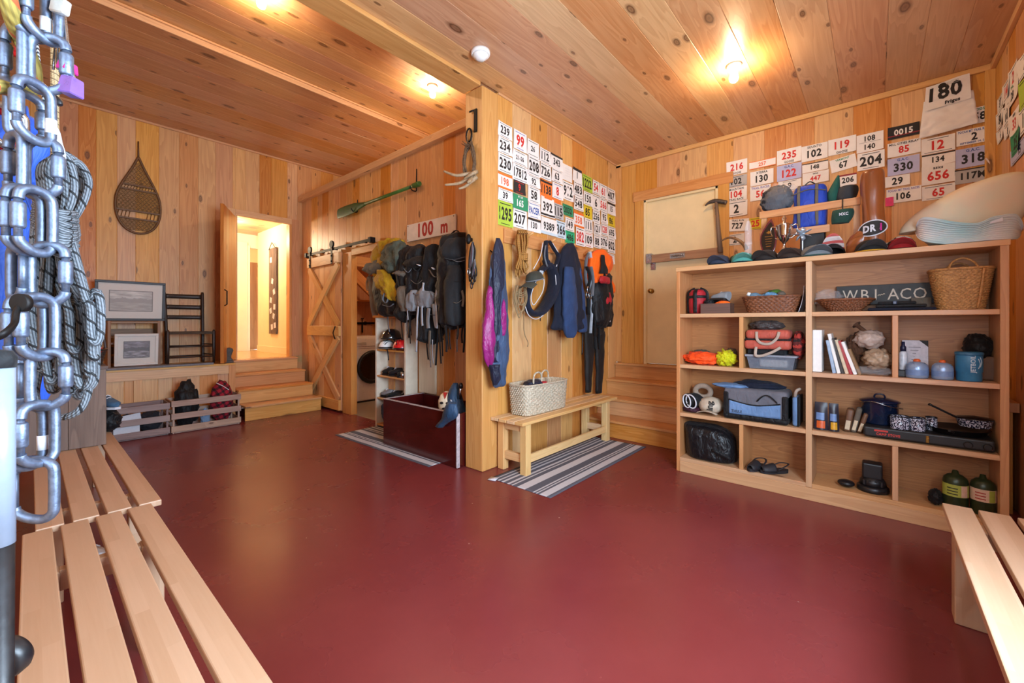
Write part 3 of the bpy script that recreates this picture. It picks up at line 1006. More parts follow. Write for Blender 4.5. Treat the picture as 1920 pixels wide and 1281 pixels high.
GLASS.b.inputs['Base Color'].default_value = (1, 1, 1, 1); GLASS.b.inputs['Alpha'].default_value = .07; GLASS.b.inputs['Roughness'].default_value = .03
def picture(label, cx, y, z, w, h, fw, rail, pw, ph, im, tilt, rot=0, cat='framed picture'):
    t = thing('framed_picture', label, cat, (cx, y, z))
    M = T(cx, y, z, rot, R_(-tilt))
    for nm, b in (('frame_rail', (-w / 2, w / 2, h - fw, h)), ('frame_rail', (-w / 2, w / 2, 0, fw)), ('frame_stile', (-w / 2, -w / 2 + fw, fw, h - fw)), ('frame_stile', (w / 2 - fw, w / 2, fw, h - fw))):
        g = G(); g.box(b[0], b[1], -.028, 0, b[2], b[3], M=M, bev=.003); g.build(nm, rail, t)
    g = G(); g.box(-w / 2 + fw, w / 2 - fw, -.012, -.004, fw, h - fw, M=M, bev=0); mb = g.build('mat', MATB, t)
    zc = h * .5
    g = G(); g.sheet(lambda u, v: M @ Vector((-pw / 2 + pw * u, -.0135, zc - ph / 2 + ph * v)), 1, 1); g.build('print', im, mb)
    g = G()
    for b in ((-pw / 2 - .006, pw / 2 + .006, zc + ph / 2, zc + ph / 2 + .006), (-pw / 2 - .006, pw / 2 + .006, zc - ph / 2 - .006, zc - ph / 2), (-pw / 2 - .006, -pw / 2, zc - ph / 2, zc + ph / 2), (pw / 2, pw / 2 + .006, zc - ph / 2, zc + ph / 2)):
        g.box(b[0], b[1], -.0145, -.012, b[2], b[3], M=M, bev=0)
    g.build('inner_line', INK, mb)
    g = G(); g.box(-w / 2 + fw, w / 2 - fw, -.020, -.018, fw, h - fw, M=M, bev=0); g.build('glass', GLASS.m, t)
GREYF = plain('dark_grey_frame', '37383a', .45, var=.1)
WHITF = plain('white_frame', 'd8d4cc', .5, var=.03)
picture('large dark-framed picture of misty hills leaning on top of the low wooden rack', .845, 7.15, 1.345, .665, .50, .03, GREYF, .40, .25, art('print_hills', 'ddd7cd', '96918a', 'b5ada0'), -7)
picture('smaller white-framed black and white seascape leaning below the dark-framed picture', .875, 6.98, .788, .41, .40, .03, WHITF, .235, .20, art('print_sea', '8c8592', '2b2830', 'a7a2a8'), -8)
# the low rack behind the small picture
t = thing('wooden_rack', 'low brown wooden rack on the platform supporting the large picture', 'rack', (.9, 7.2, .76))
RK = wood('rack_wood', '9b7048', '6b4526', .1, .5, .15)
for x in (.62, 1.09):
    g = G(); g.box(x, x + .03, 7.04, 7.33, .762, 1.34, grain=2); g.build('side', RK, t)
for z in (1.31, 1.05):
    g = G(); g.box(.65, 1.09, 7.04, 7.33, z, z + .025, grain=0); g.build('shelf', RK, t)
for z in (.80, .92, 1.15):
    g = G(); g.box(.65, 1.09, 7.32, 7.335, z, z + .09, grain=0); g.build('back_slat', RK, t)

# dark ladder-back chair
t = thing('ladder_back_chair', 'dark ladder-back wooden chair standing on the platform', 'chair', (1.44, 7.1, .76))
cx, w, yb, yf = 1.425, .41, 7.31, 6.93
for s in (-1, 1):
    g = G(); x = cx + s * w / 2; g.tube(curve([(x, yb - .03, .762), (x, yb - .02, 1.15), (x + s * .005, yb + .015, 1.5), (x + s * .012, yb + .055, 1.76)]), [.019] * 18 + [.013], 10); g.build('back_post', BLACKW, t)
    g = G(); xf = cx + s * (w / 2 + .045); g.tube([(xf, yf, .762), (xf, yf, 1.0), (xf, yf, 1.20), (xf, yf, 1.225)], [.014, .020, .020, .010], 10); g.build('front_leg', BLACKW, t)
    for z in (.88, 1.02): 
        g = G(); g.tube([(xf, yf, z), (x, yb - .02, z)], .009, 8); g.build('side_rung', BLACKW, t)
for z, h in ((1.37, .055), (1.51, .06), (1.66, .06)):
    g = G(); o = (z - 1.15) * .12 - .02
    g.sheet(lambda u, v: Vector((cx - w / 2 + w * u, yb + o + .022 * math.sin(PI * u), z + h * v)), 10, 2, th=.01); g.build('back_slat', BLACKW, t)
for z in (.86, 1.0):
    g = G(); g.tube([(cx - w / 2 - .045, yf, z), (cx + w / 2 + .045, yf, z)], .010, 8); g.build('front_rung', BLACKW, t)
    g = G(); g.tube([(cx - w / 2, yb - .03, z), (cx + w / 2, yb - .03, z)], .009, 8); g.build('back_rung', BLACKW, t)
g = G()
g.rings([[(cx - (w / 2 + .05) , yf - .012, z), (cx + (w / 2 + .05), yf - .012, z), (cx + w / 2 + .005, yb - .01, z), (cx - w / 2 - .005, yb - .01, z)] for z in (1.165, 1.20)], True, True, True, smooth=False)
g.build('seat', plain('rush_seat', '4b3826', .8, var=.25, scale=30), t)

# door stop
t = thing('door_stop', 'small grey stone figure used as a door stop at the platform edge', 'door stop', (1.8, 6.82, .76))
g = G(); g.lathe([(.035, 0), (.05, .005), (.045, .02), (.028, .04), (.027, .07), (.04, .11), (.052, .14), (.045, .17), (.02, .185), (.001, .188)], (1.83, 6.83, .785), n=20, sq=(1, .75)); 
g.build('figure', plain('grey_stone', '55524e', .8, var=.2), t)
g = G(); g.box(1.765, 1.875, 6.78, 6.88, .761, .787, bev=.006); g.build('base', plain('grey_stone', '55524e'), t)

# ------------------------------------------------------------------ slatted crates with bags
def crate(label, x0, x1, y0, y1, h, mat):
    t = thing('slatted_crate', label, 'crate', ((x0 + x1) / 2, (y0 + y1) / 2, 0))
    for y in (y0, y1 - .012):
        for k in range(3):
            z = .02 + k * (h - .09) / 2
            g = G(); g.box(x0, x1, y, y + .012, z, z + .07, grain=0); g.build('slat', mat, t)
    for x in (x0 + .0, x1 - .012):
        for k in range(3):
            z = .02 + k * (h - .09) / 2
            g = G(); g.box(x, x + .012, y0 + .012, y1 - .012, z, z + .07, grain=1); g.build('end_slat', mat, t)
        for y in (y0 + .013, y1 - .04):
            xx = x + .013 if x == x0 else x - .021
            g = G(); g.box(xx, xx + .02, y, y + .026, .003, h, grain=2); g.build('corner_post', mat, t)
    g = G(); g.box(x0 + .035, x1 - .035, y0 + .013, y1 - .013, .004, .016, grain=0); g.build('bottom', mat, t)
CR2 = wood('crate_grey', '9c8680', '6f5b58', .1, .65, .25)
crate('left slatted crate of dim shoes and gear, half behind the bench', .56, 1.083, 6.26, 6.60, .375, CR2)
crate('right slatted crate beside the steps, holding black and red bags', 1.093, 1.81, 6.25, 6.60, .39, CRATEW)
BKC = cloth('black_nylon', '0e0e11', .6, .6)
def bag(nm, label, cat, c, r, mat, seed, ns=.18, ridge=.25, nf=2.4, group=None, M=None, flat=None):
    g = G(); g.blob(c, r, 0, ns, nf, seed, 4, flat=flat, M=M, ridge=ridge)
    return g.build(nm, mat, None, label, cat, group)
bag('duffel_bag', 'black soft bag bulging from the right crate', 'bag', (1.27, 6.43, .30), (.12, .11, .28), BKC, 3, flat=-.275)
def plaid(nm, a, b, c):
    t = NT(nm); co = t.n('TexCoord').outputs['Object']; s = t.n('SeparateXYZ', {0: co})
    x = t.math('ADD', s.outputs[0], t.math('MULTIPLY', s.outputs[2], .5)); z = t.math('SUBTRACT', s.outputs[2], t.math('MULTIPLY', s.outputs[0], .6))
    bx = t.math('GREATER_THAN', t.math('FRACT', t.math('MULTIPLY', x, 14)), .6); bz = t.math('GREATER_THAN', t.math('FRACT', t.math('MULTIPLY', z, 14)), .6)
    f = t.math('MULTIPLY', t.math('ADD', bx, bz), .5)
    t.set(t.b.inputs['Base Color'], t.ramp(f, [(0, lin(a)), (.5, lin(b)), (1, lin(c))])); t.b.inputs['Roughness'].default_value = .9
    t.set(t.b.inputs['Normal'], t.bump(t.noise(co, 25, 3), .5, .02))
    return t.m
PL = plaid('red_plaid', '9a1226', '5c0d1a', '1c0a10')
t = thing('plaid_bag', 'red and black plaid bag with a white zip in the right crate', 'bag', (1.62, 6.42, .03))
g = G(); g.blob((1.64, 6.43, .30), (.125, .11, .27), 0, .12, 2.2, 8, 4, flat=-.275, ridge=.15); g.build('body', PL, t)
g = G(); g.tube(curve([(1.56, 6.345, .55), (1.62, 6.31, .51), (1.69, 6.315, .45)]), .008, 6, sq=(1, .5)); g.build('zip', TAPE, t)
bag('folded_jeans', 'pale blue cloth showing between the slats of the right crate', 'clothing', (1.44, 6.33, .135), (.05, .045, .11), cloth('pale_denim', '7f9dbd'), 5)
DK = cloth('dark_grey_cloth', '23232b')
bag('dark_bundle', 'dark cloth bundle in the left slatted crate', 'clothing', (.93, 6.44, .155), (.10, .10, .13), DK, 6)
bag('dark_bundle', 'blue-black cloth heaped at the near end of the left slatted crate', 'clothing', (.72, 6.44, .15), (.09, .10, .125), cloth('navy_cloth', '1d2a40'), 7)
g = G(); g.box(.60, .82, -.004, .004, -.05, .05, bev=.003, M=T(0, 6.30, .11, 0, 0, 0)); g.build('white_card', TAPE, None, 'white card behind the lowest slat of the left crate', 'card')
g = G(); g.box(-.11, .11, -.004, .004, -.04, .04, bev=.003, M=T(.72, 6.30, .245, 0, 0, R_(-8))); g.build('white_card', TAPE, None, 'white card behind the middle slat of the left crate', 'card')

# ------------------------------------------------------------------ race bibs pinned to the walls
PAPER = {'w': plain('bib_paper', 'ece8e4', .75, var=.03, scale=14, bump=.06, bscale=25)}
for k, c in dict(l='aac63e', y='e0c62c', o='e9762c', g='2f8f62', G='1fae78', v='b9bce0', s='b4b2b0', b='c9dbe6', k='2a2726', r='8f2a34', t='ded6cc').items():
    PAPER[k] = plain('bib_paper_' + k, c, .75, var=.04, scale=14, bump=.06, bscale=25)
INKS = {'k': INK}
for k, c in dict(r='d02d28', o='e4673a', w='eeeae6', b='34549c', g='2c8a55', p='7a74b8').items():
    INKS[k] = plain('bib_ink_' + k, c, .7, var=.03)


def fit(g, txt, cx, cy, w, h, fn, mi, bold=.034, lo=.55, hi=1.15):
    """lettering scaled to fill a w x h box"""
    cu = bpy.data.curves.new('t', 'FONT')
    cu.body = txt
    cu.offset = bold
    cu.resolution_u = 2
    cu.space_character = 1.02 + bold * 2
    o = bpy.data.objects.new('t', cu)
    me = bpy.data.meshes.new_from_object(o)
    xs = [v.co.x for v in me.vertices]
    ys = [v.co.y for v in me.vertices]
    tw, th_ = max(xs) - min(xs), max(ys) - min(ys)
    sy = h / th_
    sx = sy * .82
    if tw * sx > w:
        sx = w / tw
        if sx < sy * lo:
            sy = sx / lo
    sx = min(sx, sy * hi)
    mx, my = (max(xs) + min(xs)) / 2, (max(ys) + min(ys)) / 2
    vs = [g.bm.verts.new(fn(cx + (v.co.x - mx) * sx, cy + (v.co.y - my) * sy)) for v in me.vertices]
    for p in me.polygons:
        g.quad([vs[i] for i in p.vertices], mi)
    bpy.data.objects.remove(o)
    bpy.data.curves.remove(cu)
    bpy.data.meshes.remove(me)


BIBN = [0]


def bib(num, M, w, h, paper='w', ink='k', top=None, bot=None, band=None, num2=None, ink2=None, label=None, group=None, tilt=0.0, curl=1.0, hat='k', where='', big=.58, lines=True):
    """M: wall frame at the bib's centre: x across, z up, -y towards the room"""
    BIBN[0] += 1
    sd = BIBN[0] * 1.7
    rs = random.Random(BIBN[0])
    M = M @ Matrix.Rotation(R_(tilt), 4, 'Y')
    ca, cb = rs.uniform(.2, 1) * curl, rs.uniform(.2, 1) * curl
    lift = .0035 + (BIBN[0] % 4) * .0011

    def off(x, z):
        u, v = x / w + .5, z / h + .5
        return lift + .006 * curl * (.5 + .5 * noise.noise(Vector((x * 9 + sd, z * 9, sd)))) + .012 * ca * max(0, u - .75) * (1 - v) * 4 + .010 * cb * max(0, .25 - u) * v * 4

    def fn(x, z, e=.0):
        return M @ Vector((x, -off(x, z) - e, z))
    g = G()
    c = .012
    g.sheet(lambda u, v: fn((u - .5) * w, (v - .5) * h), 10, 10, 0)
    ink_f = lambda x, z: fn(x, z, .0009)
    mats = [PAPER[paper], INKS[ink], INKS[hat], INKS[ink2 or ink]]
    zc, hh = 0.0, h * big
    if top or bot or band:
        hh = h * min(big, .5)
    if top:
        zc -= h * .06
    if bot:
        zc += h * .06

    def bars(z, t, mi=2, ww=.82):
        g.sheet(lambda u, v: ink_f((u - .5) * w * ww, z + (v - .5) * t), 8, 1, mi)
    if num2:
        fit(g, num, 0, h * .23, w * .8, h * .3, ink_f, 1)
        bars(h * .03, h * .014, 1, .8)
        fit(g, num2, 0, -h * .23, w * .8, h * .3, ink_f, 3)
    else:
        fit(g, num, 0, zc, w * .82, hh, ink_f, 1)
    if band:
        mats.append(PAPER[band[0]])
        for z0, z1 in band[1:]:
            g.sheet(lambda u, v: fn((u - .5) * w, h * (z0 + (z1 - z0) * v), .0006), 10, 2, len(mats) - 1)
    if top:
        fit(g, top, 0, h * .37, w * .9, h * .16, lambda x, z: fn(x, z, .0012), 2, .028)
    if bot:
        fit(g, bot, 0, -h * .38, w * .9, h * .15, lambda x, z: fn(x, z, .0012), 2, .028)
    if lines and not (top or bot or num2):     # the unreadable small print
        bars(h * .40, h * .035, 2, rs.uniform(.6, .85))
        bars(-h * .41, h * .028, 2, rs.uniform(.5, .85))
    nm = {'w': 'white', 'l': 'lime green', 'y': 'yellow', 'o': 'orange', 'g': 'green', 'G': 'bright green', 'v': 'lavender', 's': 'grey', 'b': 'pale blue', 'k': 'black', 'r': 'dark red', 't': 'cream'}[paper]
    im = {'k': 'black', 'r': 'red', 'o': 'orange', 'w': 'white', 'b': 'blue', 'g': 'green', 'p': 'purple'}[ink]
    lab = label or ('%s race bib with %s number %s%s' % (nm, im, num, where))
    return g.build('race_bib', mats, None, lab, 'race bib', group)


def pegbib(num, xl, yt, xr, yb, **k):
    s = 3.5588
    q = lambda x, y: P(860 + x / s, 200 + y / s, y=YP)
    a, b, r = q(xl, yt), q(xl, yb), q(xr, yt)
    w, h = r.x - a.x, a.z - b.z
    k.setdefault('where', ' on the peg wall')
    return bib(num, Matrix.Translation((a.x + w / 2, YP, a.z - h / 2)), w, h, group='race bibs on the peg wall', **k)


for d in [
    ('239', 257, 90, 352, 186, {}), ('234', 257, 190, 350, 296, {}), ('230', 257, 302, 352, 425, {}),
    ('198', 255, 430, 355, 535, dict(ink='o', band=('o', (.36, .5), (-.5, -.36)), lines=False)), ('39', 258, 537, 355, 618, {}), ('1295', 255, 620, 355, 786, dict(paper='l')),
    ('99', 362, 146, 448, 275, dict(ink='r', hat='p')), ('21-26', 355, 278, 455, 368, dict(big=.36)), ('17812', 355, 372, 458, 480, {}),
    ('9', 362, 485, 440, 570, dict(paper='k', ink='r', hat='r')), ('165', 355, 576, 455, 672, dict(paper='g', ink='w', top='VT 100', hat='w')), ('207', 358, 675, 450, 800, {}),
    ('26', 452, 210, 530, 318, dict(big=.36)), ('208', 458, 320, 537, 446, {}), ('92', 455, 448, 535, 522, {}), ('58', 458, 525, 540, 628, {}),
    ('PACER', 458, 630, 540, 735, dict(ink='b', hat='b', label='white race bib reading PACER in blue on the peg wall')), ('130', 455, 737, 542, 826, dict(band=('k', (.34, .5)), lines=False)),
    ('112', 535, 268, 608, 362, {}), ('726', 540, 365, 610, 472, {}), ('1138', 540, 478, 618, 600, dict(paper='o', band=('k', (.34, .46)), lines=False)), ('392', 545, 592, 632, 722, dict(band=('k', (-.46, -.36)), lines=False)),
    ('9389', 542, 730, 650, 842, dict(band=('b', (-.5, -.34)), lines=False)),
    ('343', 610, 305, 690, 402, dict(band=('k', (.36, .5)), lines=False)), ('63', 615, 405, 688, 492, {}), ('8', 620, 500, 690, 604, dict(ink='r', hat='b')),
    ('115', 630, 640, 692, 742, dict(paper='s')), ('366', 645, 755, 712, 870, dict(paper='b')),
    ('912', 690, 490, 760, 612, {}), ('2032', 690, 645, 757, 718, dict(paper='g')), ('149', 705, 735, 765, 822, {}), ('486', 708, 824, 770, 906, dict(paper='G')),
    ('1', 757, 400, 817, 490, dict(band=('k', (.30, .5)), lines=False)), ('483', 762, 492, 822, 590, {}), ('548', 765, 592, 825, 682, {}), ('358', 762, 695, 832, 796, dict(ink='o', band=('o', (.36, .5), (-.5, -.36)), lines=False)), ('382', 778, 800, 835, 922, dict(ink='r')),
    ('1222', 820, 445, 885, 552, dict(paper='l')), ('150', 828, 560, 888, 648, {}), ('85', 828, 648, 885, 738, dict(paper='y')), ('111', 835, 740, 888, 830, {}), ('109', 835, 832, 890, 932, dict(hat='r')),
    ('54', 888, 485, 935, 576, dict(ink='r')), ('6', 888, 580, 938, 682, {}), ('256', 890, 685, 938, 766, {}), ('121', 895, 768, 942, 848, {}), ('88', 895, 850, 942, 937, {}),
    ('61', 938, 510, 985, 602, dict(ink='r')), ('566', 938, 605, 985, 690, dict(ink='r')), ('95', 945, 692, 990, 772, {}), ('128', 945, 774, 990, 852, dict(ink='r')), ('376', 942, 855, 990, 942, {}),
    ('407', 985, 535, 1040, 630, {}), ('15', 988, 635, 1040, 712, dict(band=('k', (.34, .5)), lines=False)), ('86', 985, 714, 1038, 792, dict(paper='y')), ('695', 992, 794, 1042, 872, {}), ('802', 990, 872, 1040, 970, {}), ('106', 985, 976, 1035, 1042, dict(ink='r')),
]:
    pegbib(*d[:5], **d[5])
# one blank sheet and one orange strip among them
q = lambda x, y: P(860 + x / 3.5588, 200 + y / 3.5588, y=YP)
for xl, yt, xr, yb, m, lab in ((690, 375, 755, 482, 'w', 'almost blank white sheet with faint lines among the bibs on the peg wall'), (612, 600, 680, 638, 'o', 'narrow orange strip without number among the bibs on the peg wall')):
    a, b, r = q(xl, yt), q(xl, yb), q(xr, yt)
    g = G(); g.sheet(lambda u, v: Vector((a.x + (r.x - a.x) * u, YP - .004 - .006 * noise.noise(Vector((u * 3, v * 3, xl))) ** 2, b.z + (a.z - b.z) * v)), 8, 8)
    if m == 'w':
        for k in range(4): g.sheet(lambda u, v: Vector((a.x + (r.x - a.x) * (.2 + .5 * u), YP - .011, a.z - (a.z - b.z) * (.25 + .15 * k + .008 * v))), 4, 1, 1)
    g.build('race_bib', [PAPER[m], PAPER['s']], None, lab, 'race bib', 'race bibs on the peg wall')


def shelfbib(num, xl, yt, xr, yb, z=7, **k):
    ox, oy, s = {7: (1340, 200, 4.928), 8: (1640, 120, 4.577)}[z]
    pl = XS
    q = lambda x, y: P(ox + x / s, oy + y / s, x=pl)
    a, b, r = q(xl, yt), q(xl, yb), q(xr, yt)
    w, h = a.y - r.y, a.z - b.z
    k.setdefault('where', ' above the shelf unit')
    d = k.pop('d', 0)
    return bib(num, Matrix.Translation((pl - d, a.y - w / 2, a.z - h / 2)) @ Matrix.Rotation(R_(-90), 4, 'Z'), w, h, group='race bibs above the shelf unit', **k)


shelfbib('216', 112, 522, 303, 650, ink='r', bot='GOOSE')
shelfbib('102', 106, 662, 300, 760, paper='s', where=' below bib 216 above the shelf')
shelfbib('104', 106, 765, 300, 890, ink='r', top='MOUNTAIN', bot='TRAIL RACE')
shelfbib('2', 102, 893, 305, 1030, where=' below bib 104 above the shelf')
shelfbib('727', 112, 1055, 315, 1165, tilt=5, top='TRAIL RUN')
shelfbib('2', 104, 1190, 275, 1290, where=' low down, below bib 727', paper='t')
shelfbib('257', 322, 520, 565, 590, ink='o', band=('o', (-.5, -.40), (.42, .5)), lines=False, big=.6)
shelfbib('130', 332, 612, 545, 742, top='XTERRA', where=' under bib 257 above the shelf')
shelfbib('56', 330, 750, 520, 880, ink='r', top='TRAIL RACES', hat='p')
g = None
shelfbib('25', 325, 1035, 430, 1140, paper='y', ink='r', label='yellow race bib with red number 25, partly behind the plaque')
shelfbib('235', 577, 415, 802, 548, ink='r', bot='GOOSE')
shelfbib('122', 577, 558, 805, 700, paper='v', ink='r', top='G.A.C.', hat='b')
shelfbib('9', 590, 702, 802, 800, label='white race bib with black number 9 behind the bagged hat')
shelfbib('102', 803, 378, 1045, 520, top='SUUNTO', where=' between bibs 235 and 119 above the shelf')
shelfbib('148', 810, 540, 1050, 622, band=('k', (.40, .5)), lines=False, big=.62)
shelfbib('447', 813, 626, 1055, 730, ink='r', top='asics', big=.44)
shelfbib('119', 1050, 318, 1308, 462, ink='r', bot='GOOSE')
shelfbib('67', 1070, 492, 1310, 610, tilt=-8, top='VERMONT', hat='g')
shelfbib('206', 1150, 640, 1312, 745, band=('r', (.36, .5)), lines=False)
shelfbib('108', 1312, 275, 1560, 440, num2='140', label='white race bib with 108 over 140 above the shelf')
shelfbib('204', 1318, 445, 1570, 602)
shelfbib('0015', 112, 555, 385, 660, z=8, paper='k', ink='w', hat='r', band=('r', (-.30, -.22)), lines=False)
shelfbib('85', 110, 692, 395, 812, z=8, ink='r', top='MILL CITIES RELAY', where=' below the black 0015 bib')
shelfbib('330', 110, 825, 385, 970, z=8, paper='v', top='G.A.C.', hat='b')
shelfbib('29', 90, 978, 302, 1068, z=8, big=.7, lines=False)
shelfbib('106', 100, 1085, 400, 1205, z=8, top='POCAH MT TRAIL RACES', hat='p', where=' beside the small pink card')
shelfbib('12', 400, 655, 690, 790, z=8, ink='r')
shelfbib('134', 405, 795, 690, 892, z=8, band=('k', (.40, .5)), lines=False)
shelfbib('656', 402, 893, 690, 1050, z=8, ink='r', top='asics')
shelfbib('65', 405, 1060, 690, 1180, z=8, ink='r', label='white race bib with red 65 behind the straw hat')
shelfbib('58', 790, 395, 1012, 532, z=8, top='MOOSE', hat='g')
shelfbib('2', 700, 585, 1015, 715, z=8, top='POCAH MT TRAIL RACES', bot='SEPTEMBER 14, 2008', hat='b', label='white race bib with black 2 dated September 14, 2008')
shelfbib('318', 693, 745, 1000, 905, z=8, paper='v', top='G.A.C.', hat='b')
shelfbib('117M', 685, 920, 1010, 1040, z=8, paper='s', band=('k', (.42, .5)), lines=False)
shelfbib('15', 960, 790, 1110, 880, z=8, tilt=-28, curl=2.2, d=.012, label='curled white race bib with black 15 in the corner above the hat')
# small pink card and dark red cloth number
a, b = P(1640 + 92 / 4.577, 120 + 1150 / 4.577, x=XS - .012), P(1640 + 162 / 4.577, 120 + 1215 / 4.577, x=XS - .012)
g = G(); g.box(XS - .013, XS - .0115, b.y, a.y, b.z, a.z, bev=0); g.build('pink_card', plain('pink_card', 'e03a7a', .6), None, 'small pink card beside bib 106 on the wall', 'card')

# the big 180 bib: a printed sheet over a hanging white plastic bag
t = thing('race_bib', 'big crumpled white race bib 180 over blank white sheet, top right', 'race bib', P(1785, 265, x=XS))
def q8(x, y, d=.02): return P(1640 + x / 4.577, 120 + y / 4.577, x=XS - d)
a, b, r = q8(420, 330), q8(420, 640), q8(845, 330)
def low(u, v):
    y = a.y + (r.y - a.y) * u + (.03 * (1 - v) * (1 - 2 * u)); z = b.z + (a.z - b.z) * v + .03 * u * (1 - v) - .05 * (1 - u) * 0
    return Vector((XS - .03 - .03 * abs(noise.noise(Vector((u * 3, v * 4, 2)))), y, z))
g = G(); g.sheet(low, 24, 24, th=.001); g.build('blank_sheet', PAPER['w'], t)
a2, b2, r2 = q8(440, 190, .05), q8(440, 390, .05), q8(815, 190, .05)
W2, H2 = a2.y - r2.y, a2.z - b2.z
M2 = Matrix.Translation((XS - .05, (a2.y + r2.y) / 2, (a2.z + b2.z) / 2 - .0)) @ Matrix.Rotation(R_(-90), 4, 'Z') @ Matrix.Rotation(R_(1), 4, 'Y')
def up(x, z, e=0):
    return M2 @ Vector((x * (1 + .08 * (.5 - z / H2)), -e - .05 * (x / W2) ** 2 * 0 - .02 * noise.noise(Vector((x * 6, z * 6, 4))) + .03 * max(0, z / H2), z + .015 * math.sin(x * 9)))
g = G(); g.sheet(lambda u, v: up((u - .5) * W2, (v - .5) * H2 * 1.05), 20, 20, 0)
fit(g, '180', -.01, .02, W2 * .86, H2 * .62, lambda x, z: up(x, z, .003), 1)
fit(g, 'Frigus', .03, -H2 * .42, W2 * .92, H2 * .19, lambda x, z: up(x, z, .003), 1, .045, .5, 3)
g.rings([[up(-W2 * .12 + rr * math.cos(k * PI / 10), H2 * .37 + rr * math.sin(k * PI / 10), .003) for k in range(20)] for rr in (.001, .024)], mi=1)
for k in range(3): g.sheet(lambda u, v: up(W2 * (-.02 + .28 * u), H2 * (.42 - .05 * k + .015 * v), .003), 4, 1, 2)
g.build('printed_sheet', [PAPER['w'], INK, PAPER['s']], t)

# bibs on the near wall, seen edge on
for num, xa, xb, zy, zb, kw in [('37', 142, 190, 545, 660, dict(hat='g')), ('80', 140, 192, 665, 800, {}), ('6', 140, 188, 805, 905, {}), ('10', 190, 240, 615, 780, {}), ('8', 200, 245, 770, 870, {}),
                                ('14', 188, 240, 440, 590, dict(ink='r')), ('2', 232, 300, 330, 510, dict(ink='r')), ('28', 205, 318, 515, 660, dict(top='TRAIL', hat='g')), ('33', 240, 318, 690, 860, dict(ink='r', top='asics')), ('25', 258, 325, 840, 1010, dict(paper='g')),
                                ('1', 316, 380, 650, 850, {}), ('15', 250, 400, 960, 1080, dict(paper='v')), ('7', 312, 420, 240, 420, {}), ('4', 325, 430, 420, 640, dict(paper='l'))]:
    s = 4.27
    a, b, r = P(1840 + xa / s, 60 + zy / s, y=YN), P(1840 + xa / s, 60 + zb / s, y=YN), P(1840 + xb / s, 60 + zy / s, y=YN)
    w, h = a.x - r.x, a.z - b.z
    bib(num, Matrix.Translation((a.x - w / 2, YN, a.z - h / 2)) @ Matrix.Rotation(PI, 4, 'Z'), w, h, where=' on the right-hand side wall', group='race bibs on the right-hand side wall', **kw)

# ------------------------------------------------------------------ fabrics
NAVY = cloth('navy_nylon', '1a2036', .5, .7)
MAGENTA = cloth('magenta_nylon', '93206f', .4, .7)
STEELB = cloth('slate_blue_nylon', '3d5170', .5, .7)
BLUEJ = cloth('blue_fleece', '2a4068', .85, .5)
DNAVY = cloth('dark_navy_fleece', '141a2c', .85, .5)
ORANGE = cloth('blaze_orange', 'ff6a10', .7, .5, var=.05)
TIGHT = cloth('black_spandex', '1b1817', .65, .3)
REDN = cloth('red_nylon', 'b3202b', .6, .5)
GREYN = cloth('grey_webbing', '70747a', .7, .3)
PALEW = cloth('pale_webbing', 'b9c2cc', .7, .2)
OLIVE = cloth('olive_nylon', '4d5244', .7, .7)
YELLOWN = cloth('mustard_nylon', 'b58f14', .65, .7)
BROWNN = cloth('brown_black_nylon', '1c1713', .75, .6)
CHAR = cloth('charcoal_nylon', '141619', .75, .6)
GREYP = cloth('pack_grey', '8b8f93', .75, .4)
TAUPE = cloth('taupe_nylon', '6f6558', .8, .6)
def ropemat(nm, a, b, c, k=40.0, tw=3):
    """braided sheath: tracer stripes spiralling round the cord, u round it, v along it in metres"""
    t = NT(nm); s = t.n('SeparateXYZ', {0: t.n('UVMap').outputs[0]})
    sp = t.math('FRACT', t.math('ADD', s.outputs[0], t.math('MULTIPLY', s.outputs[1], k)))
    st = t.math('FRACT', t.math('ADD', t.math('MULTIPLY', s.outputs[0], 9), t.math('MULTIPLY', s.outputs[1], 14)))
    col = t.mix(t.math('GREATER_THAN', st, .6), lin(a), lin(b))
    col = t.mix(t.math('LESS_THAN', sp, .16), col, lin(c))
    t.set(t.b.inputs['Base Color'], col); t.b.inputs['Roughness'].default_value = .8
    br = t.math('SINE', t.math('MULTIPLY', t.math('ADD', t.math('MULTIPLY', s.outputs[0], 2), t.math('MULTIPLY', s.outputs[1], k * 2)), 6.2832 * 2))
    t.set(t.b.inputs['Normal'], t.bump(br, .35, .002)); MATS[nm] = t.m
    return t.m
TANROPE = ropemat('tan_rope', 'b9843e', '8f5f26', '6d4518', 60)
CORD = ropemat('tan_cord', 'a58a63', '8d7350', '5d4a30', 90)

# ------------------------------------------------------------------ pegs and what hangs on the peg wall
def pw(px, py, d=.12): return P(px, py, y=YP - d)
a, b = pw(946, 428, .02), pw(946, 455, .02)
t = thing('peg_rail', 'pine peg rail under the race bibs on the peg wall', 'peg rail', (3.9, YP, a.z))
PZ0, PZ1 = b.z, a.z
g = G(); g.box(a.x, 4.98, YP - .024, YP, PZ0, PZ1, grain=0); g.build('board', TRIM, t)
for px, py in ((1000, 436), (1042, 448), (1079, 458), (1112, 468), (1140, 478)):
    tip = pw(px, py, .15)
    g = G(); g.tube([(tip.x, YP - .02, (PZ0 + PZ1) / 2 - .01), ((tip.x), YP - .10, tip.z - .02), (tip.x, YP - .15, tip.z)], [.016, .014, .012], 10); g.build('peg', TRIM, t)

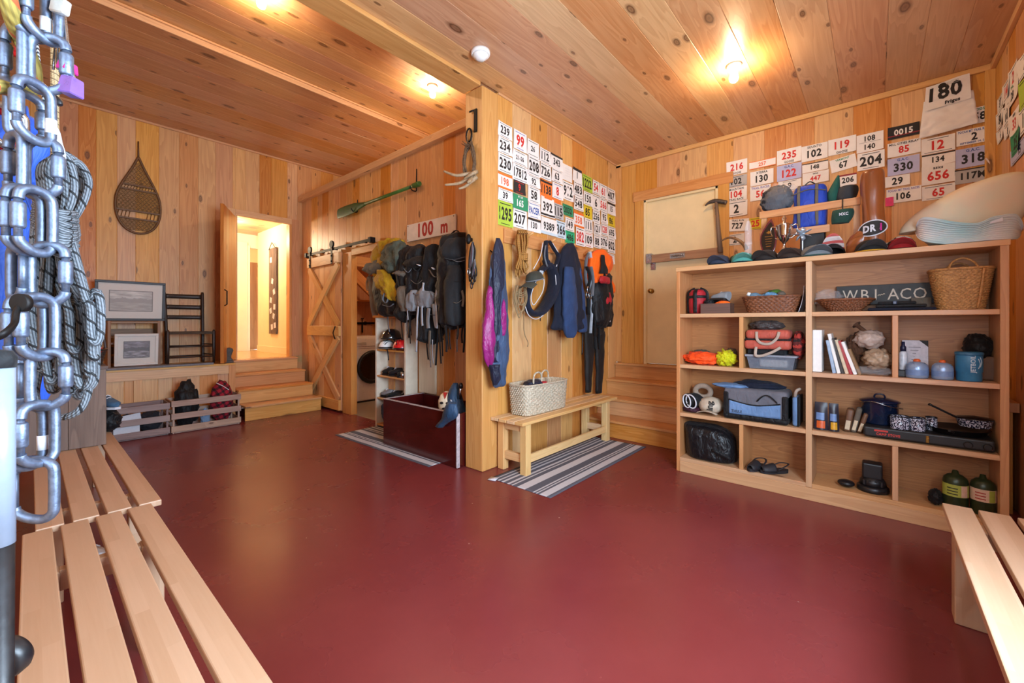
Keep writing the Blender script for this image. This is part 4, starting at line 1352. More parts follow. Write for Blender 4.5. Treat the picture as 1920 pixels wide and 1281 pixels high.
def body(nm, rows, mat, par=None, plane=.12, dep=.03, n=36, fold=.18, k=6, seed=0, label=None, cat=None, group=None, ns=.012, nf=9, py=None, grow=True, ry=None):
    """garment hanging against the wall y=YP from pixel rows (py, left px, right px[, depth])"""
    rr = []
    for r in rows:
        A_, B_ = P(r[1], r[0], y=YP - plane), P(r[2], r[0], y=YP - plane)
        rr.append((A_.z, (A_.x + B_.x) / 2, YP - plane, (B_.x - A_.x) / 2, r[3] if len(r) > 3 else dep))
    g = G(); g.drape(rr, 48, 0, fold, k, 2.0, ns * 1.4, nf * 1.3, seed, grow=grow)
    return g.build(nm, mat, par, label, cat, group)

# iron strap hook and the folded navy and magenta jacket
h = pw(919, 428, .02); h2 = pw(919, 475, .02)
g = G(); g.box(h.x - .012, h.x + .012, YP - .012, YP, h2.z, h.z); g.tube(curve([(h.x, YP - .012, h2.z + .03), (h.x + .02, YP - .06, h2.z + .0), (h.x + .04, YP - .10, h2.z + .06)]), .006, 6)
g.build('iron_hook', BLACKM, None, 'flat iron strap hook on the peg wall beside the post', 'hook')
t = thing('jacket', 'long folded navy jacket with magenta lining hanging nearest the post', 'jacket', pw(930, 700))
body('shell', [(447, 931, 936, .012), (465, 926, 942), (500, 921, 946, .04), (540, 919, 948, .045), (600, 917, 950, .05), (660, 919, 952, .05), (690, 920, 949, .05), (720, 924, 946, .04), (727, 928, 944, .015)], STEELB, t, .13, seed=1, fold=.22, k=4)
body('dark_panel', [(446, 930, 937, .014), (470, 925, 943, .03), (520, 921, 944, .05), (560, 922, 936, .05), (620, 924, 934, .03), (680, 925, 932, .02)], NAVY, t, .15, seed=2, fold=.2, k=5)
body('lining', [(535, 917, 924, .02), (580, 911, 925, .04), (640, 905, 926, .05), (672, 908, 926, .045), (688, 914, 925, .02)], MAGENTA, t, .125, seed=3, fold=.2, k=4)
body('lining', [(560, 943, 946, .01), (600, 939, 949, .03), (630, 940, 946, .02)], MAGENTA, t, .175, seed=4, fold=.1)
body('cuff', [(684, 919, 934, .05), (705, 921, 936, .045), (722, 925, 938, .02)], NAVY, t, .15, seed=5, fold=.1)
# rope hank
t = thing('rope_hank', 'tan rope hank wrapped in the middle, hung on the first peg', 'rope', pw(978, 480))
g = G()
for k in range(14):
    rs = random.Random(k); x0 = 968 + 20 * k / 13; y1 = 508 + rs.uniform(-6, 14); d = .11 + .035 * math.sin(k * 2.1)
    g.tube(curve([pw(x0 + rs.uniform(-2, 2), 440, d), pw(x0 + rs.uniform(-3, 3), 458, d + .02), pw(973 + 11 * k / 13, 481, d), pw(x0 + rs.uniform(-3, 3), 500, d + .015), pw(x0 + rs.uniform(-4, 4), y1, d)], 4), .0085, 6)
for k in range(5):
    c0, c1 = pw(970 + 3.6 * k, 438, .10), pw(974 + 3.6 * k, 438, .15); g.tube(curve([c0, pw(972 + 3.6 * k, 432, .13), c1], 4), .0085, 6)
g.build('strands', TANROPE, t)
g = G()
for k in range(5):
    z = pw(978, 476 + k * 3.2).z; c = pw(979.5, 480, .125)
    g.tube([(c.x + .042 * math.cos(u * PI / 8), c.y + .05 * math.sin(u * PI / 8), z + .006 * math.sin(u * PI / 8 + k)) for u in range(16)], .0085, 6, cyc=True)
g.build('wrap', TANROPE, t)
# running vest: padded loop round the armhole, with back panel
t = thing('running_vest', 'navy running vest with white piping hung on the second peg', 'vest', pw(1020, 560))
def vp(x, y, d=.13): return pw(x, y, d)
loop = curve([vp(1022, 500), vp(1008, 516), vp(996, 535), vp(988, 560), vp(992, 583), vp(1008, 588), vp(1024, 572), vp(1036, 545), vp(1038, 520), vp(1030, 498), vp(1022, 500)], 5)
rad = refine([(.05,), (.045,), (.04,), (.036,), (.05,), (.07,), (.08,), (.078,), (.07,), (.06,), (.05,)], 5)
g = G(); g.tube(loop[:-1], [r[0] for r in rad[:-1]], 14, cyc=True, sq=(1, .45)); g.tube(curve([vp(1024, 452, .15), vp(1022, 470, .15), vp(1024, 490), vp(1030, 505)], 5), [.028] * 4 + [.035] * 6 + [.05] * 6, 12, sq=(1, .5)); g.build('panel', DNAVY, t)
g = G(); g.tube(curve([vp(1030, 452, .12), vp(1040, 470, .12), vp(1047, 480, .12), vp(1042, 500), vp(1040, 530)], 5), [.022] * 8 + [.03] * 13, 12, sq=(1, .4)); g.build('shoulder_strap', DNAVY, t)
g = G(); 
for L in ([(1014, 512, .17), (1003, 532, .17), (996, 555, .165), (1000, 572, .165), (1010, 560, .17), (1018, 545, .18), (1020, 525, .18), (1014, 512, .17)], [(985, 575, .16), (992, 592, .165), (1008, 598, .165), (1028, 580, .175), (1042, 548, .18), (1041, 510, .17)], [(1018, 455, .17), (1013, 480, .17), (1000, 505, .17)], [(1036, 456, .135), (1049, 480, .135), (1043, 500, .15)]):
    g.tube(curve([pw(*p) for p in L], 5), .0042, 6)
g.build('piping', TAPE, t)
g = G(); a = pw(1010, 514, .185); b = pw(1020, 505, .185); M = T(a.x, a.y - .01, a.z, 0, R_(8)); g.box(0, .06, 0, .003, 0, .035, M=M); g.build('patch', PALEW, t)
g = G(); g.tube(curve([pw(1023, 460, .185), pw(1021, 480, .185), pw(1026, 500, .19)], 4), .01, 6, sq=(1, .4)); g.build('zip', GREYN, t)
g = G(); g.tube(curve([pw(1013, 590, .16), pw(1013, 602, .15)], 3), .005, 6); g.build('toggle_cord', BLACK, t)
# olive visor cap on the first peg
OLV = cloth('visor_olive', '3b3c33', .8, .3)
t = thing('visor_cap', 'dark olive cap on the peg wall, bill pointing left over the tan cord', 'cap', pw(985, 530))
cv = pw(996, 527, .20)
MV = Matrix.Translation(cv) @ Matrix.Rotation(PI, 4, 'Z') @ Matrix.Rotation(R_(14), 4, 'Y')
g = G(); g.lathe([(.085, 0), (.086, .02), (.07, .06), (.04, .08), (.001, .085)], M=MV @ T(-.03, .02, 0), n=26, sq=(1.15, .9), cap0=False); g.build('crown', OLV, t)
g = G(); g.sheet(lambda u, v: MV @ Vector((.05 + .12 * v * math.cos((u - .5) * 1.9), (u - .5) * .165 * (1 - .12 * v) + .02, .004 - .035 * (2 * u - 1) ** 2 - .03 * v)), 18, 8, th=.004); g.build('bill', OLV, t)
g = G(); g.tube([MV @ Vector((-.03 + .098 * math.cos(a), .02 + .077 * math.sin(a), .004)) for a in [i * PI / 12 for i in range(24)]], .006, 6, cyc=True); g.build('sweatband', GREYN, t)
# cord loops
g = G()
for k, (x0, x1, y1) in enumerate(((963, 986, 590), (967, 984, 596), (970, 988, 586), (966, 978, 575), (972, 986, 572))):
    g.tube(curve([pw(x0 + 4, 535, .13 + k * .008), pw(x0, 560, .13 + k * .008), pw((x0 + x1) / 2 - 2, y1, .13), pw(x1, 562, .13 + k * .006), pw(x1 - 3, 535, .14)], 6), .0055, 6)
for k in range(3):
    g.tube(curve([pw(967, 546 + k * 4, .13), pw(977, 550 + k * 4, .17), pw(987, 544 + k * 4, .13)], 5), .0055, 6)
g.tube(curve([pw(983, 575, .12), pw(982, 610, .10), pw(984, 628, .10), pw(990, 642, .10), pw(989, 650, .10)], 5), .005, 6)
g.build('cord_coil', CORD, None, 'thin tan cord looped below the dark visor on the peg wall', 'cord')
# blue jacket
t = thing('jacket', 'dark navy and blue fleece jacket hanging in the middle of the peg rail', 'jacket', pw(1068, 600))
body('shell', [(455, 1063, 1073, .03), (470, 1054, 1080, .06), (500, 1049, 1086, .08), (550, 1045, 1090, .09), (600, 1041, 1092, .09), (615, 1039, 1094, .085), (620, 1044, 1090, .05)], DNAVY, t, .13, seed=11, fold=.14, k=5)
body('sleeve', [(500, 1060, 1074, .03), (540, 1056, 1079, .045), (590, 1056, 1080, .05), (625, 1060, 1079, .045), (634, 1063, 1077, .02)], BLUEJ, t, .21, seed=12, fold=.1, k=4)
body('sleeve', [(500, 1081, 1086, .02), (550, 1080, 1094, .04), (595, 1082, 1097, .045), (618, 1084, 1099, .04), (623, 1087, 1096, .02)], BLUEJ, t, .17, seed=13, fold=.1, k=4)
# grey webbing harness, black tights, orange jacket and small pack
t = thing('webbing_harness', 'grey webbing harness dangling between the blue jacket and the orange one', 'harness', pw(1102, 560))
for k, L in enumerate(([(1104, 474), (1099, 490), (1098, 520), (1103, 545)], [(1106, 472), (1109, 500), (1106, 530), (1110, 560), (1107, 625)], [(1100, 500), (1106, 520), (1102, 550), (1104, 590)], [(1108, 500), (1112, 525), (1110, 555)])):
    g = G(); g.tube(curve([pw(x, y, .13 + .02 * k) for x, y in L], 5), .022, 8, sq=(1, .25)); g.build('strap', [GREYN, PALEW, CHAR, GREYN][k], t)
for k, (x, y) in enumerate(((1103, 543), (1107, 555), (1101, 553))):
    g = G(); g.tube([pw(x, y, .18) + Vector((.022 * math.cos(u), 0, .034 * math.sin(u))) for u in [i * PI / 6 for i in range(12)]], .006, 6, cyc=True); g.build('buckle', STEEL, t)
t = thing('tights', 'long black tights hanging at the far end of the peg wall', 'clothing', pw(1115, 700))
body('waist', [(575, 1098, 1128, .05), (600, 1096, 1130, .055), (625, 1096, 1132, .055), (632, 1098, 1131, .03)], TIGHT, t, .10, seed=21, fold=.05)
body('leg', [(622, 1096, 1114, .04), (660, 1097, 1112, .04), (700, 1098, 1108, .035), (737, 1099, 1107, .03)], TIGHT, t, .10, seed=22, fold=.05)
body('leg', [(622, 1115, 1133, .04), (660, 1117, 1131, .04), (700, 1118, 1130, .035), (738, 1118, 1128, .03)], TIGHT, t, .10, seed=23, fold=.05)
g = G(); g.tube(curve([pw(1093, 620, .14), pw(1092, 650, .14), pw(1091, 665, .14)], 3), .006, 6); g.build('cord', BLACK, t)
t = thing('jacket', 'blaze orange jacket bunched on the last peg of the peg wall', 'jacket', pw(1128, 540))
body('hood', [(467, 1119, 1134, .04), (478, 1108, 1146, .08), (490, 1105, 1146, .09), (505, 1104, 1140, .09), (528, 1105, 1120, .07), (533, 1108, 1117, .03)], ORANGE, t, .14, seed=31, fold=.15, k=4)
body('sleeve', [(520, 1138, 1142, .03), (532, 1137, 1148, .05), (545, 1138, 1150, .05), (551, 1141, 1147, .02)], ORANGE, t, .12, seed=32, fold=.1)
t = thing('small_pack', 'small black and red daypack hung over the orange jacket', 'backpack', pw(1128, 600))
body('body', [(500, 1125, 1134, .03), (515, 1118, 1143, .06), (540, 1113, 1144, .09), (570, 1112, 1142, .10), (600, 1112, 1138, .10), (614, 1118, 1134, .05)], BKC, t, .17, seed=33, fold=.08, ns=.025)
body('red_panel', [(518, 1126, 1142, .02), (526, 1124, 1143, .03), (531, 1128, 1142, .015)], REDN, t, .26, seed=34, fold=.05)
body('red_panel', [(548, 1138, 1144, .015), (565, 1134, 1144, .03), (582, 1133, 1142, .02)], REDN, t, .245, seed=35, fold=.05)
body('sleeve', [(560, 1137, 1146, .03), (590, 1138, 1148, .035), (613, 1136, 1146, .02)], BKC, t, .12, seed=36, fold=.05)
for x0 in (1116, 1124):
    g = G(); g.tube(curve([pw(x0, 600, .22), pw(x0 - 1, 640, .16), pw(x0, 655, .15)], 4), .014, 6, sq=(1, .25)); g.build('strap', CHAR, t)
g = G(); q = pw(1141, 602, .16); g.box(q.x - .03, q.x + .03, q.y - .012, q.y, q.z - .012, q.z + .012); g.build('tag', TAPE, t)
body('cord_bag', [(478, 1128, 1133, .01), (500, 1126, 1136, .02), (512, 1124, 1140, .02)], CHAR, t, .24, seed=37)

# ------------------------------------------------------------------ on the post
def pp(px, py, d=.02): return P(px, py, x=2.6 - d)
g = G(); a, b = pp(889, 205, .012), pp(884, 250, .012); w = .014
g.box(2.586, 2.6, a.y - .03, a.y + .005, b.z, a.z); g.tube([pp(888, 207, .008), pp(880, 210, .02)], .008, 6); g.tube([Vector((2.585, b.y + .03 + .035 * math.cos(u), b.z - .01 + .06 * math.sin(u))) for u in [i * PI / 7 for i in range(14)]], .008, 6, cyc=True)
g.build('iron_latch', BLACKM, None, 'dark iron strap and ring high on the left face of the post', 'ironware')
TWIG = plain('bark_twig', '6b5138', .85, var=.3, scale=60)
t = thing('antler_wreath', 'twig ring with curved pale antlers hung on the left face of the post', 'wreath', pp(880, 310))
g = G(); rs = random.Random(5)
c = pp(881.5, 306, .03)
for k in range(9):
    ph = rs.uniform(0, 6); ry, rz = .062 + rs.uniform(-.012, .012), .155 + rs.uniform(-.02, .02)
    g.tube([Vector((c.x - .012 + .012 * math.sin(3 * u + ph), c.y + ry * math.cos(u), c.z + rz * math.sin(u))) for u in [i * PI / 14 for i in range(28)]], .0065, 5, cyc=True)
for k in range(14):
    p = c + Vector((0, rs.uniform(-.04, .04), .15)); g.tube([p, p + Vector((rs.uniform(-.05, .0), rs.uniform(-.05, .05), rs.uniform(-.02, .08)))], [.006, .003], 5)
g.build('twig_ring', TWIG, t)
HORN = plain('antler_bone', 'a08a6c', .55, var=.2, scale=30, c2='8d7150')
for L in ([(892, 325, .02), (878, 326, .06), (855, 329, .14), (832, 321, .20)], [(892, 333, .02), (878, 336, .06), (860, 344, .12), (834, 347, .2)], [(893, 332, .02), (884, 340, .06), (872, 350, .1), (860, 354, .14)], [(893, 322, .02), (885, 326, .07), (870, 336, .09)], [(886, 333, .03), (880, 340, .10), (876, 343, .12)]):
    g = G(); pts_ = curve([pp(*q) for q in L], 5); n_ = len(pts_); g.tube(pts_, [.019 * (1 - .75 * i / n_) + .003 for i in range(n_)], 8); g.build('tine', HORN, t)
t = thing('lanyard_bundle', 'bundle of purple and grey cords hung from a dark knob on the post', 'cord', pp(885, 500))
g = G(); q = pp(886, 450, -.006); g.lathe([(.012, 0), (.012, .03), (.03, .04), (.034, .055), (.02, .07), (.001, .075)], M=Matrix.Translation(q) @ Matrix.Rotation(R_(-90), 4, 'Y'), n=14, sq=(1.4, .8)); g.build('knob', BLACKM, t)
for k in range(12):
    rs = random.Random(k + 40); x0 = 879 + 11 * rs.random(); yb = 505 + 30 * rs.random()
    g = G(); g.tube(curve([pp(886, 454, .05), pp(x0 + 2, 470, .05 + .02 * rs.random()), pp(x0, 495, .05), pp(x0 + rs.uniform(-1, 3), yb, .04), pp(x0 + 5, yb - 6, .06), pp(889, 480, .05), pp(887, 454, .05)], 4), .0065, 6); g.build('cord', [CHAR, cloth('mauve_cord', '57404c', .7, .2), GREYN][k % 3], t)
for x, y in ((879, 510), (886, 528), (890, 522), (884, 535)):
    g = G(); g.tube([pp(x, y, .075) + Vector((0, .014 * math.cos(u), .03 * math.sin(u))) for u in [i * PI / 6 for i in range(12)]], .005, 6, cyc=True); g.build('clip', STEEL if x < 882 else BLACK, t)

# ------------------------------------------------------------------ packs in the niche
def pn(px, py, d=.15): return P(px, py, x=XP - d)
t = thing('peg_rail', 'pine peg rail behind the hanging packs, below the distance sign', 'peg rail', (XP, 3.6, 2.2))
g = G(); g.box(XP - .025, XP, 2.86, 4.75, 2.10, 2.20, grain=1); g.build('board', TRIM, t)
for y in (4.55, 4.2, 3.85, 3.5, 3.1):
    g = G(); g.tube([(XP - .02, y, 2.14), (XP - .10, y, 2.17), (XP - .17, y, 2.21)], [.016, .014, .011], 8); g.build('peg', TRIM, t)
def nbody(nm, rows, mat, par=None, d=.16, dep=.06, seed=0, fold=.12, k=5, ns=.02, nf=8, label=None, cat=None, n=36, e=2.0, group=None):
    rr = []
    for r in rows:
        A_, B_ = P(r[1], r[0], x=XP - d), P(r[2], r[0], x=XP - d)
        rr.append((A_.z, XP - d, (A_.y + B_.y) / 2, r[3] if len(r) > 3 else dep, abs(A_.y - B_.y) / 2))
    g = G(); g.drape(rr, n, 0, fold, k, e, ns, nf, seed)
    return g.build(nm, mat, par, label, cat, group)
def nstrap(par, L, mat, w=.016, d=.2, nm='strap'):
    g = G(); g.tube(curve([pn(x, y, d) for x, y in L], 5), w, 8, sq=(1, .2)); return g.build(nm, mat, par)
# waterproof jackets at the left end
t = thing('jacket', 'mustard yellow rain jacket bunched at the left end of the pack pegs', 'jacket', pn(720, 560))
nbody('hood', [(451, 725, 742, .03), (460, 712, 752, .06), (480, 703, 748, .08), (500, 702, 735, .09), (520, 708, 730, .06), (526, 713, 725, .03)], YELLOWN, t, .17, seed=41, fold=.35, ns=.06, nf=13)
nbody('sleeve', [(508, 710, 722, .03), (522, 704, 732, .06), (540, 712, 742, .07), (556, 724, 744, .06), (563, 732, 742, .03)], YELLOWN, t, .26, seed=42, fold=.4, ns=.045, nf=14)
t = thing('jacket', 'olive grey hooded jacket hanging over the yellow rain jacket', 'jacket', pn(740, 480))
nbody('hood', [(453, 738, 752, .03), (466, 722, 758, .07), (485, 722, 760, .09), (500, 726, 758, .09), (512, 732, 752, .05)], OLIVE, t, .24, seed=43, fold=.4, k=7, ns=.05, nf=13)
nbody('brim', [(493, 695, 708, .03), (500, 684, 722, .06), (508, 682, 722, .06), (515, 698, 712, .03)], cloth('grey_green_nylon', '6a6759', .7, .6), t, .22, seed=44, fold=.3, ns=.035, nf=14)
t = thing('chest_harness', 'tan and taupe straps dangling at the laundry doorway', 'harness', pn(695, 560))
nbody('pad', [(520, 690, 700, .03), (545, 694, 708, .04), (575, 697, 708, .04), (596, 700, 706, .02)], TAUPE, t, .15, seed=45, ns=.01)
for L in ([(694, 515), (688, 530), (690, 545), (698, 540)], [(700, 520), (692, 540), (696, 560)], [(706, 570), (704, 590), (708, 604)]):
    nstrap(t, L, cloth('tan_webbing', '94704a', .7, .2), .018, .16)
t = thing('hanging_bag', 'black gear bag hanging under the yellow sleeve', 'bag', pn(728, 580))
nbody('body', [(520, 700, 740, .06), (545, 703, 750, .10), (570, 708, 756, .12), (588, 712, 756, .11), (594, 722, 748, .06)], BKC, t, .16, seed=46, ns=.035)
for L in ([(721, 550), (718, 562), (724, 568), (728, 560)], [(718, 572), (730, 575), (738, 570)]):
    nstrap(t, L, GREYN, .012, .31)
def pack(label, rows, mat, seed, d=.18, dep=.13, lid=None, pocket=None, straps=(), loop=None, belt=None, extra=()):
    t = thing('backpack', label, 'backpack', pn(rows[0][1], rows[-1][0]), 'packs on the pegs')
    nbody('body', rows, mat[0], t, d, dep, seed, .16, 7, .045, 11, n=56)
    if lid: nbody('lid', lid, mat[1], t, d + .07, dep * .8, seed + 1, .1, 6, .02, 12)
    if pocket: nbody('pocket', pocket, mat[1], t, d + dep * .75, dep * .5, seed + 2, .12, 6, .022, 12)
    if belt: nbody('hip_belt', belt, mat[2], t, d + dep * .8, .05, seed + 3, .2, 7, .02, 14)
    if loop: 
        g = G(); g.tube(curve([pn(x, y, d) for x, y in loop], 5), .012, 8, sq=(1, .4)); g.build('haul_loop', mat[0], t)
    for L, m, w in straps: nstrap(t, L, m, w, d + dep + .01)
    zr = random.Random(seed)
    top, bot = rows[1], rows[-2]
    for q in range(3):   # zips and compression straps over the front
        k = .2 + .25 * q; y_ = top[0] + (bot[0] - top[0]) * k; xl, xr = top[1] + (bot[1] - top[1]) * k, top[2] + (bot[2] - top[2]) * k
        L = [(xl + 1, y_ + zr.uniform(-6, 6)), ((xl + xr) / 2, y_ + zr.uniform(4, 14)), (xr - 1, y_ + zr.uniform(-6, 6))]
        g = G(); g.tube(curve([pn(x, y, d + dep * (1.18 if i == 1 else .72)) for i, (x, y) in enumerate(L)], 6), .009 if q != 1 else .006, 8, sq=(1, .35)); g.build('compression_strap' if q != 1 else 'zip', [GREYN, CHAR, TAUPE][(q + seed) % 3], t)
    for s_ in (-1, 1):   # shoulder straps bulging at the sides
        xs_ = (top[1] if s_ < 0 else top[2]); xe = (bot[1] if s_ < 0 else bot[2])
        g = G(); g.tube(curve([pn((top[1] + top[2]) / 2 + s_ * 4, top[0] - 8, d), pn(xs_ + s_ * 1.5, top[0] + 22, d + .05), pn((xs_ + xe) / 2 + s_ * 2.5, (top[0] + bot[0]) / 2, d + .05), pn(xe, bot[0] + 4, d + .02), pn(xe - s_ * 3, bot[0] + 30 + zr.uniform(0, 25), d + .02)], 5), [.022] * 12 + [.011] * 9, 8, sq=(1, .35)); g.build('shoulder_strap', mat[0] if s_ < 0 else CHAR, t)
    for q in range(2):
        x_ = bot[1] + (bot[2] - bot[1]) * zr.random(); g = G(); p_ = pn(x_, bot[0] + 2, d + dep * .6); e_ = pn(x_ + zr.uniform(-3, 3), bot[0] + 25 + zr.uniform(0, 30), d + .05)
        g.tube(curve([p_, p_.lerp(e_, .5) + Vector((0, .01, 0)), e_], 4), .009, 8, sq=(1, .3)); g.build('loose_strap', [GREYN, CHAR, PALEW][(q + seed) % 3], t)
    for nm, L, m, w in extra: nstrap(t, L, m, w, d + dep + .02, nm)
    return t
pack('brownish black backpack, leftmost of the hanging packs beside the olive jacket', [(468, 757, 770, .05), (480, 754, 778), (520, 754, 776), (560, 752, 776), (590, 752, 770), (605, 756, 766, .05)], (BROWNN, TAUPE, GREYP), 51, loop=[(757, 480), (759, 464), (766, 462), (772, 478)], lid=[(508, 750, 764, .04), (515, 748, 768), (522, 752, 768, .04)], pocket=[(538, 748, 764, .03), (550, 746, 766), (570, 750, 768), (585, 754, 765, .03)], straps=[([(742, 505), (748, 540), (752, 585)], CHAR, .014)])
pack('black backpack with small white logo patch, second of the hanging packs', [(462, 778, 790, .05), (475, 766, 798), (510, 763, 800), (545, 765, 798), (575, 768, 792), (590, 772, 788, .05)], (BKC, BROWNN, GREYP), 55, loop=[(776, 476), (780, 462), (786, 463), (793, 476)], lid=[(486, 764, 796, .05), (497, 762, 798), (506, 766, 796, .05)], belt=[(545, 772, 784, .03), (556, 763, 786), (575, 762, 784), (584, 768, 778, .03)],
     straps=[([(768, 566), (767, 595), (769, 616)], BLACK and CHAR, .010), ([(763, 575), (765, 600)], PALEW, .01)], extra=[('logo_patch', [(783, 496), (787, 498)], TAPE, .02)])
pack('large black backpack with pale grey hip belt and long white straps, third pack', [(462, 812, 826, .05), (474, 803, 830), (510, 796, 832), (550, 792, 828), (590, 793, 822), (635, 800, 820), (643, 804, 816, .05)], (CHAR, BKC, GREYP), 59, belt=[(540, 792, 800, .03), (553, 782, 812), (570, 780, 812), (578, 790, 808, .03)],
     straps=[([(827, 466), (821, 500), (821, 530), (817, 560), (819, 600), (819, 616)], PALEW, .016), ([(794, 530), (791, 560), (791, 600), (792, 611)], PALEW, .018), ([(785, 565), (782, 600), (781, 640), (780, 660)], PALEW, .016), ([(804, 578), (802, 600), (803, 616)], GREYP, .03), ([(812, 570), (815, 600), (818, 614)], GREYP, .024), ([(806, 620), (805, 650), (807, 676)], TAUPE, .02), ([(823, 610), (825, 650), (827, 682)], BROWNN, .014)], extra=[('logo_patch', [(811, 502), (814, 505)], TAPE, .02)])
pack('big black backpack with mesh top pocket hanging against the post', [(438, 852, 868, .06), (452, 842, 872), (490, 832, 873), (540, 829, 874), (590, 832, 874), (610, 838, 872), (616, 846, 864, .06)], (BKC, cloth('grey_mesh', '24272a', .8, .3), GREYP), 63, d=.22, dep=.16, loop=[(838, 456), (846, 440), (856, 432), (864, 440)], lid=[(452, 842, 872, .08), (470, 832, 872), (484, 834, 872), (494, 842, 868, .07)], pocket=[(500, 840, 862, .04), (540, 836, 866), (600, 840, 866), (610, 846, 862, .05)],
     straps=[([(835, 610), (837, 640), (837, 660)], CHAR, .016), ([(858, 612), (859, 625), (857, 636)], BKC, .012), ([(843, 615), (843, 640), (845, 655)], BKC, .010), ([(866, 545), (869, 560), (867, 575)], TAUPE, .016), ([(834, 484), (850, 487), (872, 482)], GREYN, .01)])
t = thing('hanging_bag', 'limp dark stuff bag with grey drawcord hanging between the packs', 'bag', pn(822, 640))
nbody('body', [(560, 818, 836, .03), (590, 812, 836, .06), (620, 808, 828, .07), (632, 812, 824, .03)], BROWNN, t, .14, seed=71)
nstrap(t, [(826, 600), (829, 640), (830, 668)], BROWNN, .012, .2, 'drawcord')

# ------------------------------------------------------------------ helmets, shoes, things in and on the chest
def helmet(label, c, r, mat, rot, vents=True, strapm=None, sq=1.2):
    t = thing('helmet', label, 'helmet', c)
    M = T(c[0], c[1], c[2], rot)
    g = G(); g.lathe([(r * 1.02, 0), (r * 1.04, r * .12), (r * 1.0, r * .45), (r * .82, r * .85), (r * .5, r * 1.1), (r * .001, r * 1.18)], M=M, n=28, sq=(sq, 1), cap0=True); g.build('shell', mat, t)
    if vents:
        g = G()
        for k in range(-2, 3):
            g.tube(curve([M @ Vector((r * sq * math.cos(a) * 1.0, k * r * .3, r * 1.17 * math.sin(a) * math.sqrt(max(.1, 1 - (k * .3) ** 2)) + .004)) for a in (.6, 1.0, 1.5, 2.0, 2.5)], 3), r * .06, 6)
        g.build('vent_ridges', BLACK, t)
    g = G(); g.tube([M @ Vector((r * sq * 1.03 * math.cos(a), r * 1.03 * math.sin(a), .012)) for a in [i * PI / 12 for i in range(24)]], .01, 6, cyc=True); g.build('rim', BLACK, t)
    g = G(); g.tube(curve([M @ Vector((-r * .6 * sq, -r * .75, .0)), M @ Vector((-r * .9, -r * 1.15, -.06)), M @ Vector((-r * .8, -r * 1.2, -.14))], 4), .008, 6, sq=(1, .3)); g.build('strap', strapm or BLACK, t)
    return t
HS = 2.93
helmet('glossy black helmet hung in the top bay of the helmet shelf', (2.95, 4.54, 1.115), .11, plain('gloss_black', '121316', .12, coat=.5), .4, False)
helmet('red helmet on the helmet shelf under the black one', (2.93, 4.30, 1.0), .10, plain('helmet_red', 'd01822', .3, coat=.3), 1.0)
helmet('small white and black helmet on the left of the helmet shelf', (2.92, 4.60, 1.0), .085, WHITE, .2)
nstrap(None, [(728, 585), (727, 600), (730, 622)], GREYN, .014, .2, 'strap_loop')
tag(bpy.data.objects['strap_loop'], 'grey strap looped down from the black bag over the helmet shelf', 'strap')
def shoe(label, c, rot, mat, sole, L=.27, group=None, lace=None, roll=0):
    t = thing('shoe', label, 'shoe', c, group)
    M = T(c[0], c[1], c[2], rot, roll)
    rows = []
    for k in range(13):
        u = k / 12; x = (u - .5) * L
        w = .036 + .012 * math.sin(u * PI * .9) if u > .05 else .03
        w *= (1 - max(0, u - .85) * 4.5); hgt = .085 - .045 * max(0, (u - .35) / .65) ** .8
        rows.append([Vector((x, w * math.cos(a), .014 + hgt * .5 + hgt * .5 * math.sin(a))) for a in [i * PI / 8 for i in range(16)]])
    g = G(); g.rings([[M @ p for p in r] for r in rows], True, True, True); g.build('upper', mat, t)
    g = G(); g.rings([[M @ Vector(((u - .5) * L * 1.04, s * (.04 + .008 * math.sin(u * PI)) * (1 - max(0, u - .85) * 3.5) * (1 if u > .04 else .8), z)) for s, z in ((-1, 0), (1, 0), (1, .018), (-1, .018))] for u in [i / 12 for i in range(13)]], True, True, True, smooth=False); g.build('sole', sole, t)
    g = G()
    for k in range(4):
        x = (.48 + .07 * k - .5) * L; z = .10 - .018 * k
        g.tube(curve([M @ Vector((x, -.022, z - .012)), M @ Vector((x, 0, z + .004)), M @ Vector((x, .022, z - .012))], 3), .004, 5)
    g.build('laces', lace or TAPE, t)
    return t
for k, (y, z, m, lab) in enumerate(((4.62, .665, BROWNN, 'brown-black shoe at the left of the middle bay of the helmet shelf'), (4.46, .665, CHAR, 'charcoal shoe in the centre of the middle bay of the helmet shelf'), (4.27, .665, BROWNN, 'dark shoe beside a grey cup in the middle bay of the helmet shelf'),
                                       (4.64, .385, GREYP, 'grey shoe at the left of the lower bay of the helmet shelf'), (4.48, .385, CHAR, 'dark shoe in the centre of the lower bay of the helmet shelf'), (4.30, .385, BKC, 'black shoe at the right of the lower bay of the helmet shelf'))):
    shoe(lab, (2.95, y, z), R_(100 + 25 * (k % 3)), m, BLACK, .17 if k < 3 else .2)
g = G(); g.lathe([(.02, 0), (.022, .07), (.018, .07), (.016, .01), (.001, .01)], (2.89, 4.22, .662), 16); g.build('cup', STEEL, None, 'small grey cup on the middle bay of the helmet shelf', 'cup')
bag('cloth_bundle', 'blue-black cloth bundle in the bottom bay of the helmet shelf', 'clothing', (2.93, 4.60, .20), (.06, .10, .145), cloth('blue_black', '25365a', .7, .6), 12)
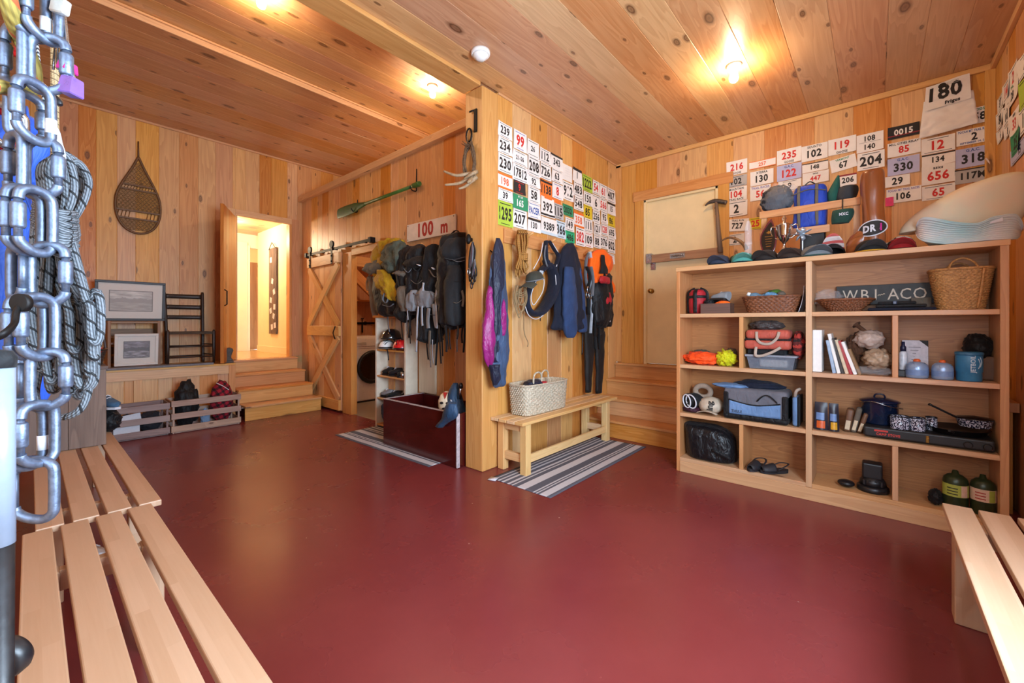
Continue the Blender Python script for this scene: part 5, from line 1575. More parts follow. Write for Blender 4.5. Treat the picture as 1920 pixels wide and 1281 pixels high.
# mask, blue cloth and tool on the chest
t = thing('hard_mask', 'cream hard-shell face mask standing in the red chest', 'mask', (2.72, 3.2, .35))
MM = T(2.70, 3.20, .40, R_(-62), R_(-8))
g = G(); g.lathe([(.03, -.02), (.065, .01), (.088, .08), (.092, .14), (.07, .20), (.03, .232), (.001, .236)], M=MM, n=28, sq=(1, .7)); g.build('shell', plain('cream_shell', 'e3d2b4', .4, var=.06), t)
for x, z, r, m, nm in ((-.032, .12, .018, BLACK, 'opening'), (.03, .12, .018, BLACK, 'opening'), (0, .06, .026, BLACK, 'opening')):
    g = G(); y = -.7 * math.sqrt(.092 ** 2 - x * x) - .002; g.lathe([(r, 0), (r, .006)], M=MM @ T(x, y, z, 0, R_(90)), n=16, sq=(1, .7)); g.build(nm, m, t)
g = G(); g.prism([(-.02, .225), (.02, .225), (0, .16)], -.068, -.052, M=MM); g.build('red_mark', REDP, t)
t = thing('blue_cloth', 'blue waterproof cloth slung over the right end of the red chest', 'cloth', (2.6, 2.95, .3))
DBL = cloth('petrol_nylon', '2a4866', .5, .7)
nb = lambda nm, rows, d, dep, s, m=DBL: nbody(nm, rows, m, t, d, dep, s, .2, 4, .02)
nb('peak', [(718, 851, 856, .02), (735, 846, 860, .06), (760, 842, 868, .09), (776, 842, 868, .09), (784, 848, 862, .03)], .30, .07, 81)
nb('tail', [(755, 843, 856, .03), (775, 832, 858, .05), (790, 826, 840, .04), (800, 818, 828, .02)], .575, .03, 82)
g = G(); g.tube(curve([P(845, 750, x=2.5), P(851, 765, x=2.49), P(853, 785, x=2.49)], 4), .008, 6); g.build('drawcord', PALEW, t)
t = thing('ice_screw', 'steel tool standing in the corner of the chest beside the blue cloth', 'tool', P(864, 745, x=2.7))
g = G(); g.tube([P(862, 748, x=2.7), P(864, 722, x=2.7)], .012, 8); g.build('shaft', STEEL, t)
g = G(); g.lathe([(.02, 0), (.022, .03), (.012, .05)], M=Matrix.Translation(P(864, 728, x=2.7)), n=12); g.build('handle', BLACK, t)
bag('cloth_bundle', 'dark gear lying in the bottom of the red chest', 'gear', (2.78, 3.6, .16), (.20, .35, .13), DK, 14, .1)

# ------------------------------------------------------------------ laundry room
t = thing('washing_machine', 'front-loading washing machine seen through the laundry opening', 'washing machine', (3.8, 6.75, 0))
WM_ = plain('washer_enamel', 'dcd3c6', .3, var=.02)
g = G(); g.box(3.45, 4.12, 6.42, 7.1, .02, 1.10, bev=.03, seg=3); g.build('cabinet', WM_, t)
g = G(); g.box(3.47, 4.10, 6.405, 6.42, .93, 1.06, bev=.006); g.box(3.45, 4.12, 6.412, 6.42, .90, .915, bev=.002); g.build('control_panel', WM_, t)
g = G(); g.box(3.50, 3.68, 6.398, 6.405, .955, 1.0, bev=.004); g.build('drawer', plain('washer_grey', 'b9b2a6', .35), t)
MW = T(3.785, 6.415, .58, 0, R_(90))
g = G(); g.lathe([(.27, 0), (.28, .02), (.26, .04), (.23, .045), (.215, .03)], M=MW, n=40, cap0=False, cap1=False); g.build('door_ring', BLACK, t)
g = G(); g.lathe([(.215, .03), (.15, .02), (.08, .01), (.001, .005)], M=MW, n=32, cap0=False); g.build('door_glass', plain('dark_glass', '1a1613', .08, coat=.4), t)
g = G(); g.box(3.44, 4.13, 6.43, 7.1, .0, .03); g.build('foot', BLACK, t)
t = thing('pipework', 'row of black iron pipes and valves above the washing machine', 'pipes', (3.9, 7.3, 1.3))
g = G(); g.tube([(3.2, 7.37, 1.32), (4.4, 7.37, 1.32)], .02, 8); g.box(3.2, 3.24, 7.37, 7.402, 1.29, 1.35); g.box(4.2, 4.24, 7.37, 7.402, 1.29, 1.35); g.build('header_pipe', BLACKM, t)
for k in range(6):
    x = 3.3 + k * .17
    g = G(); g.tube([(x, 7.37, 1.14), (x, 7.37, 1.34)], .015, 8); g.lathe([(.028, 0), (.028, .015)], (x, 7.37, 1.40), 12); g.tube([(x, 7.37, 1.34), (x, 7.37, 1.41)], .006, 6); g.build('valve', BLACKM, t)
g = G(); g.box(3.1, 4.5, 7.15, 7.38, 1.72, 1.75, grain=0); g.build('wall_shelf', TRIM, None, 'plain wooden shelf on the laundry back wall', 'shelf')
g = G(); g.lathe([(.05, 0), (.05, .17), (.03, .20), (.02, .24)], (3.35, 7.26, 1.75), 16); g.build('bottle', WHITE, None, 'white detergent bottle on the laundry shelf', 'bottle')
g = G(); g.box(3.45, 3.62, 7.2, 7.32, 1.75, 1.88); g.build('box', TAPE, None, 'small white box on the laundry shelf', 'box')
for k, (p, q) in enumerate((((3.3, 6.9, 2.55), (4.4, 6.9, 1.6)), ((3.12, 7.0, 2.42), (4.5, 7.0, 2.42)))):
    p, q = Vector(p), Vector(q); d = q - p
    M = Matrix.Translation(p) @ Matrix.Rotation(-math.atan2(d.z, d.x), 4, 'Y')
    g = G(); g.box(0, d.length, -.03, .03, -.09, .09, grain=0, M=M); g.build('timber_brace', TRIM, None, 'diagonal pine brace inside the laundry room' if k == 0 else 'level pine beam inside the laundry room', 'timber')

# memo board in the hall
t = thing('memo_board', 'tall weathered board with pinned notes on the hall wall', 'board', (2.97, 8.6, 1.0))
g = G()
for k in range(3): g.box(2.965, 2.985, 8.30 + k * .12, 8.415 + k * .12, 1.12, 2.72, grain=2)
g.build('plank', GREYW, t)
g = G(); g.tube([(2.96, 8.32, 2.70), (2.955, 8.48, 2.82), (2.96, 8.64, 2.70)], .006, 6); g.build('hanging_wire', BLACKM, t)
for k, (y, z) in enumerate(((8.55, 2.5), (8.48, 2.1), (8.40, 1.9), (8.55, 1.75), (8.38, 1.62), (8.56, 1.55), (8.42, 1.45), (8.36, 1.28), (8.5, 1.25))):
    g = G(); g.box(2.961, 2.964, -.045, .045, -.05, .05, bev=0, M=Matrix.Translation((0, y, z)) @ Matrix.Rotation(R_(20 * math.sin(k * 2.3)), 4, 'X')); g.build('note', TAPE, t)

# ------------------------------------------------------------------ baskets
def wicker(nm, a, b):
    return plain(nm, a, .55, var=.15, scale=70, c2=b, bump=.3, bscale=250)
WDARK = wicker('wicker_brown', '8a5230', '4d2a18')
WTAN = wicker('wicker_tan', 'c4935a', '8f6233')
WGREY = wicker('seagrass', 'c9bda6', '94866f')
WDK = wicker('wicker_dark', '3a2a24', '1f1714')
def basket(label, M, w0, d0, w1, d1, h, mat, stakes=40, rows=22, amp=.004, e=3.2, handles=(), cat='basket', rim=.007, hr=.006, stk=True):
    """woven basket, base w0 x d0 growing to w1 x d1; handles: list of point lists"""
    t = thing('wicker_basket', label, cat, M.translation)
    g = G(); n = stakes * 4
    def ring(z, grow, row=None, inner=0.0):
        k = z / h; w, d = (w0 + (w1 - w0) * k) / 2 - inner, (d0 + (d1 - d0) * k) / 2 - inner; out = []
        for i in range(n):
            a = 2 * PI * i / n; x, y = math.cos(a), math.sin(a); q = (abs(x) ** e + abs(y) ** e) ** (-1 / e)
            o = 0 if row is None else amp * math.sin(a * stakes / 1 * 1 + row * PI) + grow
            L = math.hypot(x * q * w, y * q * d) or 1
            out.append(M @ Vector((x * q * w * (1 + o / L), y * q * d * (1 + o / L), z)))
        return out
    rs_ = []
    for r in range(rows):
        z0 = h * r / rows; dz = h / rows
        for f, gr in ((.08, -.0035), (.5, .002), (.92, -.0035)):
            rs_.append(ring(z0 + dz * f, gr, r))
    rs_ += [ring(h, -.002), ring(h, -.006, None, .012), ring(.012, 0, None, .014)]
    g.rings(rs_, True, True, True); g.build('weave', mat, t)
    g = G(); top = ring(h + .002, 0)
    g.tube(top[::2], rim, 8, cyc=True)
    tw = [p + Vector((0, 0, rim * .8 * math.sin(i * 1.3))) for i, p in enumerate(top[::2])]
    g.tube(tw, rim * .55, 6, cyc=True); g.build('rim', mat, t)
    for L in handles:
        g = G(); g.tube(curve([M @ Vector(p) for p in L], 6), hr, 8); g.build('handle', mat, t)
    return t
# seagrass basket on the bench
MB = T(3.40, 2.43, .473, 0)
q0, q1 = P(986, 735, y=2.34), P(1066, 735, y=2.34)
MB = T((q0.x + q1.x) / 2, 2.45, .473)
W_ = q1.x - q0.x
bk = basket('pale seagrass basket with two loop handles standing on the pine bench', MB, W_ * .94, .24, W_, .27, .27, WGREY, 34, 15, .007, 5, [[(-.17, -.06, .26), (-.16, -.06, .35), (-.10, -.06, .375), (-.05, -.06, .35), (-.045, -.06, .26)], [(.10, .05, .26), (.11, .05, .34), (.16, .05, .365), (.21, .05, .34), (.215, .05, .26)]], rim=.009, hr=.009)
def at_(M, c): return M @ Vector(c)
bag('cloth_bundle', 'navy and red cloth tucked in the seagrass basket', 'clothing', at_(MB, (-.10, -.02, .255)), (.12, .09, .05), NAVY, 15)
bag('cloth_bundle', 'small pink-red garment edge showing in the seagrass basket', 'clothing', at_(MB, (-.05, -.09, .27)), (.05, .03, .02), REDN, 16)
# wicker basket with a hoop handle on the dark weathered crate
t = thing('weathered_crate', 'dark weathered plank crate standing on the far bench', 'crate', (.2, 4.2, .45))
for k, (a, b) in enumerate(((-.02, .17), (.172, .355))):
    g = G(); g.box(a, b, 4.10, 4.12, .453, .985, grain=2); g.build('front_plank', GREYW, t)
g = G(); g.box(-.02, .355, 4.40, 4.42, .453, .985, grain=2); g.build('back_plank', GREYW, t)
g = G(); g.box(.335, .355, 4.12, 4.40, .453, .985, grain=2); g.build('side_plank', GREYW, t)
g = G(); g.box(-.02, 0, 4.12, 4.40, .453, .985, grain=2); g.build('side_plank', GREYW, t)
g = G(); g.box(-.03, .365, 4.09, 4.43, .985, 1.005, grain=0); g.build('lid', GREYW, t)
MB2 = T(.235, 4.26, 1.007)
basket('small dark wicker basket with a tall hoop handle on top of the weathered crate', MB2, .22, .20, .27, .24, .11, WDK, 24, 9, .004, 2.4, [[(-.13, 0, .10), (-.12, 0, .22), (-.05, 0, .33), (.05, 0, .33), (.11, 0, .25), (.132, 0, .10)]], hr=.008)
bag('apple', 'red apple-sized ball lying in the dark hoop-handled basket', 'ball', at_(MB2, (.07, -.05, .105)), (.045, .045, .042), plain('apple_red', 'b3202a', .35), 2, .02, 0)
bag('dark_bundle', 'dark gear lying in the hoop-handled basket', 'gear', at_(MB2, (-.03, .01, .09)), (.08, .08, .04), BKC, 17)
g = G(); g.box(.10, .20, 4.75, 4.78, 1.0, 1.55); bm_ = None
g.xf(Matrix.Translation((-.03, -.30, 0.007))); g.build('wood_strip', wood('red_brown_strip', '6b2f1e', '4a1d12', 0, .5, .1), None, 'narrow red-brown board standing behind the hoop-handled basket', 'board')

# ------------------------------------------------------------------ shelf contents (front plane x = 3.77)
def ps(px, py, d=.10): return P(px, py, x=FX + d)
Z1, Z2, Z3, Z4 = 1.391, .946, .521, .126
def sw(x0, x1, d=.10):
    a, b = ps(x0, 600, d), ps(x1, 600, d); return (a.y + b.y) / 2, a.y - b.y
# row 1 left
y, w = sw(1289, 1326, .12)
t = thing('stuff_sack', 'red stuff sack with black compression straps standing at the top left', 'stuff sack', (FX + .13, y, Z1))
g = G(); g.lathe([(.04, .0), (.068, .012), (.073, .10), (.07, .185), (.05, .212), (.001, .218)], (FX + .13, y, Z1), 24, sq=(.9, 1)); g.build('sack', REDN, t)
for a in (0, PI / 2, PI, 1.5 * PI):
    g = G(); g.tube(curve([(FX + .13 + .9 * r * math.cos(a + PI), y + r * math.sin(a + PI), Z1 + z) for r, z in ((.072, .008), (.077, .10), (.074, .187), (.02, .222))], 4), .017, 8, sq=(1, .2)); g.build('strap', BKC, t)
g = G(); g.tube([(FX + .13 + .9 * .076 * math.cos(u), y + .076 * math.sin(u), Z1 + .15) for u in [i * PI / 12 for i in range(24)]], .012, 8, cyc=True, sq=(.3, 1)); g.build('strap', BKC, t)
y, w = sw(1316, 1371, .07)
BXW = wood('tray_box', '6b4a3a', '45302a', 0, .6, .1)
t = thing('small_box', 'small brown wooden box of odds and ends beside the red stuff sack', 'box', (FX + .1, y, Z1))
for b in ((FX + .03, FX + .04), (FX + .16, FX + .17)):
    g = G(); g.box(b[0], b[1], y - w / 2, y + w / 2, Z1, Z1 + .085); g.build('side', BXW, t)
for s in (-1, 1):
    g = G(); g.box(FX + .04, FX + .16, y + s * (w / 2 - .005) - .005, y + s * (w / 2 - .005) + .005, Z1, Z1 + .085); g.build('end', BXW, t)
g = G(); g.box(FX + .04, FX + .16, y - w / 2 + .01, y + w / 2 - .01, Z1, Z1 + .008); g.build('bottom', BXW, t)
shoe('grey running shoe with pink trim lying on the small brown box', (FX + .10, y - .01, Z1 + .095), R_(70), GREYP, BLACK, .16, roll=.5)
bag('orange_pouch', 'flat orange pouch in front of the shoe on the brown box', 'pouch', (FX + .06, y - .055, Z1 + .085), (.03, .055, .02), ORANGE, 18)
bag('dark_bundle', 'dark straps spilling from the brown box by the red sack', 'gear', (FX + .08, y + .06, Z1 + .09), (.04, .04, .035), BKC, 19)
y, w = sw(1394, 1504, .14)
MB3 = T(FX + .145, y, Z1)
basket('brown willow basket with bottles in the upper left compartment', MB3, .20, w * .80, .26, w * .99, .125, WDARK, 34, 8, .005, 3.6)
y2, _ = sw(1412, 1413, .09)
t = thing('water_bottle', 'clear blue water bottle lying in the brown willow basket', 'bottle', (FX + .10, y2, Z1 + .13))
MBt = T(FX + .12, y2 - .03, Z1 + .128, R_(90 + 8), R_(0), R_(0)) @ Matrix.Rotation(R_(68), 4, 'Y')
CLEARB = plain('clear_blue_plastic', '9cc4dd', .1, trans=.6, var=.03)
g = G(); g.lathe([(.026, -.06), (.031, -.05), (.031, -.01), (.028, 0), (.031, .01), (.031, .03), (.016, .055), (.013, .065)], M=MBt, n=18); g.build('bottle', CLEARB, t)
g = G(); g.lathe([(.016, .062), (.016, .085)], M=MBt, n=14); g.build('cap', WHITE, t)
y2, _ = sw(1443, 1444, .1)
bag('blue_pouch', 'light blue pouch in the brown willow basket', 'pouch', (FX + .12, y2, Z1 + .13), (.05, .06, .035), cloth('sky_nylon', '6fa5cf', .6, .4), 20)
bag('green_cloth', 'green cloth at the back of the brown willow basket', 'cloth', (FX + .19, y2 - .02, Z1 + .145), (.05, .07, .045), cloth('leaf_green', '4f7a2c', .7, .6), 21)
bag('tan_ball', 'round tan ball at the right of the brown willow basket', 'ball', (FX + .12, y2 - .075, Z1 + .14), (.03, .03, .028), TAUPE, 22, .02)
y2, _ = sw(1503, 1504, .12)
g = G(); g.sheet(lambda u, v: Vector((FX + .06 + .2 * u, .405 + .035 * (1 - v) ** 2 + .008 * math.sin(u * 4), Z1 + .2 * v)), 8, 8, th=.003); g.build('leaflet', plain('leaflet_paper', 'c9d0dc', .6), None, 'bent pale leaflet standing against the middle divider, top left compartment', 'leaflet')
# row 1 right
y, w = sw(1530, 1641, .16)
basket('shallow brown wicker tray basket in front of the black letter sign', T(FX + .16, y, Z1), .16, w * .5, .28, w * .98, .085, WDARK, 34, 7, .007, 2.2)
CELLO = NT('cellophane'); CELLO.b.inputs['Base Color'].default_value = (.95, .97, 1, 1); CELLO.b.inputs['Alpha'].default_value = .10; CELLO.b.inputs['Roughness'].default_value = .12; CELLO = CELLO.m
bag('plastic_wrap', 'crumpled clear plastic in the shallow wicker tray basket', 'plastic bag', (FX + .16, y + .10, Z1 + .11), (.07, .08, .06), CELLO, 23, .35, ridge=.3)
a, b = ps(1568, 522, .27), ps(1568, 556, .27); c = ps(1742, 512, .27); c2 = ps(1742, 548, .27)
SLATE = plain('black_sign', '23211f', .55, var=.2)
t = thing('letter_sign', 'black board sign with pale letters WB1 ACO at the shelf back', 'sign', (FX + .28, (a.y + c.y) / 2, Z1))
zs = Z1 + .125
g = G(); MSg = Matrix.Translation((FX + .285, (a.y + c.y) / 2 - .04, zs)) @ Matrix.Rotation(R_(-90), 4, 'Z'); Ws = a.y - c.y + .08
g.box(-Ws / 2, Ws / 2, 0, .018, -.072, .072, M=MSg); 
g.build('board', SLATE, t)
g = G(); LT = plain('sign_letters', 'c9b9a4', .5)
for txt, px in (('W', 1594), ('B', 1622), ('1', 1642), ('A', 1675), ('C', 1698), ('O', 1725)):
    yy = ps(px, 530, .283).y; xx = -(yy - MSg.translation.y)
    fit(g, txt, xx, 0, .09, .078, lambda x, z: MSg @ Vector((x, -.0015, z)), 0, .0, .5, 2)
g.tube(curve([MSg @ Vector((-(ps(1646 + k * 2.2, 530, .283).y - MSg.translation.y), -.003, -.01 + .007 * (k % 2) + .0018 * k)) for k in range(7)], 3), .003, 5)
g.build('letters', LT, t)
y, w = sw(1625, 1756, .13)
for k, (ww, z, m, lab) in enumerate(((w * .97, 0, DNAVY, 'flat dark blue padded case at the bottom of the pile beside the wicker hamper'), (w * .72, .022, BKC, 'flat black case in the middle of the pile under the letter sign'), (w * .55, .042, CHAR, 'flat black case topping the pile under the letter sign'))):
    g = G(); g.box(-.11, .11, -ww / 2, ww / 2, 0, .02, bev=.009, seg=3, M=T(FX + .15, y + (.02 if k == 2 else 0), Z1 + z + .001)); g.build('padded_case', m, None, lab, 'case')
g = G(); g.box(-.03, .03, -.01, .01, 0, .0225, bev=.004, M=T(FX + .05, y + .03, Z1 + .0425)); g.build('strap_clip', plain('blue_buckle', '42506a', .4), None, 'small blue buckle on the topmost flat black case', 'buckle')
g = G(); g.box(-.005, .005, -.05, .05, 0, .09, M=T(FX + .25, y - .11, Z1 + .002)); g.build('tan_card', TAUPE, None, 'tan card standing behind the flat cases', 'card')
y, w = sw(1735, 1870, .16)
MB4 = T(FX + .16, y, Z1)
hq = [(0, .0, .255)]
basket('tall tan wicker hamper basket with hoop handle on the top right shelf', MB4, .20, w * .66, .27, w * .91, .255, WTAN, 40, 24, .003, 3.0, [[(-.14, w * .20, .255), (-.10, w * .14, .30), (-.08, 0, .325), (-.10, -w * .14, .30), (-.14, -w * .20, .255)], [(.14, w * .20, .255), (.10, w * .14, .29), (.08, 0, .31), (.10, -w * .14, .29), (.14, -w * .20, .255)], [(-.112, -w * .2, .01), (-.13, -w * .24, .13), (-.145, -w * .27, .25)]], rim=.008)
# row 2: first bay
HV = cloth('safety_orange', 'ff5414', .7, .7, var=.05); HY = cloth('safety_yellow', 'd2cf12', .7, .7, var=.08)
y, w = sw(1282, 1355, .10)
bag('safety_vest', 'safety orange vest folded in the left bay below the red sack', 'clothing', (FX + .12, y, Z2 + .055), (.11, w / 2 * 1.0, .055), HV, 24, .22, ridge=.35, nf=3, flat=-.054)
y, w = sw(1340, 1380, .10)
bag('safety_vest', 'crumpled fluorescent yellow vest beside the orange one', 'clothing', (FX + .11, y - .005, Z2 + .065), (.09, w / 2 * .95, .068), HY, 25, .3, ridge=.4, nf=3.5, flat=-.064)
y, w = sw(1298, 1332, .2)
bag('folded_cloth', 'olive cloth folded behind the orange safety vest', 'clothing', (FX + .22, y, Z2 + .085), (.07, w / 2, .04), OLIVE, 26, .15)
y, w = sw(1360, 1380, .2)
bag('folded_cloth', 'khaki cloth rolled behind the yellow vest', 'clothing', (FX + .23, y, Z2 + .10), (.06, w / 2, .045), TAUPE, 27, .15)
# second bay
y, w = sw(1398, 1498, .07)
TUB = plain('smoky_plastic', '7d8794', .25, alpha=.62, var=.05); 
t = thing('storage_tub', 'smoky clear plastic tub with lid under the red cooler bag', 'storage tub', (FX + .14, y, Z2))
def rbox(w0, d0, w1, d1, z0, z1, cx, cy): return [[Vector((cx + sx * (d0 if z == z0 else d1) / 2, cy + sy * (w0 if z == z0 else w1) / 2, z)) for sx, sy in ((-1, -1), (1, -1), (1, 1), (-1, 1))] for z in (z0, z1)]
g = G(); g.rings(rbox(w * .80, .22, w * .90, .26, Z2 + .001, Z2 + .095, FX + .15, y), True, True, False, smooth=False); g.build('body', TUB, t)
g = G(); g.box(FX + .01, FX + .29, y - w * .49, y + w * .49, Z2 + .095, Z2 + .112, bev=.005); g.build('lid', plain('tub_lid', '8d95a0', .3), t)
g = G(); g.box(FX + .06, FX + .2, y - w * .30, y + w * .22, Z2 + .015, Z2 + .075, bev=.01, seg=2); g.build('white_bottle', WHITE, None, 'white flask lying inside the smoky plastic tub', 'flask')
SALMON = cloth('salmon_nylon', 'c25a48', .6, .4)
y, w = sw(1397, 1484, .06)
t = thing('cooler_bag', 'coral red soft cooler bag with beige handles on the plastic tub', 'bag', (FX + .14, y, Z2 + .13))
zc = Z2 + .155
g = G(); g.box(-.11, .11, -w * .5, w * .5, 0, .075, bev=.025, seg=4, M=T(FX + .13, y, zc), smooth=True); g.build('lower_half', SALMON, t)
g = G(); g.box(-.10, .10, -w * .48, w * .48, .078, .155, bev=.03, seg=4, M=T(FX + .13, y, zc), smooth=True); g.build('upper_half', SALMON, t)
g = G(); g.box(-.106, .106, -w * .485, w * .485, .07, .084, bev=.004, M=T(FX + .13, y, zc)); g.build('zip_band', BKC, t)
BEIGE = cloth('beige_webbing', 'b3a292', .7, .2)
for L in ([(.022, w * .22, .14), (.012, w * .20, .08), (.008, w * .10, .048), (.008, -w * .08, .048), (.012, -w * .22, .09), (.022, -w * .26, .14)], [(.01, w * .22, .02), (-.01, w * .22, -.045), (-.005, w * .10, -.05), (.0, -w * .12, -.02), (.01, -w * .30, .02)]):
    g = G(); g.tube(curve([(FX + a_, y + b_, zc + c_) for a_, b_, c_ in L], 5), .011, 8, sq=(1, .3)); g.build('handle', BEIGE, t)
g = G(); g.box(FX + .05, FX + .25, y - w * .36, y + w * .44, Z2 + .113, Z2 + .153, bev=.006); g.build('flat_case', CHAR, None, 'flat black case between the plastic tub and the coral cooler bag', 'case')
y, w = sw(1405, 1470, .12)
bag('grey_bag', 'brown-grey crumpled bag on top of the coral cooler bag', 'bag', (FX + .15, y, Z2 + .345), (.09, w / 2, .038), cloth('grey_brown_nylon', '4a403d', .5, .8), 28, .25, ridge=.3)
y, w = sw(1483, 1508, .08)
bag('plaid_pouch', 'red checked pouch squeezed beside the coral cooler bag', 'pouch', (FX + .14, y, Z2 + .19), (.09, .045, .11), plaid('red_check', 'a8342a', '5a1d1a', '221312'), 29, .2, ridge=.2)
# third bay: binders and books
xs = [(1524, 1541, 'w', 'fat white ring binder, first from the middle divider', .31), (1543, 1551, 'b', 'thin pale blue folder right of the white binder', .24), (1549, 1559, 'w', 'tall white leaning folder, second white spine', .29), (1556, 1564, 'k', 'dark thin book leaning on the white folder', .26), (1562, 1571, 't', 'cream magazine leaning in the row of books', .25), (1568, 1577, 'r', 'red-spined book leaning in the row of books', .245), (1575, 1583, 'w', 'white booklet leaning at the right of the red book', .24), (1582, 1590, 'o', 'tan brown booklet last in the leaning row', .19)]
COV = dict(w=WHITE, b=plain('cover_blue', '9fb6cf', .4), k=plain('cover_dark', '3a3431', .5), t=plain('cover_cream', 'd3c2a4', .5), r=plain('cover_red', 'a5282b', .4), o=plain('cover_tan', '8a6a45', .6))
PGS = plain('page_edges', 'e4ded0', .8)
for k, (x0, x1, c, lab, h) in enumerate(xs):
    y, w = sw(x0, x1, .05); w = min(w, .062)
    t = thing('ring_binder' if k == 0 else 'book', lab, 'binder' if k == 0 else 'book', (FX + .13, y, Z2), 'books and binders on the shelf')
    MBk = T(FX + .05, y - w / 2, Z2 + .0015)
    if k: MBk = T(FX + .05, y - .06 - .004 * k, Z2 + .0015) @ Matrix.Rotation(R_(-8 - 1.6 * k), 4, 'X')
    if k: w = .021
    g = G(); g.box(0, .20, 0, .003, 0, h, M=MBk); g.box(0, .20, w - .003, w, 0, h, M=MBk); g.box(0, .003, .003, w - .003, 0, h, M=MBk); g.build('cover', COV[c], t)
    g = G(); g.box(.004, .19, .0035, w - .0035, .004, h - .008, M=MBk, bev=0); g.build('pages', PGS, t)
y, w = sw(1605, 1655, .12)
PLB = plain('bag_white', 'c9b3a5', .35, alpha=.8, var=.1)
bag('bread_bag', 'white plastic bag of bulbs, upper one beside the books', 'bag', (FX + .15, y, Z2 + .245), (.09, .085, .065), PLB, 30, .18, ridge=.25)
bag('bread_bag', 'knotted plastic bag of tan bulbs, lower one beside the books', 'bag', (FX + .13, y - .045, Z2 + .11), (.10, .08, .075), plain('bag_tan', 'b59a7e', .4, alpha=.9, var=.15), 31, .2, ridge=.3)
bag('net_bag', 'dark brown net bag bunched behind the leaning books', 'bag', (FX + .2, y + .075, Z2 + .18), (.06, .06, .10), cloth('net_brown', '54341f', .8, .8), 32, .3, ridge=.4)
g = G(); p0 = Vector((FX + .15, y + .02, Z2 + .30)); g.tube(curve([p0, p0 + Vector((-.01, .03, .03)), p0 + Vector((0, .05, .05))], 4), [.014] * 8 + [.03], 8); g.build('bag_knot', cloth('net_brown', '54341f'), None, 'twisted dark knot above the upper plastic bag', 'bag knot')
bag('plastic_pack', 'clear plastic packet lying under the tan bulb bag', 'packet', (FX + .07, y - .02, Z2 + .03), (.06, .12, .028), CELLO, 33, .25, ridge=.3)
# fourth bay
y, w = sw(1692, 1742, .24)
t = thing('notepad', 'white certificate card with dark corners standing at the back', 'card', (FX + .25, y, Z2))
g = G(); MC = T(FX + .27, y, Z2 + .002, R_(-90), R_(-6)); g.box(-w / 2, w / 2, 0, .006, 0, .24, M=MC); g.build('sheet', plain('card_lilac', 'cfc6cc', .5), t)
g = G()
for k in range(5): g.box(-w * .25 + .01 * k, w * .22 - .012 * k, -.0015, -.0005, .19 - .022 * k, .193 - .022 * k, M=MC, bev=0)
g.prism([(w / 2 - .045, .24), (w / 2, .24), (w / 2, .195)], -.002, -.0005, M=MC); g.build('print', INK, t)
y, w = sw(1684, 1692, .10)
t = thing('spray_bottle', 'slim white bottle with dark cap at the left of the fuel canisters', 'bottle', (FX + .12, y - .012, Z2))
g = G(); g.lathe([(.02, 0), (.022, .006), (.022, .11), (.012, .13)], (FX + .12, y - .015, Z2 + .045), 16); g.build('bottle', plain('bottle_white', 'cfd4dc', .3), t)
g = G(); g.lathe([(.016, .125), (.016, .155), (.009, .165), (.009, .19)], (FX + .12, y - .015, Z2 + .045), 14); g.build('cap', plain('navy_plastic', '1d2240', .35), t)
g = G(); g.box(FX + .08, FX + .18, y - .045, y + .012, Z2 + .001, Z2 + .044, bev=.003); g.build('black_box', BLACK, None, 'small black box under the slim white bottle', 'box')
CAN = plain('canister_blue', '8fa9cc', .3, metal=.3, var=.05); CANR = plain('plastic_orange', 'e2652c', .4)
for x0, x1, lab in ((1697, 1742, 'pale blue fuel canister with orange cap, left of the pair'), (1746, 1789, 'pale blue fuel canister with orange cap, right of the pair beside the blue pot')):
    y, w = sw(x0, x1, .07); r = w / 2
    t = thing('fuel_canister', lab, 'canister', (FX + .07, y, Z2), 'fuel canisters')
    g = G(); g.lathe([(r * .9, 0), (r, .008), (r, .065), (r * .93, .085), (r * .7, .10), (r * .3, .108), (r * .2, .108)], (FX + .075, y, Z2), 28); g.build('can', CAN, t)
    g = G(); g.lathe([(r * 1.005, .02), (r * 1.005, .055)], (FX + .075, y, Z2), 28, cap0=False, cap1=False); g.build('label_band', plain('band_blue', '6f8cb8', .4), t)
    g = G(); g.lathe([(r * .32, .105), (r * .32, .118), (r * .2, .124), (.001, .125)], (FX + .075, y, Z2), 18); g.build('cap', CANR, t)
y, w = sw(1792, 1846, .05); r = w / 2
JB = plain('pot_blue', '2f77a3', .45, var=.06)
t = thing('camp_pot', 'tall blue insulated camping cup with pale sideways lettering', 'pot', (FX + .08, y, Z2))
cj = (FX + .085, y, Z2)
g = G(); g.lathe([(r * .9, 0), (r * .94, .006), (r * .94, .055), (r, .06), (r, .16), (r * .97, .165)], cj, 32); g.build('cup', JB, t)
g = G(); g.lathe([(r * 1.03, .16), (r * 1.05, .165), (r * 1.05, .178), (r * .9, .182), (.001, .182)], cj, 32); g.build('lid', plain('lid_blue', '2a668c', .4), t)
g = G()
def cyl(x, z):
    a = PI + x / r; return Vector((cj[0] + (r + .0012) * math.cos(a), cj[1] + (r + .0012) * math.sin(a), cj[2] + z))
g.text('JETBOIL', .030, lambda x, z: cyl(.012 - z * 1.0 + .0, .108 + x), 0, .02)
g.tube(curve([cyl(.035, .08), cyl(.045, .11), cyl(.035, .14)], 5), .002, 5); g.tube(curve([cyl(.045, .09), cyl(.055, .12), cyl(.045, .15)], 5), .002, 5)
g.build('lettering', plain('pale_blue_print', 'b9d0de', .5), t)
y, w = sw(1806, 1864, .2)
bag('black_kettle', 'black pot and bag heaped behind the blue camping cup', 'gear', (FX + .23, y, Z2 + .21), (.09, w / 2, .085), BKC, 34, .15, ridge=.2)
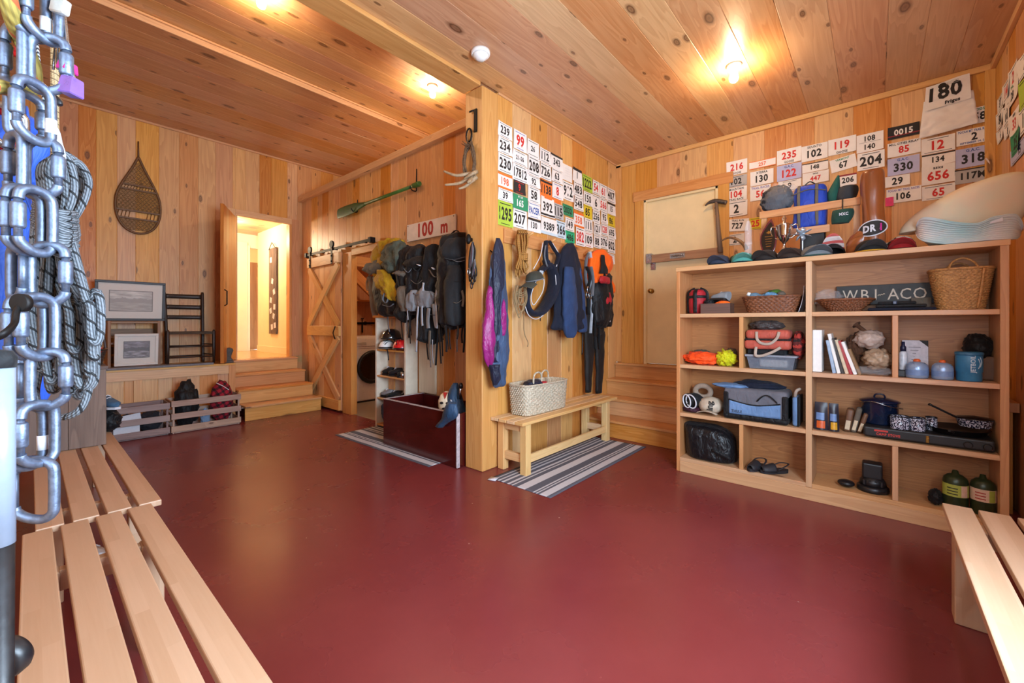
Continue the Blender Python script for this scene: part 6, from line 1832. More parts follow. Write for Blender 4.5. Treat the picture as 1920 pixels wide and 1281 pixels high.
g = G(); g.box(FX + .18, FX + .29, y - .10, y + .10, Z2, Z2 + .15, bev=.01, seg=2); g.build('case', plain('brown_case', '6d4a32', .6), None, 'brown box under the black gear behind the blue cup', 'box')
# row 3 left
y, w = sw(1277, 1330, .10)
HELM = plain('cream_helmet', 'c7b8a2', .5, var=.05)
y2, w2 = sw(1306, 1356, .08)
t = thing('cap', 'cream cap with dark lettering lying on the lower left shelf', 'cap', (FX + .10, y2, Z3))
cH = Vector((FX + .12, y2, Z3 + .01)); rH = w2 / 2
g = G(); g.blob(cH + Vector((0, 0, .065)), (.10, rH * .92, .072), 0, .05, 2, 2, 4, flat=-.07); g.build('crown', HELM, t)
g = G()
def hp(x, z):
    d = Vector((-math.cos(x / rH) , -math.sin(x / rH), 0)); k = math.sqrt(max(.05, 1 - (z / .072) ** 2)); return cH + Vector((0, 0, .065)) + Vector((d.x * .107 * k, d.y * rH * .97 * k, z))
g.text('ling', .075, lambda x, z: hp(.02 - z, x * .9 + .0), 0, .03); g.build('lettering', INK, t)
g = G(); g.sheet(lambda u, v: cH + Vector((-.09 - .05 * v, (u - .5) * rH * 1.5, .012 + .02 * math.sin(u * PI))), 10, 5, th=.003); g.build('bill', HELM, t)
y3, w3 = sw(1278, 1318, .1)
t = thing('slipper', 'black slipper with white piped collar beside the cream cap', 'shoe', (FX + .10, y3, Z3))
g = G(); g.blob((FX + .12, y3, Z3 + .10), (.085, w3 / 2, .065), 0, .15, 2, 5, 4, ridge=.1); g.build('body', CHAR, t)
for yy, rr in ((y3 + .025, .036), (y3 - .012, .046)):
    g = G(); g.tube([Vector((FX + .035 + .012 * math.cos(u), yy + rr * math.cos(u), Z3 + .10 + .055 * math.sin(u) + .3 * rr * math.cos(u))) for u in [i * PI / 12 for i in range(24)]], .006, 6, cyc=True); g.build('piping', TAPE, t)
y4, w4 = sw(1300, 1334, .18)
g = G(); g.tube([Vector((FX + .20, y4 + .065 * math.cos(u), Z3 + .175 + .05 * math.sin(u))) for u in [i * PI / 12 for i in range(24)]], .024, 8, cyc=True); g.build('neck_pillow', plain('taupe_plush', '9d8a78', .9), None, 'tan padded ring behind the black slipper', 'ring')
bag('maroon_pouch', 'small dark maroon pouch under the black slipper', 'pouch', (FX + .09, y3, Z3 + .025), (.06, .075, .025), cloth('maroon_nylon', '3d1226', .6, .5), 35)
y, w = sw(1357, 1498, .06)
BLUEB = cloth('pannier_blue', '6c8fbb', .6, .5); GREYB = cloth('pannier_grey', '6b6a72', .7, .4)
t = thing('pannier_bag', 'large grey, black and light blue gear bag with front pocket', 'bag', (FX + .13, y, Z3))
wB = w * .86; yB = y + .03
MP = T(FX + .15, yB, Z3 + .002)
g = G(); g.box(-.13, .13, -wB / 2, wB / 2, 0, .255, bev=.03, seg=4, M=MP, smooth=True); g.build('body', GREYB, t)
g = G(); g.box(-.137, .10, -wB / 2 - .004, wB / 2 + .004, 0, .05, bev=.02, seg=3, M=MP); g.build('base', BKC, t)
for s in (-1, 1):
    g = G(); g.box(-.138, .10, s * (wB / 2 - .02) - .02, s * (wB / 2 - .02) + .02, .03, .22, bev=.012, seg=3, M=MP); g.build('side_wall', BKC, t)
g = G(); g.sheet(lambda u, v: MP @ Vector((-.139 - .004 * math.sin(u * PI * 2) ** 2, wB * (.40 - .80 * u), .045 + (.115 - .03 * math.sin(u * PI)) * v)), 24, 6, th=-.004); pk = g.build('front_pocket', BLUEB, t)
g = G(); fit(g, 'THULE', -wB * .27, .068, wB * .2, .022, lambda x, z: MP @ Vector((-.147, -x, z)), 0, .03, .6, 2.5); g.build('lettering', INK, pk)
g = G(); g.tube(curve([MP @ Vector((-.142, wB * (.40 - .8 * u), .045 + .115 - .03 * math.sin(u * PI))) for u in [i / 8 for i in range(9)]], 3), .006, 6); g.build('pocket_edge', BKC, t)
g = G(); g.tube(curve([MP @ Vector((-.135 - .012 * math.sin(PI * u), -wB * (.05 + .30 * u), .165 + .055 * math.sin(PI * u))) for u in [i / 6 for i in range(7)]], 4), .012, 8, sq=(1, .4)); g.build('carry_handle', BKC, t)
g = G(); g.blob(MP @ Vector((-.05, wB * .42, .262)), (.08, .14, .022), 0, .15, 2, 9, 4); g.build('flap', BLUEB, t)
g = G(); g.blob(MP @ Vector((.02, 0, .27)), (.10, wB * .4, .045), 0, .2, 2, 3, 4, ridge=.2); g.build('open_top', cloth('navy_lining', '141c30'), t)
y5, w5 = sw(1484, 1500, .1)
t = thing('folding_bag', 'slim blue and black folded pannier at the right of the grey gear bag', 'bag', (FX + .13, y5, Z3))
g = G(); g.box(FX + .04, FX + .26, y5 - w5 * .5, y5 + w5 * .3, Z3 + .002, Z3 + .225, bev=.018, seg=3, smooth=True); g.build('body', BLUEB, t)
g = G(); g.box(FX + .035, FX + .262, y5 - w5 * .52, y5 - w5 * .30, Z3 + .001, Z3 + .228, bev=.008); g.build('edge', BKC, t)
g = G(); g.tube(curve([(FX + .06, y5, Z3 + .225), (FX + .05, y5 - .01, Z3 + .27), (FX + .08, y5 - .03, Z3 + .285)], 4), .011, 8); g.build('strap', BEIGE, t)
# row 3 right
PK = dict(a=plain('pouch_dark', '2b2a35', .35), o=plain('pouch_orange', 'd9612a', .4), y=plain('pouch_yellow', 'd9a32a', .4), b=plain('pouch_blue', '6f8fc0', .4), g=plain('pouch_brown', '6d4b34', .5))
for k, (x0, x1, m, lab) in enumerate(((1526, 1553, 'o', 'dark food pouch with orange label, first in row'), (1553, 1574, 'y', 'dark food pouch with yellow label, second in row'))):
    y, w = sw(x0, x1, .06)
    t = thing('food_pouch', lab + ' beside the middle divider', 'food pouch', (FX + .07, y, Z3), 'dried food pouches')
    M = T(FX + .06, y, Z3 + .002, R_(-90 + 10 * k), R_(-4))
    f = lambda u, v, s: M @ Vector(((u - .5) * w * (1 - .12 * v), s * .022 * math.sin(PI * min(1, max(0, u))) * (1 - v) ** .5, .20 * v))
    g = G(); g.sheet(lambda u, v: f(u, v, -1), 10, 10); g.sheet(lambda u, v: f(u, v, 1), 10, 10); g.build('bag', PK['a'], t)
    g = G(); g.sheet(lambda u, v: f(.2 + .6 * u, .06 + .26 * v, -1.08), 6, 6); g.build('label', PK[m], t)
    g = G(); g.sheet(lambda u, v: f(.15 + .6 * u, .36 + .26 * v, -1.08), 6, 6); g.build('picture', PK['b'], t)
for k, (x0, x1, h, lab) in enumerate(((1578, 1596, .165, 'brown paper food packet leaning beside the two pouches'), (1592, 1606, .18, 'tan food packet leaning behind the brown one'), (1604, 1616, .15, 'slim brown packet leaning against the navy stock pot'))):
    y, w = sw(x0, x1, .08)
    M = T(FX + .10, y - .0, Z3 + .002, R_(-90), 0, R_(8 + 4 * k))
    g = G(); g.box(-w * .4, w * .4, 0, .09, 0, h, M=M, bev=.012, seg=2, smooth=True); 
    g.box(-w * .25, w * .25, -.002, 0, h * .1, h * .5, M=M, bev=.0005, mi=1)
    g.build('food_packet', [[PK['g'], TAUPE, PK['g']][k], COV['t']], None, lab, 'food packet', 'dried food packets')
ENB = plain('enamel_navy', '14203a', .15, coat=.5, var=.1)
y, w = sw(1612, 1688, .20); r = w / 2
cP = (FX + .20, y, Z3 + .075)
# camp stove first, pots stand on it
yS0, yS1 = ps(1619, 800, .03).y, -.545
t = thing('camp_stove', 'long flat black camping stove case with red lettering along its front', 'camp stove', (FX + .18, (yS0 + yS1) / 2, Z3))
g = G(); g.box(FX + .02, FX + .31, yS1, yS0, Z3 + .006, Z3 + .075, bev=.012, seg=3); g.build('case', plain('stove_black', '1d1c1d', .5, var=.15), t)
g = G(); MSt = Matrix.Translation((FX + .0188, 0, Z3 + .04)) @ Matrix.Rotation(R_(-90), 4, 'Z')
yl = ps(1665, 800, .02).y
fit(g, 'CAMP STOVE', -yl, -.008, .15, .018, lambda x, z: MSt @ Vector((x, 0, z)), 0, .03, .5, 2.5); g.box(-yl - .07, -yl + .0, -.001, .0, .008, .02, M=MSt, bev=0); g.build('lettering', plain('red_print', 'c93a30', .5), t)
g = G(); yy = ps(1739, 800, .02).y; g.box(FX + .014, FX + .02, yy - .008, yy + .008, Z3 + .015, Z3 + .06); g.build('latch', BRASS, t)
for px in (1815, 1852):
    g = G(); g.lathe([(.02, 0), (.02, .012), (.016, .016)], M=Matrix.Translation((FX + .02, ps(px, 830, .02).y, Z3 + .035)) @ Matrix.Rotation(R_(-90), 4, 'Y'), n=18); g.build('knob', BLACK, t)
t = thing('stock_pot', 'large navy enamel pot with lid and wire bail on the stove case', 'pot', cP)
g = G(); g.lathe([(r * .86, 0), (r * .92, .012), (r * .96, .15), (r * 1.0, .155)], cP, 32); g.build('pot', ENB, t)
g = G(); g.lathe([(r * 1.04, .152), (r * 1.04, .160), (r * .9, .168), (r * .4, .182), (.001, .186)], cP, 32); g.build('lid', ENB, t)
g = G(); g.tube(curve([(cP[0], cP[1] + .03, cP[2] + .18), (cP[0] - .01, cP[1] + .02, cP[2] + .205), (cP[0] - .01, cP[1] - .02, cP[2] + .205), (cP[0], cP[1] - .03, cP[2] + .18)], 4), .006, 6); g.build('lid_handle', ENB, t)
g = G(); g.tube(curve([(cP[0] - .05, cP[1] + r, cP[2] + .14), (cP[0] - r * 1.12, cP[1] + .04, cP[2] + .165), (cP[0] - r * 1.1, cP[1] - .05, cP[2] + .14), (cP[0] - .03, cP[1] - r * 1.12, cP[2] + .12)], 6), .003, 6); g.build('bail', STEEL, t)
def speckle():
    t = NT('speckled_enamel'); co = t.n('TexCoord').outputs['Object']
    nz = t.noise(co, 130, 3, .6); c = t.mix(t.math('GREATER_THAN', nz, .52), lin('191d33'), lin('c9cede')); t.set(t.b.inputs['Base Color'], c); t.b.inputs['Roughness'].default_value = .15; MATS['speckle'] = t.m
    return t.m
SPK = speckle()
for x0, x1, d, lab in ((1668, 1706, .07, 'blue speckled enamel mug, left of the pair on the stove case'), (1705, 1736, .07, 'blue speckled enamel mug, right of the pair on the stove case'), (1735, 1758, .16, 'dark speckled enamel mug behind the pair of mugs')):
    y, w = sw(x0, x1, d); r = w / 2
    t = thing('enamel_mug', lab, 'mug', (FX + d, y, Z3 + .076), 'enamel mugs')
    c = (FX + d, y, Z3 + .076)
    g = G(); g.lathe([(r * .93, 0), (r * .96, .005), (r * .98, .085), (r * .94, .085), (r * .92, .01), (.001, .01)], c, 26); g.build('cup', SPK, t)
    g = G(); g.tube([Vector((c[0] + r * .98 * math.cos(u), c[1] + r * .98 * math.sin(u), c[2] + .085)) for u in [i * PI / 12 for i in range(24)]], .003, 6, cyc=True); g.build('rim', BLACK, t)
    g = G(); g.tube(curve([(c[0] + r * .9, c[1], c[2] + .07), (c[0] + r * 1.6, c[1], c[2] + .06), (c[0] + r * 1.5, c[1], c[2] + .025), (c[0] + r * .9, c[1], c[2] + .02)], 4), .004, 6); g.build('handle', BLACK, t)
SPD = plain('dark_speckle_enamel', '1a1719', .2, var=.3, scale=120)
for k, (x0, x1, z, hh, lab) in enumerate(((1740, 1868, .0, .035, 'largest dark frying pan, bottom of the pan stack'), (1790, 1866, .052, .05, 'dark speckled saucepan, top of the pan stack'))):
    y, w = sw(x0, x1, .16); r = min(w / 2, .148); y = max(y, -.40) if k == 0 else y
    t = thing('frying_pan', lab + ' on the stove case', 'pan', (FX + .16, y, Z3 + .076 + z), 'pans on the stove')
    c = (FX + .16, y, Z3 + .077 + z)
    g = G(); g.lathe([(r * .8, 0), (r * .84, .004), (r * .97, hh), (r * 1.0, hh + .002), (r * .95, hh), (r * .80, .008), (.001, .008)], c, 36); g.build('pan', SPD if k == 0 else SPK, t)
    if k: 
        g = G(); g.lathe([(r * .99, hh), (r * .9, hh + .008), (.001, hh + .02)], c, 30); g.build('lid', SPD, t)
        g = G(); g.tube(curve([(c[0] - .02, c[1] + r * .9, c[2] + hh), (c[0] - .04, c[1] + r * 1.5, c[2] + hh + .03), (c[0] - .06, c[1] + r * 2.4, c[2] + hh + .075)], 5), [.011] * 10 + [.015], 8, sq=(1, .6)); g.build('handle', BLACK, t)
    else:
        g = G(); g.tube(curve([(c[0] - r * .9, c[1] + .03, c[2] + hh * .7), (c[0] - r * 1.05, c[1] + .05, c[2] + hh)], 5), .008, 8); g.build('handle_stub', BLACK, t)
# row 4
y, w = sw(1279, 1375, .05)
DUF = cloth('black_vinyl', '121216', .38, .9)
t = thing('duffel_bag', 'big black vinyl dry bag filling the lower left bay', 'bag', (FX + .15, y, Z4))
g = G(); g.drape([(Z4 + .285, FX + .17, y + .10, .06, .06), (Z4 + .275, FX + .16, y + .06, .10, .15), (Z4 + .22, FX + .15, y + .01, .125, .19), (Z4 + .10, FX + .15, y, .135, .205), (Z4 + .02, FX + .15, y, .13, .20), (Z4 + .003, FX + .15, y, .12, .18)], 64, 0, .05, 5, 2.6, .022, 6, 91); g.build('body', DUF, t)
g = G(); g.sheet(lambda u, v: Vector((FX - .012 + .02 * (1 - v) * 0 - .0, y - .06 - .14 * u, Z4 + .10 + .03 * v - .05 * u)), 6, 2, th=.006); g.build('side_strap', BKC, t)
for k, (px, lab, rz) in enumerate(((1417, 'black clog sandal, left of the pair on the bottom shelf', 65), (1450, 'black clog sandal, right of the pair on the bottom shelf', 35))):
    y, w = sw(px - 18, px + 18, .05)
    t = thing('clog', lab, 'shoe', (FX + .08, y, Z4), 'clog sandals')
    M = T(FX + .09, y, Z4 + .002, R_(rz + 100))
    SB = plain('clog_foam', '25252a', .6)
    def sole(u): return .042 * (1 - .25 * abs(u - .6)) * math.sqrt(max(.02, 1 - (2 * u - 1) ** 4))
    g = G(); g.rings([[M @ Vector(((u - .5) * .23, s * sole(u), z)) for s, z in ((-1, 0), (1, 0), (1.05, .022), (-1.05, .022))] for u in [i / 14 for i in range(15)]], True, True, True, smooth=False); g.build('sole', SB, t)
    g = G(); g.sheet(lambda u, v: M @ Vector((.005 + .10 * u, -sole(.55 + .42 * u) * math.cos(PI * v) * 1.04, .015 + .055 * (1 - .45 * u) * math.sin(PI * v))), 8, 12, th=-.004); g.build('upper', SB, t)
    g = G(); g.tube(curve([M @ Vector(p) for p in ((.0, -.042, .03), (-.07, -.04, .06), (-.115, 0, .065), (-.07, .04, .06), (.0, .042, .03))], 5), .007, 8, sq=(1, .5)); g.build('heel_strap', SB, t)
y, w = sw(1570, 1603, .10)
t = thing('small_case', 'small black rounded case beside the black lantern', 'case', (FX + .1, y, Z4))
g = G(); g.blob((FX + .1, y, Z4 + .026), (.045, w / 2, .025), 0, .02, 1, 1, 3); g.build('body', BLACK, t)
g = G(); g.tube(curve([(FX + .055, y + .03, Z4 + .02), (FX + .045, y, Z4 + .03), (FX + .055, y - .03, Z4 + .02)], 4), .004, 6); g.build('cord', BLACK, t)
y, w = sw(1606, 1668, .10); r = w / 2
t = thing('projector_base', 'black round-based device with square head on the bottom shelf', 'device', (FX + .12, y, Z4))
c = (FX + .13, y, Z4 + .002)
g = G(); g.lathe([(r, 0), (r * 1.02, .012), (r, .03), (r * .86, .04)], c, 32); g.build('base', BLACK, t)
g = G(); g.lathe([(r * .86, .04), (r * .8, .07), (r * .62, .095), (r * .5, .10)], c, 24); g.build('collar', BLACK, t)
g = G(); g.box(c[0] - .05, c[0] + .05, y - .052, y + .058, Z4 + .09, Z4 + .20, bev=.012, seg=3); g.build('head', BLACK, t)
for k in range(4):
    g = G(); g.box(c[0] - r * .75, c[0] - r * .7, y - r * .6 + k * r * .35, y - r * .45 + k * r * .35, Z4 + .05, Z4 + .085); g.build('fin', BLACK, t)
PROP = plain('canister_green', '2e3a22', .35, metal=.2); PLAB = plain('canister_label', 'a8b04a', .5); PLA2 = plain('label_pale', 'd9b9a0', .5)
for x0, x1, lab in ((1766, 1818, 'green gas cylinder with lime label, left of the pair behind the bench'), (1818, 1870, 'green gas cylinder with red and white label, right of the pair')):
    y, w = sw(x0, x1, .09); r = w / 2 * .97
    t = thing('gas_cylinder', lab, 'gas cylinder', (FX + .1, y, Z4), 'green gas cylinders'); c = (FX + .10, y, Z4 + .002)
    g = G(); g.lathe([(r * .9, 0), (r, .01), (r, .17), (r * .9, .195), (r * .6, .212), (r * .3, .218), (r * .22, .24), (.001, .242)], c, 32); g.build('tank', PROP, t)
    g = G(); g.lathe([(r * 1.006, .085), (r * 1.006, .16)], c, 32, cap0=False, cap1=False); lb = g.build('label_band', PLAB if x0 < 1800 else PLA2, t)
    s = -1 if x0 < 1800 else 1
    g = G(); g.rings([[Vector((c[0] + r * 1.012 * math.cos(PI + a), c[1] + r * 1.012 * math.sin(PI + a), c[2] + z)) for a in [(.35 + .12 * i) for i in range(6)]] for z in (.087, .158)], cyc=False); g.build('label_panel', PLA2 if x0 < 1800 else PLAB, t)
    g = G(); 
    for k in range(3): g.rings([[Vector((c[0] + r * 1.016 * math.cos(PI + a), c[1] + r * 1.016 * math.sin(PI + a), c[2] + z)) for a in [(-.75 + .12 * i) for i in range(8)]] for z in (.098 + .018 * k, .104 + .018 * k)], cyc=False)
    g.build('label_print', INK if x0 < 1800 else REDP, lb)
bag('dark_bundle', 'dark folded cloth left of the green gas cylinders', 'cloth', (FX + .1, sw(1758, 1768, .08)[0] + .02, Z4 + .05), (.05, .035, .048), BKC, 37)

# ------------------------------------------------------------------ things on top of the shelf unit
ZT = 1.801
def cap(label, c, rot, mat, r=.085, bill=None, under=None, letters=None, ink=None, pitch=0.0, roll=0.0, scale=1.0, droop=.03):
    """baseball cap; local +x is where the bill points"""
    t = thing('baseball_cap', label, 'cap', c)
    M = T(c[0], c[1], c[2], rot, roll, pitch, scale)
    bill = bill or mat
    g = G(); g.lathe([(r * 1.0, 0), (r * 1.03, .02), (r * .96, .048), (r * .74, .073), (r * .4, .086), (.001, .09)], M=M, n=28, sq=(1.12, 1), cap0=False); g.build('crown', mat, t)
    g = G(); g.tube([M @ Vector((r * 1.12 * math.cos(a), r * math.sin(a), .006)) for a in [i * PI / 14 for i in range(28)]], .005, 6, cyc=True); g.build('sweatband', under or BKC, t)
    def bf(u, v):
        a = (u - .5) * 2.3; rr = 1 + v * .78 * math.cos(a * .62); x = r * 1.1 * math.cos(a) * (1 if v == 0 else 1) + v * .088 * (math.cos(a * .8)) ; y = r * 1.0 * math.sin(a) * (1 - .05 * v)
        return M @ Vector((x, y, .006 + (.052 + droop * .2) * (1 - min(1, abs(y) / r) ** 2) * (.55 + .45 * v)))
    g = G(); g.sheet(bf, 20, 8, th=.004); b = g.build('bill', bill, t)
    g = G(); g.lathe([(.007, 0), (.006, .004), (.001, .006)], M=M @ Matrix.Translation((0, 0, .089)), n=10); g.build('button', mat, t)
    if letters:
        g = G(); fit(g, letters, 0, .055, .09, .036, lambda x, z: M @ Vector((r * 1.15 * math.cos(x / r), r * 1.03 * math.sin(x / r), z)), 0, .03); g.build('lettering', ink or TAPE, t)
    return t
def top_y(px, d=.1): return P(px, 470, x=FX + d).y
LC = {k: cloth('cap_' + k, c, .8, .3) for k, c in dict(navy='343a4d', teal='5aa596', brown='2b231f', umber='3d2a20', camo='7f8588', black='1b1a1b', red='a5191c', tan='9c8458', green='21473c', grey='33363a', white='d8d3d0').items()}
cap('navy blue cap, leftmost of the row along the shelf front edge', (FX + .10, top_y(1349), ZT), PI, LC['navy'], under=LC['black'])
cap('teal green cap with pale lettering between the navy and dark caps', (FX + .09, top_y(1393), ZT), PI + .2, LC['teal'], letters='WMCC', ink=LC['white'], droop=.02)
cap('very dark brown cap, third in the row along the shelf front edge', (FX + .08, top_y(1437), ZT), PI - .1, LC['brown'], under=LC['black'])
cap('umber brown cap, fourth in the row along the shelf front edge', (FX + .10, top_y(1482), ZT), PI, LC['umber'])
cap('grey cap with green under the bill, biggest of the row', (FX + .09, top_y(1530), ZT), PI + .25, LC['camo'], r=.095, under=LC['green'], bill=cloth('cap_grey_bill', '5b646b', .8, .3))
cap('black cap with yellow edge lying below the wooden boot', (FX + .09, top_y(1632), ZT), PI + .15, LC['black'], bill=LC['grey'], under=plain('cap_yellow', 'd79b1e', .7))
cap('red cap lying beside the straw sun hat', (FX + .13, top_y(1690), ZT), PI, LC['red'], r=.075)
cap('small tan cap standing behind the clear plastic tube', (FX + .20, top_y(1384, .2), ZT + .0), PI, LC['tan'], r=.065)
def sh0(px): return P(px, 440, x=FX + .22).y
# rail rack behind the trophies
RX = FX + .19
def rk(px, py): return P(px, py, x=RX)
t = thing('rail_rack', 'two-slat pine rail standing on the shelf top behind the trophy', 'rack', (RX, .5, ZT))
for (x0, y0, x1, y1), nm in (((1424, 404, 1614, 377), 'upper_slat'), ((1424, 443, 1556, 428), 'lower_slat')):
    a, b = rk(x0, y0), rk(x1, y1); zc_ = (a.z + b.z) / 2
    g = G(); g.box(RX - .009, RX + .009, b.y, a.y, zc_ - .028, zc_ + .028, grain=1); g.build(nm, TREAD, t)
ztop = rk(1424, 404).z
for px in (1432, 1606):
    y = rk(px, 400).y; g = G(); g.box(RX + .009, RX + .03, y - .02, y + .02, ZT, ztop + .03, grain=2); g.build('post', TREAD, t)
# bagged hat, blue stuff sack, caps hanging at the rail
a = P(1457, 375, x=FX + .30)
t = thing('bagged_hat', 'dark hat wrapped in a clear plastic bag behind the rail', 'hat', a)
g = G(); g.blob(a, (.07, .12, .115), 0, .12, 2.5, 4, 4, ridge=.2); g.build('hat', cloth('slate_hat', '182230', .6, .9), t)
g = G(); g.blob(a + Vector((0, -.02, 0)), (.085, .14, .125), 0, .2, 3, 6, 4, ridge=.25); g.blob(a + Vector((0, -.14, 0)), (.03, .05, .04), 0, .3, 3, 8, 3); g.build('plastic_bag', CELLO, t)
y0, y1 = P(1488, 390, x=FX + .29).y, P(1552, 390, x=FX + .29).y
ZS = P(1520, 428, x=FX + .27).z; cS = Vector((FX + .285, (y0 + y1) / 2, ZS)); wS = y0 - y1; hS = P(1520, 350, x=FX + .29).z - ZS
SACK = cloth('royal_blue_nylon', '2b4bb8', .55, .5)
t = thing('stuff_sack', 'royal blue stuff sack with tan straps behind the rail', 'stuff sack', cS)
g = G(); g.drape([(ZS + .003, cS.x, cS.y, .05, wS * .38), (ZS + .03, cS.x, cS.y, .075, wS * .49), (ZS + hS * .6, cS.x, cS.y, .08, wS * .5), (ZS + hS * .93, cS.x, cS.y, .07, wS * .47), (ZS + hS, cS.x, cS.y, .04, wS * .36)], 40, 0, .03, 5, 3.2, .012, 9, 7); g.build('body', SACK, t)
for k, f in enumerate((-.30, .22)):
    g = G(); g.tube(curve([(cS.x - .07, cS.y - f * wS, ZS + .01), (cS.x - .092, cS.y - f * wS, ZS + hS * .5), (cS.x - .08, cS.y - f * wS, ZS + hS * .9), (cS.x - .04, cS.y - f * wS, ZS + hS * 1.02)], 5), .011, 8, sq=(1, .3)); g.build('strap', TAUPE, t)
g = G(); g.tube(curve([(cS.x - .075, cS.y + wS * .48, ZS + hS * .80), (cS.x - .092, cS.y, ZS + hS * .86), (cS.x - .075, cS.y - wS * .48, ZS + hS * .80)], 5), .011, 8, sq=(1, .3)); g.build('strap', TAUPE, t)
g = G(); g.tube(curve([(cS.x - .03, cS.y + .04, ZS + hS), (cS.x - .03, cS.y, ZS + hS + .03), (cS.x - .03, cS.y - .04, ZS + hS)], 4), .005, 6); g.build('drawcord', BLACK, t)
y0, y1 = sh0(1500), sh0(1547)
g = G(); g.box(FX + .22, FX + .325, y1, y0, ZT, ZS - .002, bev=.006); g.build('black_box', BLACK, None, 'black box under the royal blue stuff sack on the shelf top', 'box')
def soft(nm, label, cat, rows, mat, d, dep, seed, par=None, **k):
    rr = []
    for r in rows:
        A_, B_ = P(r[1], r[0], x=FX + d), P(r[2], r[0], x=FX + d); rr.append((A_.z, FX + d, (A_.y + B_.y) / 2, r[3] if len(r) > 3 else dep, abs(A_.y - B_.y) / 2))
    g = G(); g.drape(rr, 32, 0, k.get('fold', .08), 5, 2, k.get('ns', .008), 9, seed); return g.build(nm, mat, par, label, cat)
GRC = cloth('pine_green_felt', '1f5a4c', .8, .4)
soft('felt_hat', 'dark green peaked cap hung behind the blue stuff sack', 'cap', [(330, 1571, 1573, .01), (345, 1561, 1575, .03), (365, 1551, 1574, .05), (382, 1552, 1570, .05), (388, 1556, 1566, .03)], GRC, .29, .05, 101)
soft('felt_hat', 'charcoal cap hung over the rail beside the wooden boot', 'cap', [(350, 1578, 1600, .02), (355, 1570, 1609, .04), (368, 1566, 1610, .05), (379, 1568, 1604, .05), (383, 1575, 1598, .02)], LC['grey'], .29, .05, 102)
t = thing('baseball_cap', 'dark green cap with pale lettering hung below the rail', 'cap', P(1580, 410, x=FX + .20))
soft('crown', None, None, [(396, 1562, 1600, .03), (403, 1559, 1601, .045), (413, 1557, 1597, .045), (421, 1558, 1590, .03)], LC['green'], .17, .05, 103, t)
g = G(); a = P(1582, 401, x=FX + .118); fit(g, 'MXC', 0, 0, .10, .022, lambda x, z: a + Vector((0, -x, z)), 0, .03); g.build('lettering', TAPE, t)
g = G(); a, b = P(1580, 372, x=RX - .012), P(1580, 398, x=RX - .03); g.tube([a, b], .004, 6); g.build('hang_loop', BLACK, t)
# plaque, trophy, bow, clear tube
def sh_(px, d): return P(px, 440, x=FX + d).y
yq = sh_(1441, .10); hq_ = P(1441, 412, x=FX + .1).z - ZT; wq = P(1425, 440, x=FX + .1).y - P(1458, 440, x=FX + .1).y
t = thing('award_plaque', 'flame-shaped dark award plaque with burgundy edge on the shelf top', 'award', (FX + .1, yq, ZT))
def flame(s, n=40):
    o = []
    for i in range(n + 1):
        k = i / n; o.append((wq * .5 * s * math.sin(PI * k) ** .8 * (1 if k < .99 else 0) * -1 + wq * .12 * max(0, k - .6) / .4, hq_ * (.5 + (k - .5) * s)))
    for i in range(n - 1, 0, -1):
        k = i / n; o.append((wq * .5 * s * math.sin(PI * k) ** .9 * (1 - .25 * k) + wq * .12 * max(0, k - .6) / .4, hq_ * (.5 + (k - .5) * s)))
    return o
MPq = T(FX + .09, yq, ZT + .012, R_(-90), R_(-6))
g = G(); g.prism(flame(1.0), 0, .02, M=MPq, bev=.002); g.build('body', plain('burgundy_lacquer', '5d1a26', .2, coat=.4), t)
g = G(); g.prism(flame(.84), -.004, -.0005, M=MPq); pf = g.build('face_plate', plain('plaque_black', '1a1312', .2), t)
g = G()
for k in range(5): g.box(-wq * (.22 - .02 * k), wq * (.22 - .02 * k), -.0055, -.0045, hq_ * (.56 - .06 * k), hq_ * (.57 - .06 * k), M=MPq, bev=0)
g.prism([(-.02, hq_ * .66), (0, hq_ * .70), (.02, hq_ * .66), (0, hq_ * .63)], -.0055, -.0045, M=MPq); g.build('engraving', BRASS, pf)
g = G(); g.box(-.03, .03, -.01, .035, -.012, .004, M=MPq); g.build('foot', plain('clear_base', 'b98a6a', .15), t)
yt = sh_(1471, .13); cT = (FX + .11, yt, ZT)
CHROME = plain('chrome', 'd5d3d0', .08, metal=1.0, var=.02, bump=0)
t = thing('trophy_cup', 'silver trophy cup with two handles on a white base', 'trophy', cT)
zt = P(1471, 405, x=FX + .13).z - ZT; hb = .055
g = G(); g.box(-.045, .045, -.05, .05, 0, hb, M=T(*cT), bev=.003); b_ = g.build('base', plain('trophy_base', 'dcd4cc', .3), t)
g = G(); g.box(-.0465, -.0455, -.04, .04, .012, .045, M=T(*cT), bev=0); g.build('name_plate', BRASS, b_)
k = (zt - hb)
g = G(); g.lathe([(.028, hb), (.024, hb + .08 * k), (.008, hb + .18 * k), (.010, hb + .26 * k), (.03, hb + .34 * k), (.048, hb + .5 * k), (.055, hb + .72 * k), (.058, hb + .74 * k), (.05, hb + .73 * k), (.03, hb + .5 * k)], cT, 30); g.build('cup', CHROME, t)
g = G(); g.lathe([(.05, hb + .745 * k), (.02, hb + .80 * k), (.008, hb + .84 * k), (.016, hb + .92 * k), (.010, hb + .98 * k), (.001, hb + 1.0 * k)], cT, 20); g.build('lid', CHROME, t)
for s in (-1, 1):
    g = G(); g.tube(curve([(cT[0], yt + s * .05, ZT + hb + .70 * k), (cT[0], yt + s * .085, ZT + hb + .72 * k), (cT[0], yt + s * .088, ZT + hb + .55 * k), (cT[0], yt + s * .06, ZT + hb + .42 * k), (cT[0], yt + s * .035, ZT + hb + .38 * k)], 5), .005, 6); g.build('handle', CHROME, t)
c = P(1504, 439, x=FX + .10); t = thing('gift_bow', 'shiny pale silver ribbon bow between the trophy and the grey cap', 'bow', c)
SILV = plain('silver_ribbon', 'b9c4cf', .2, metal=.5, var=.05)
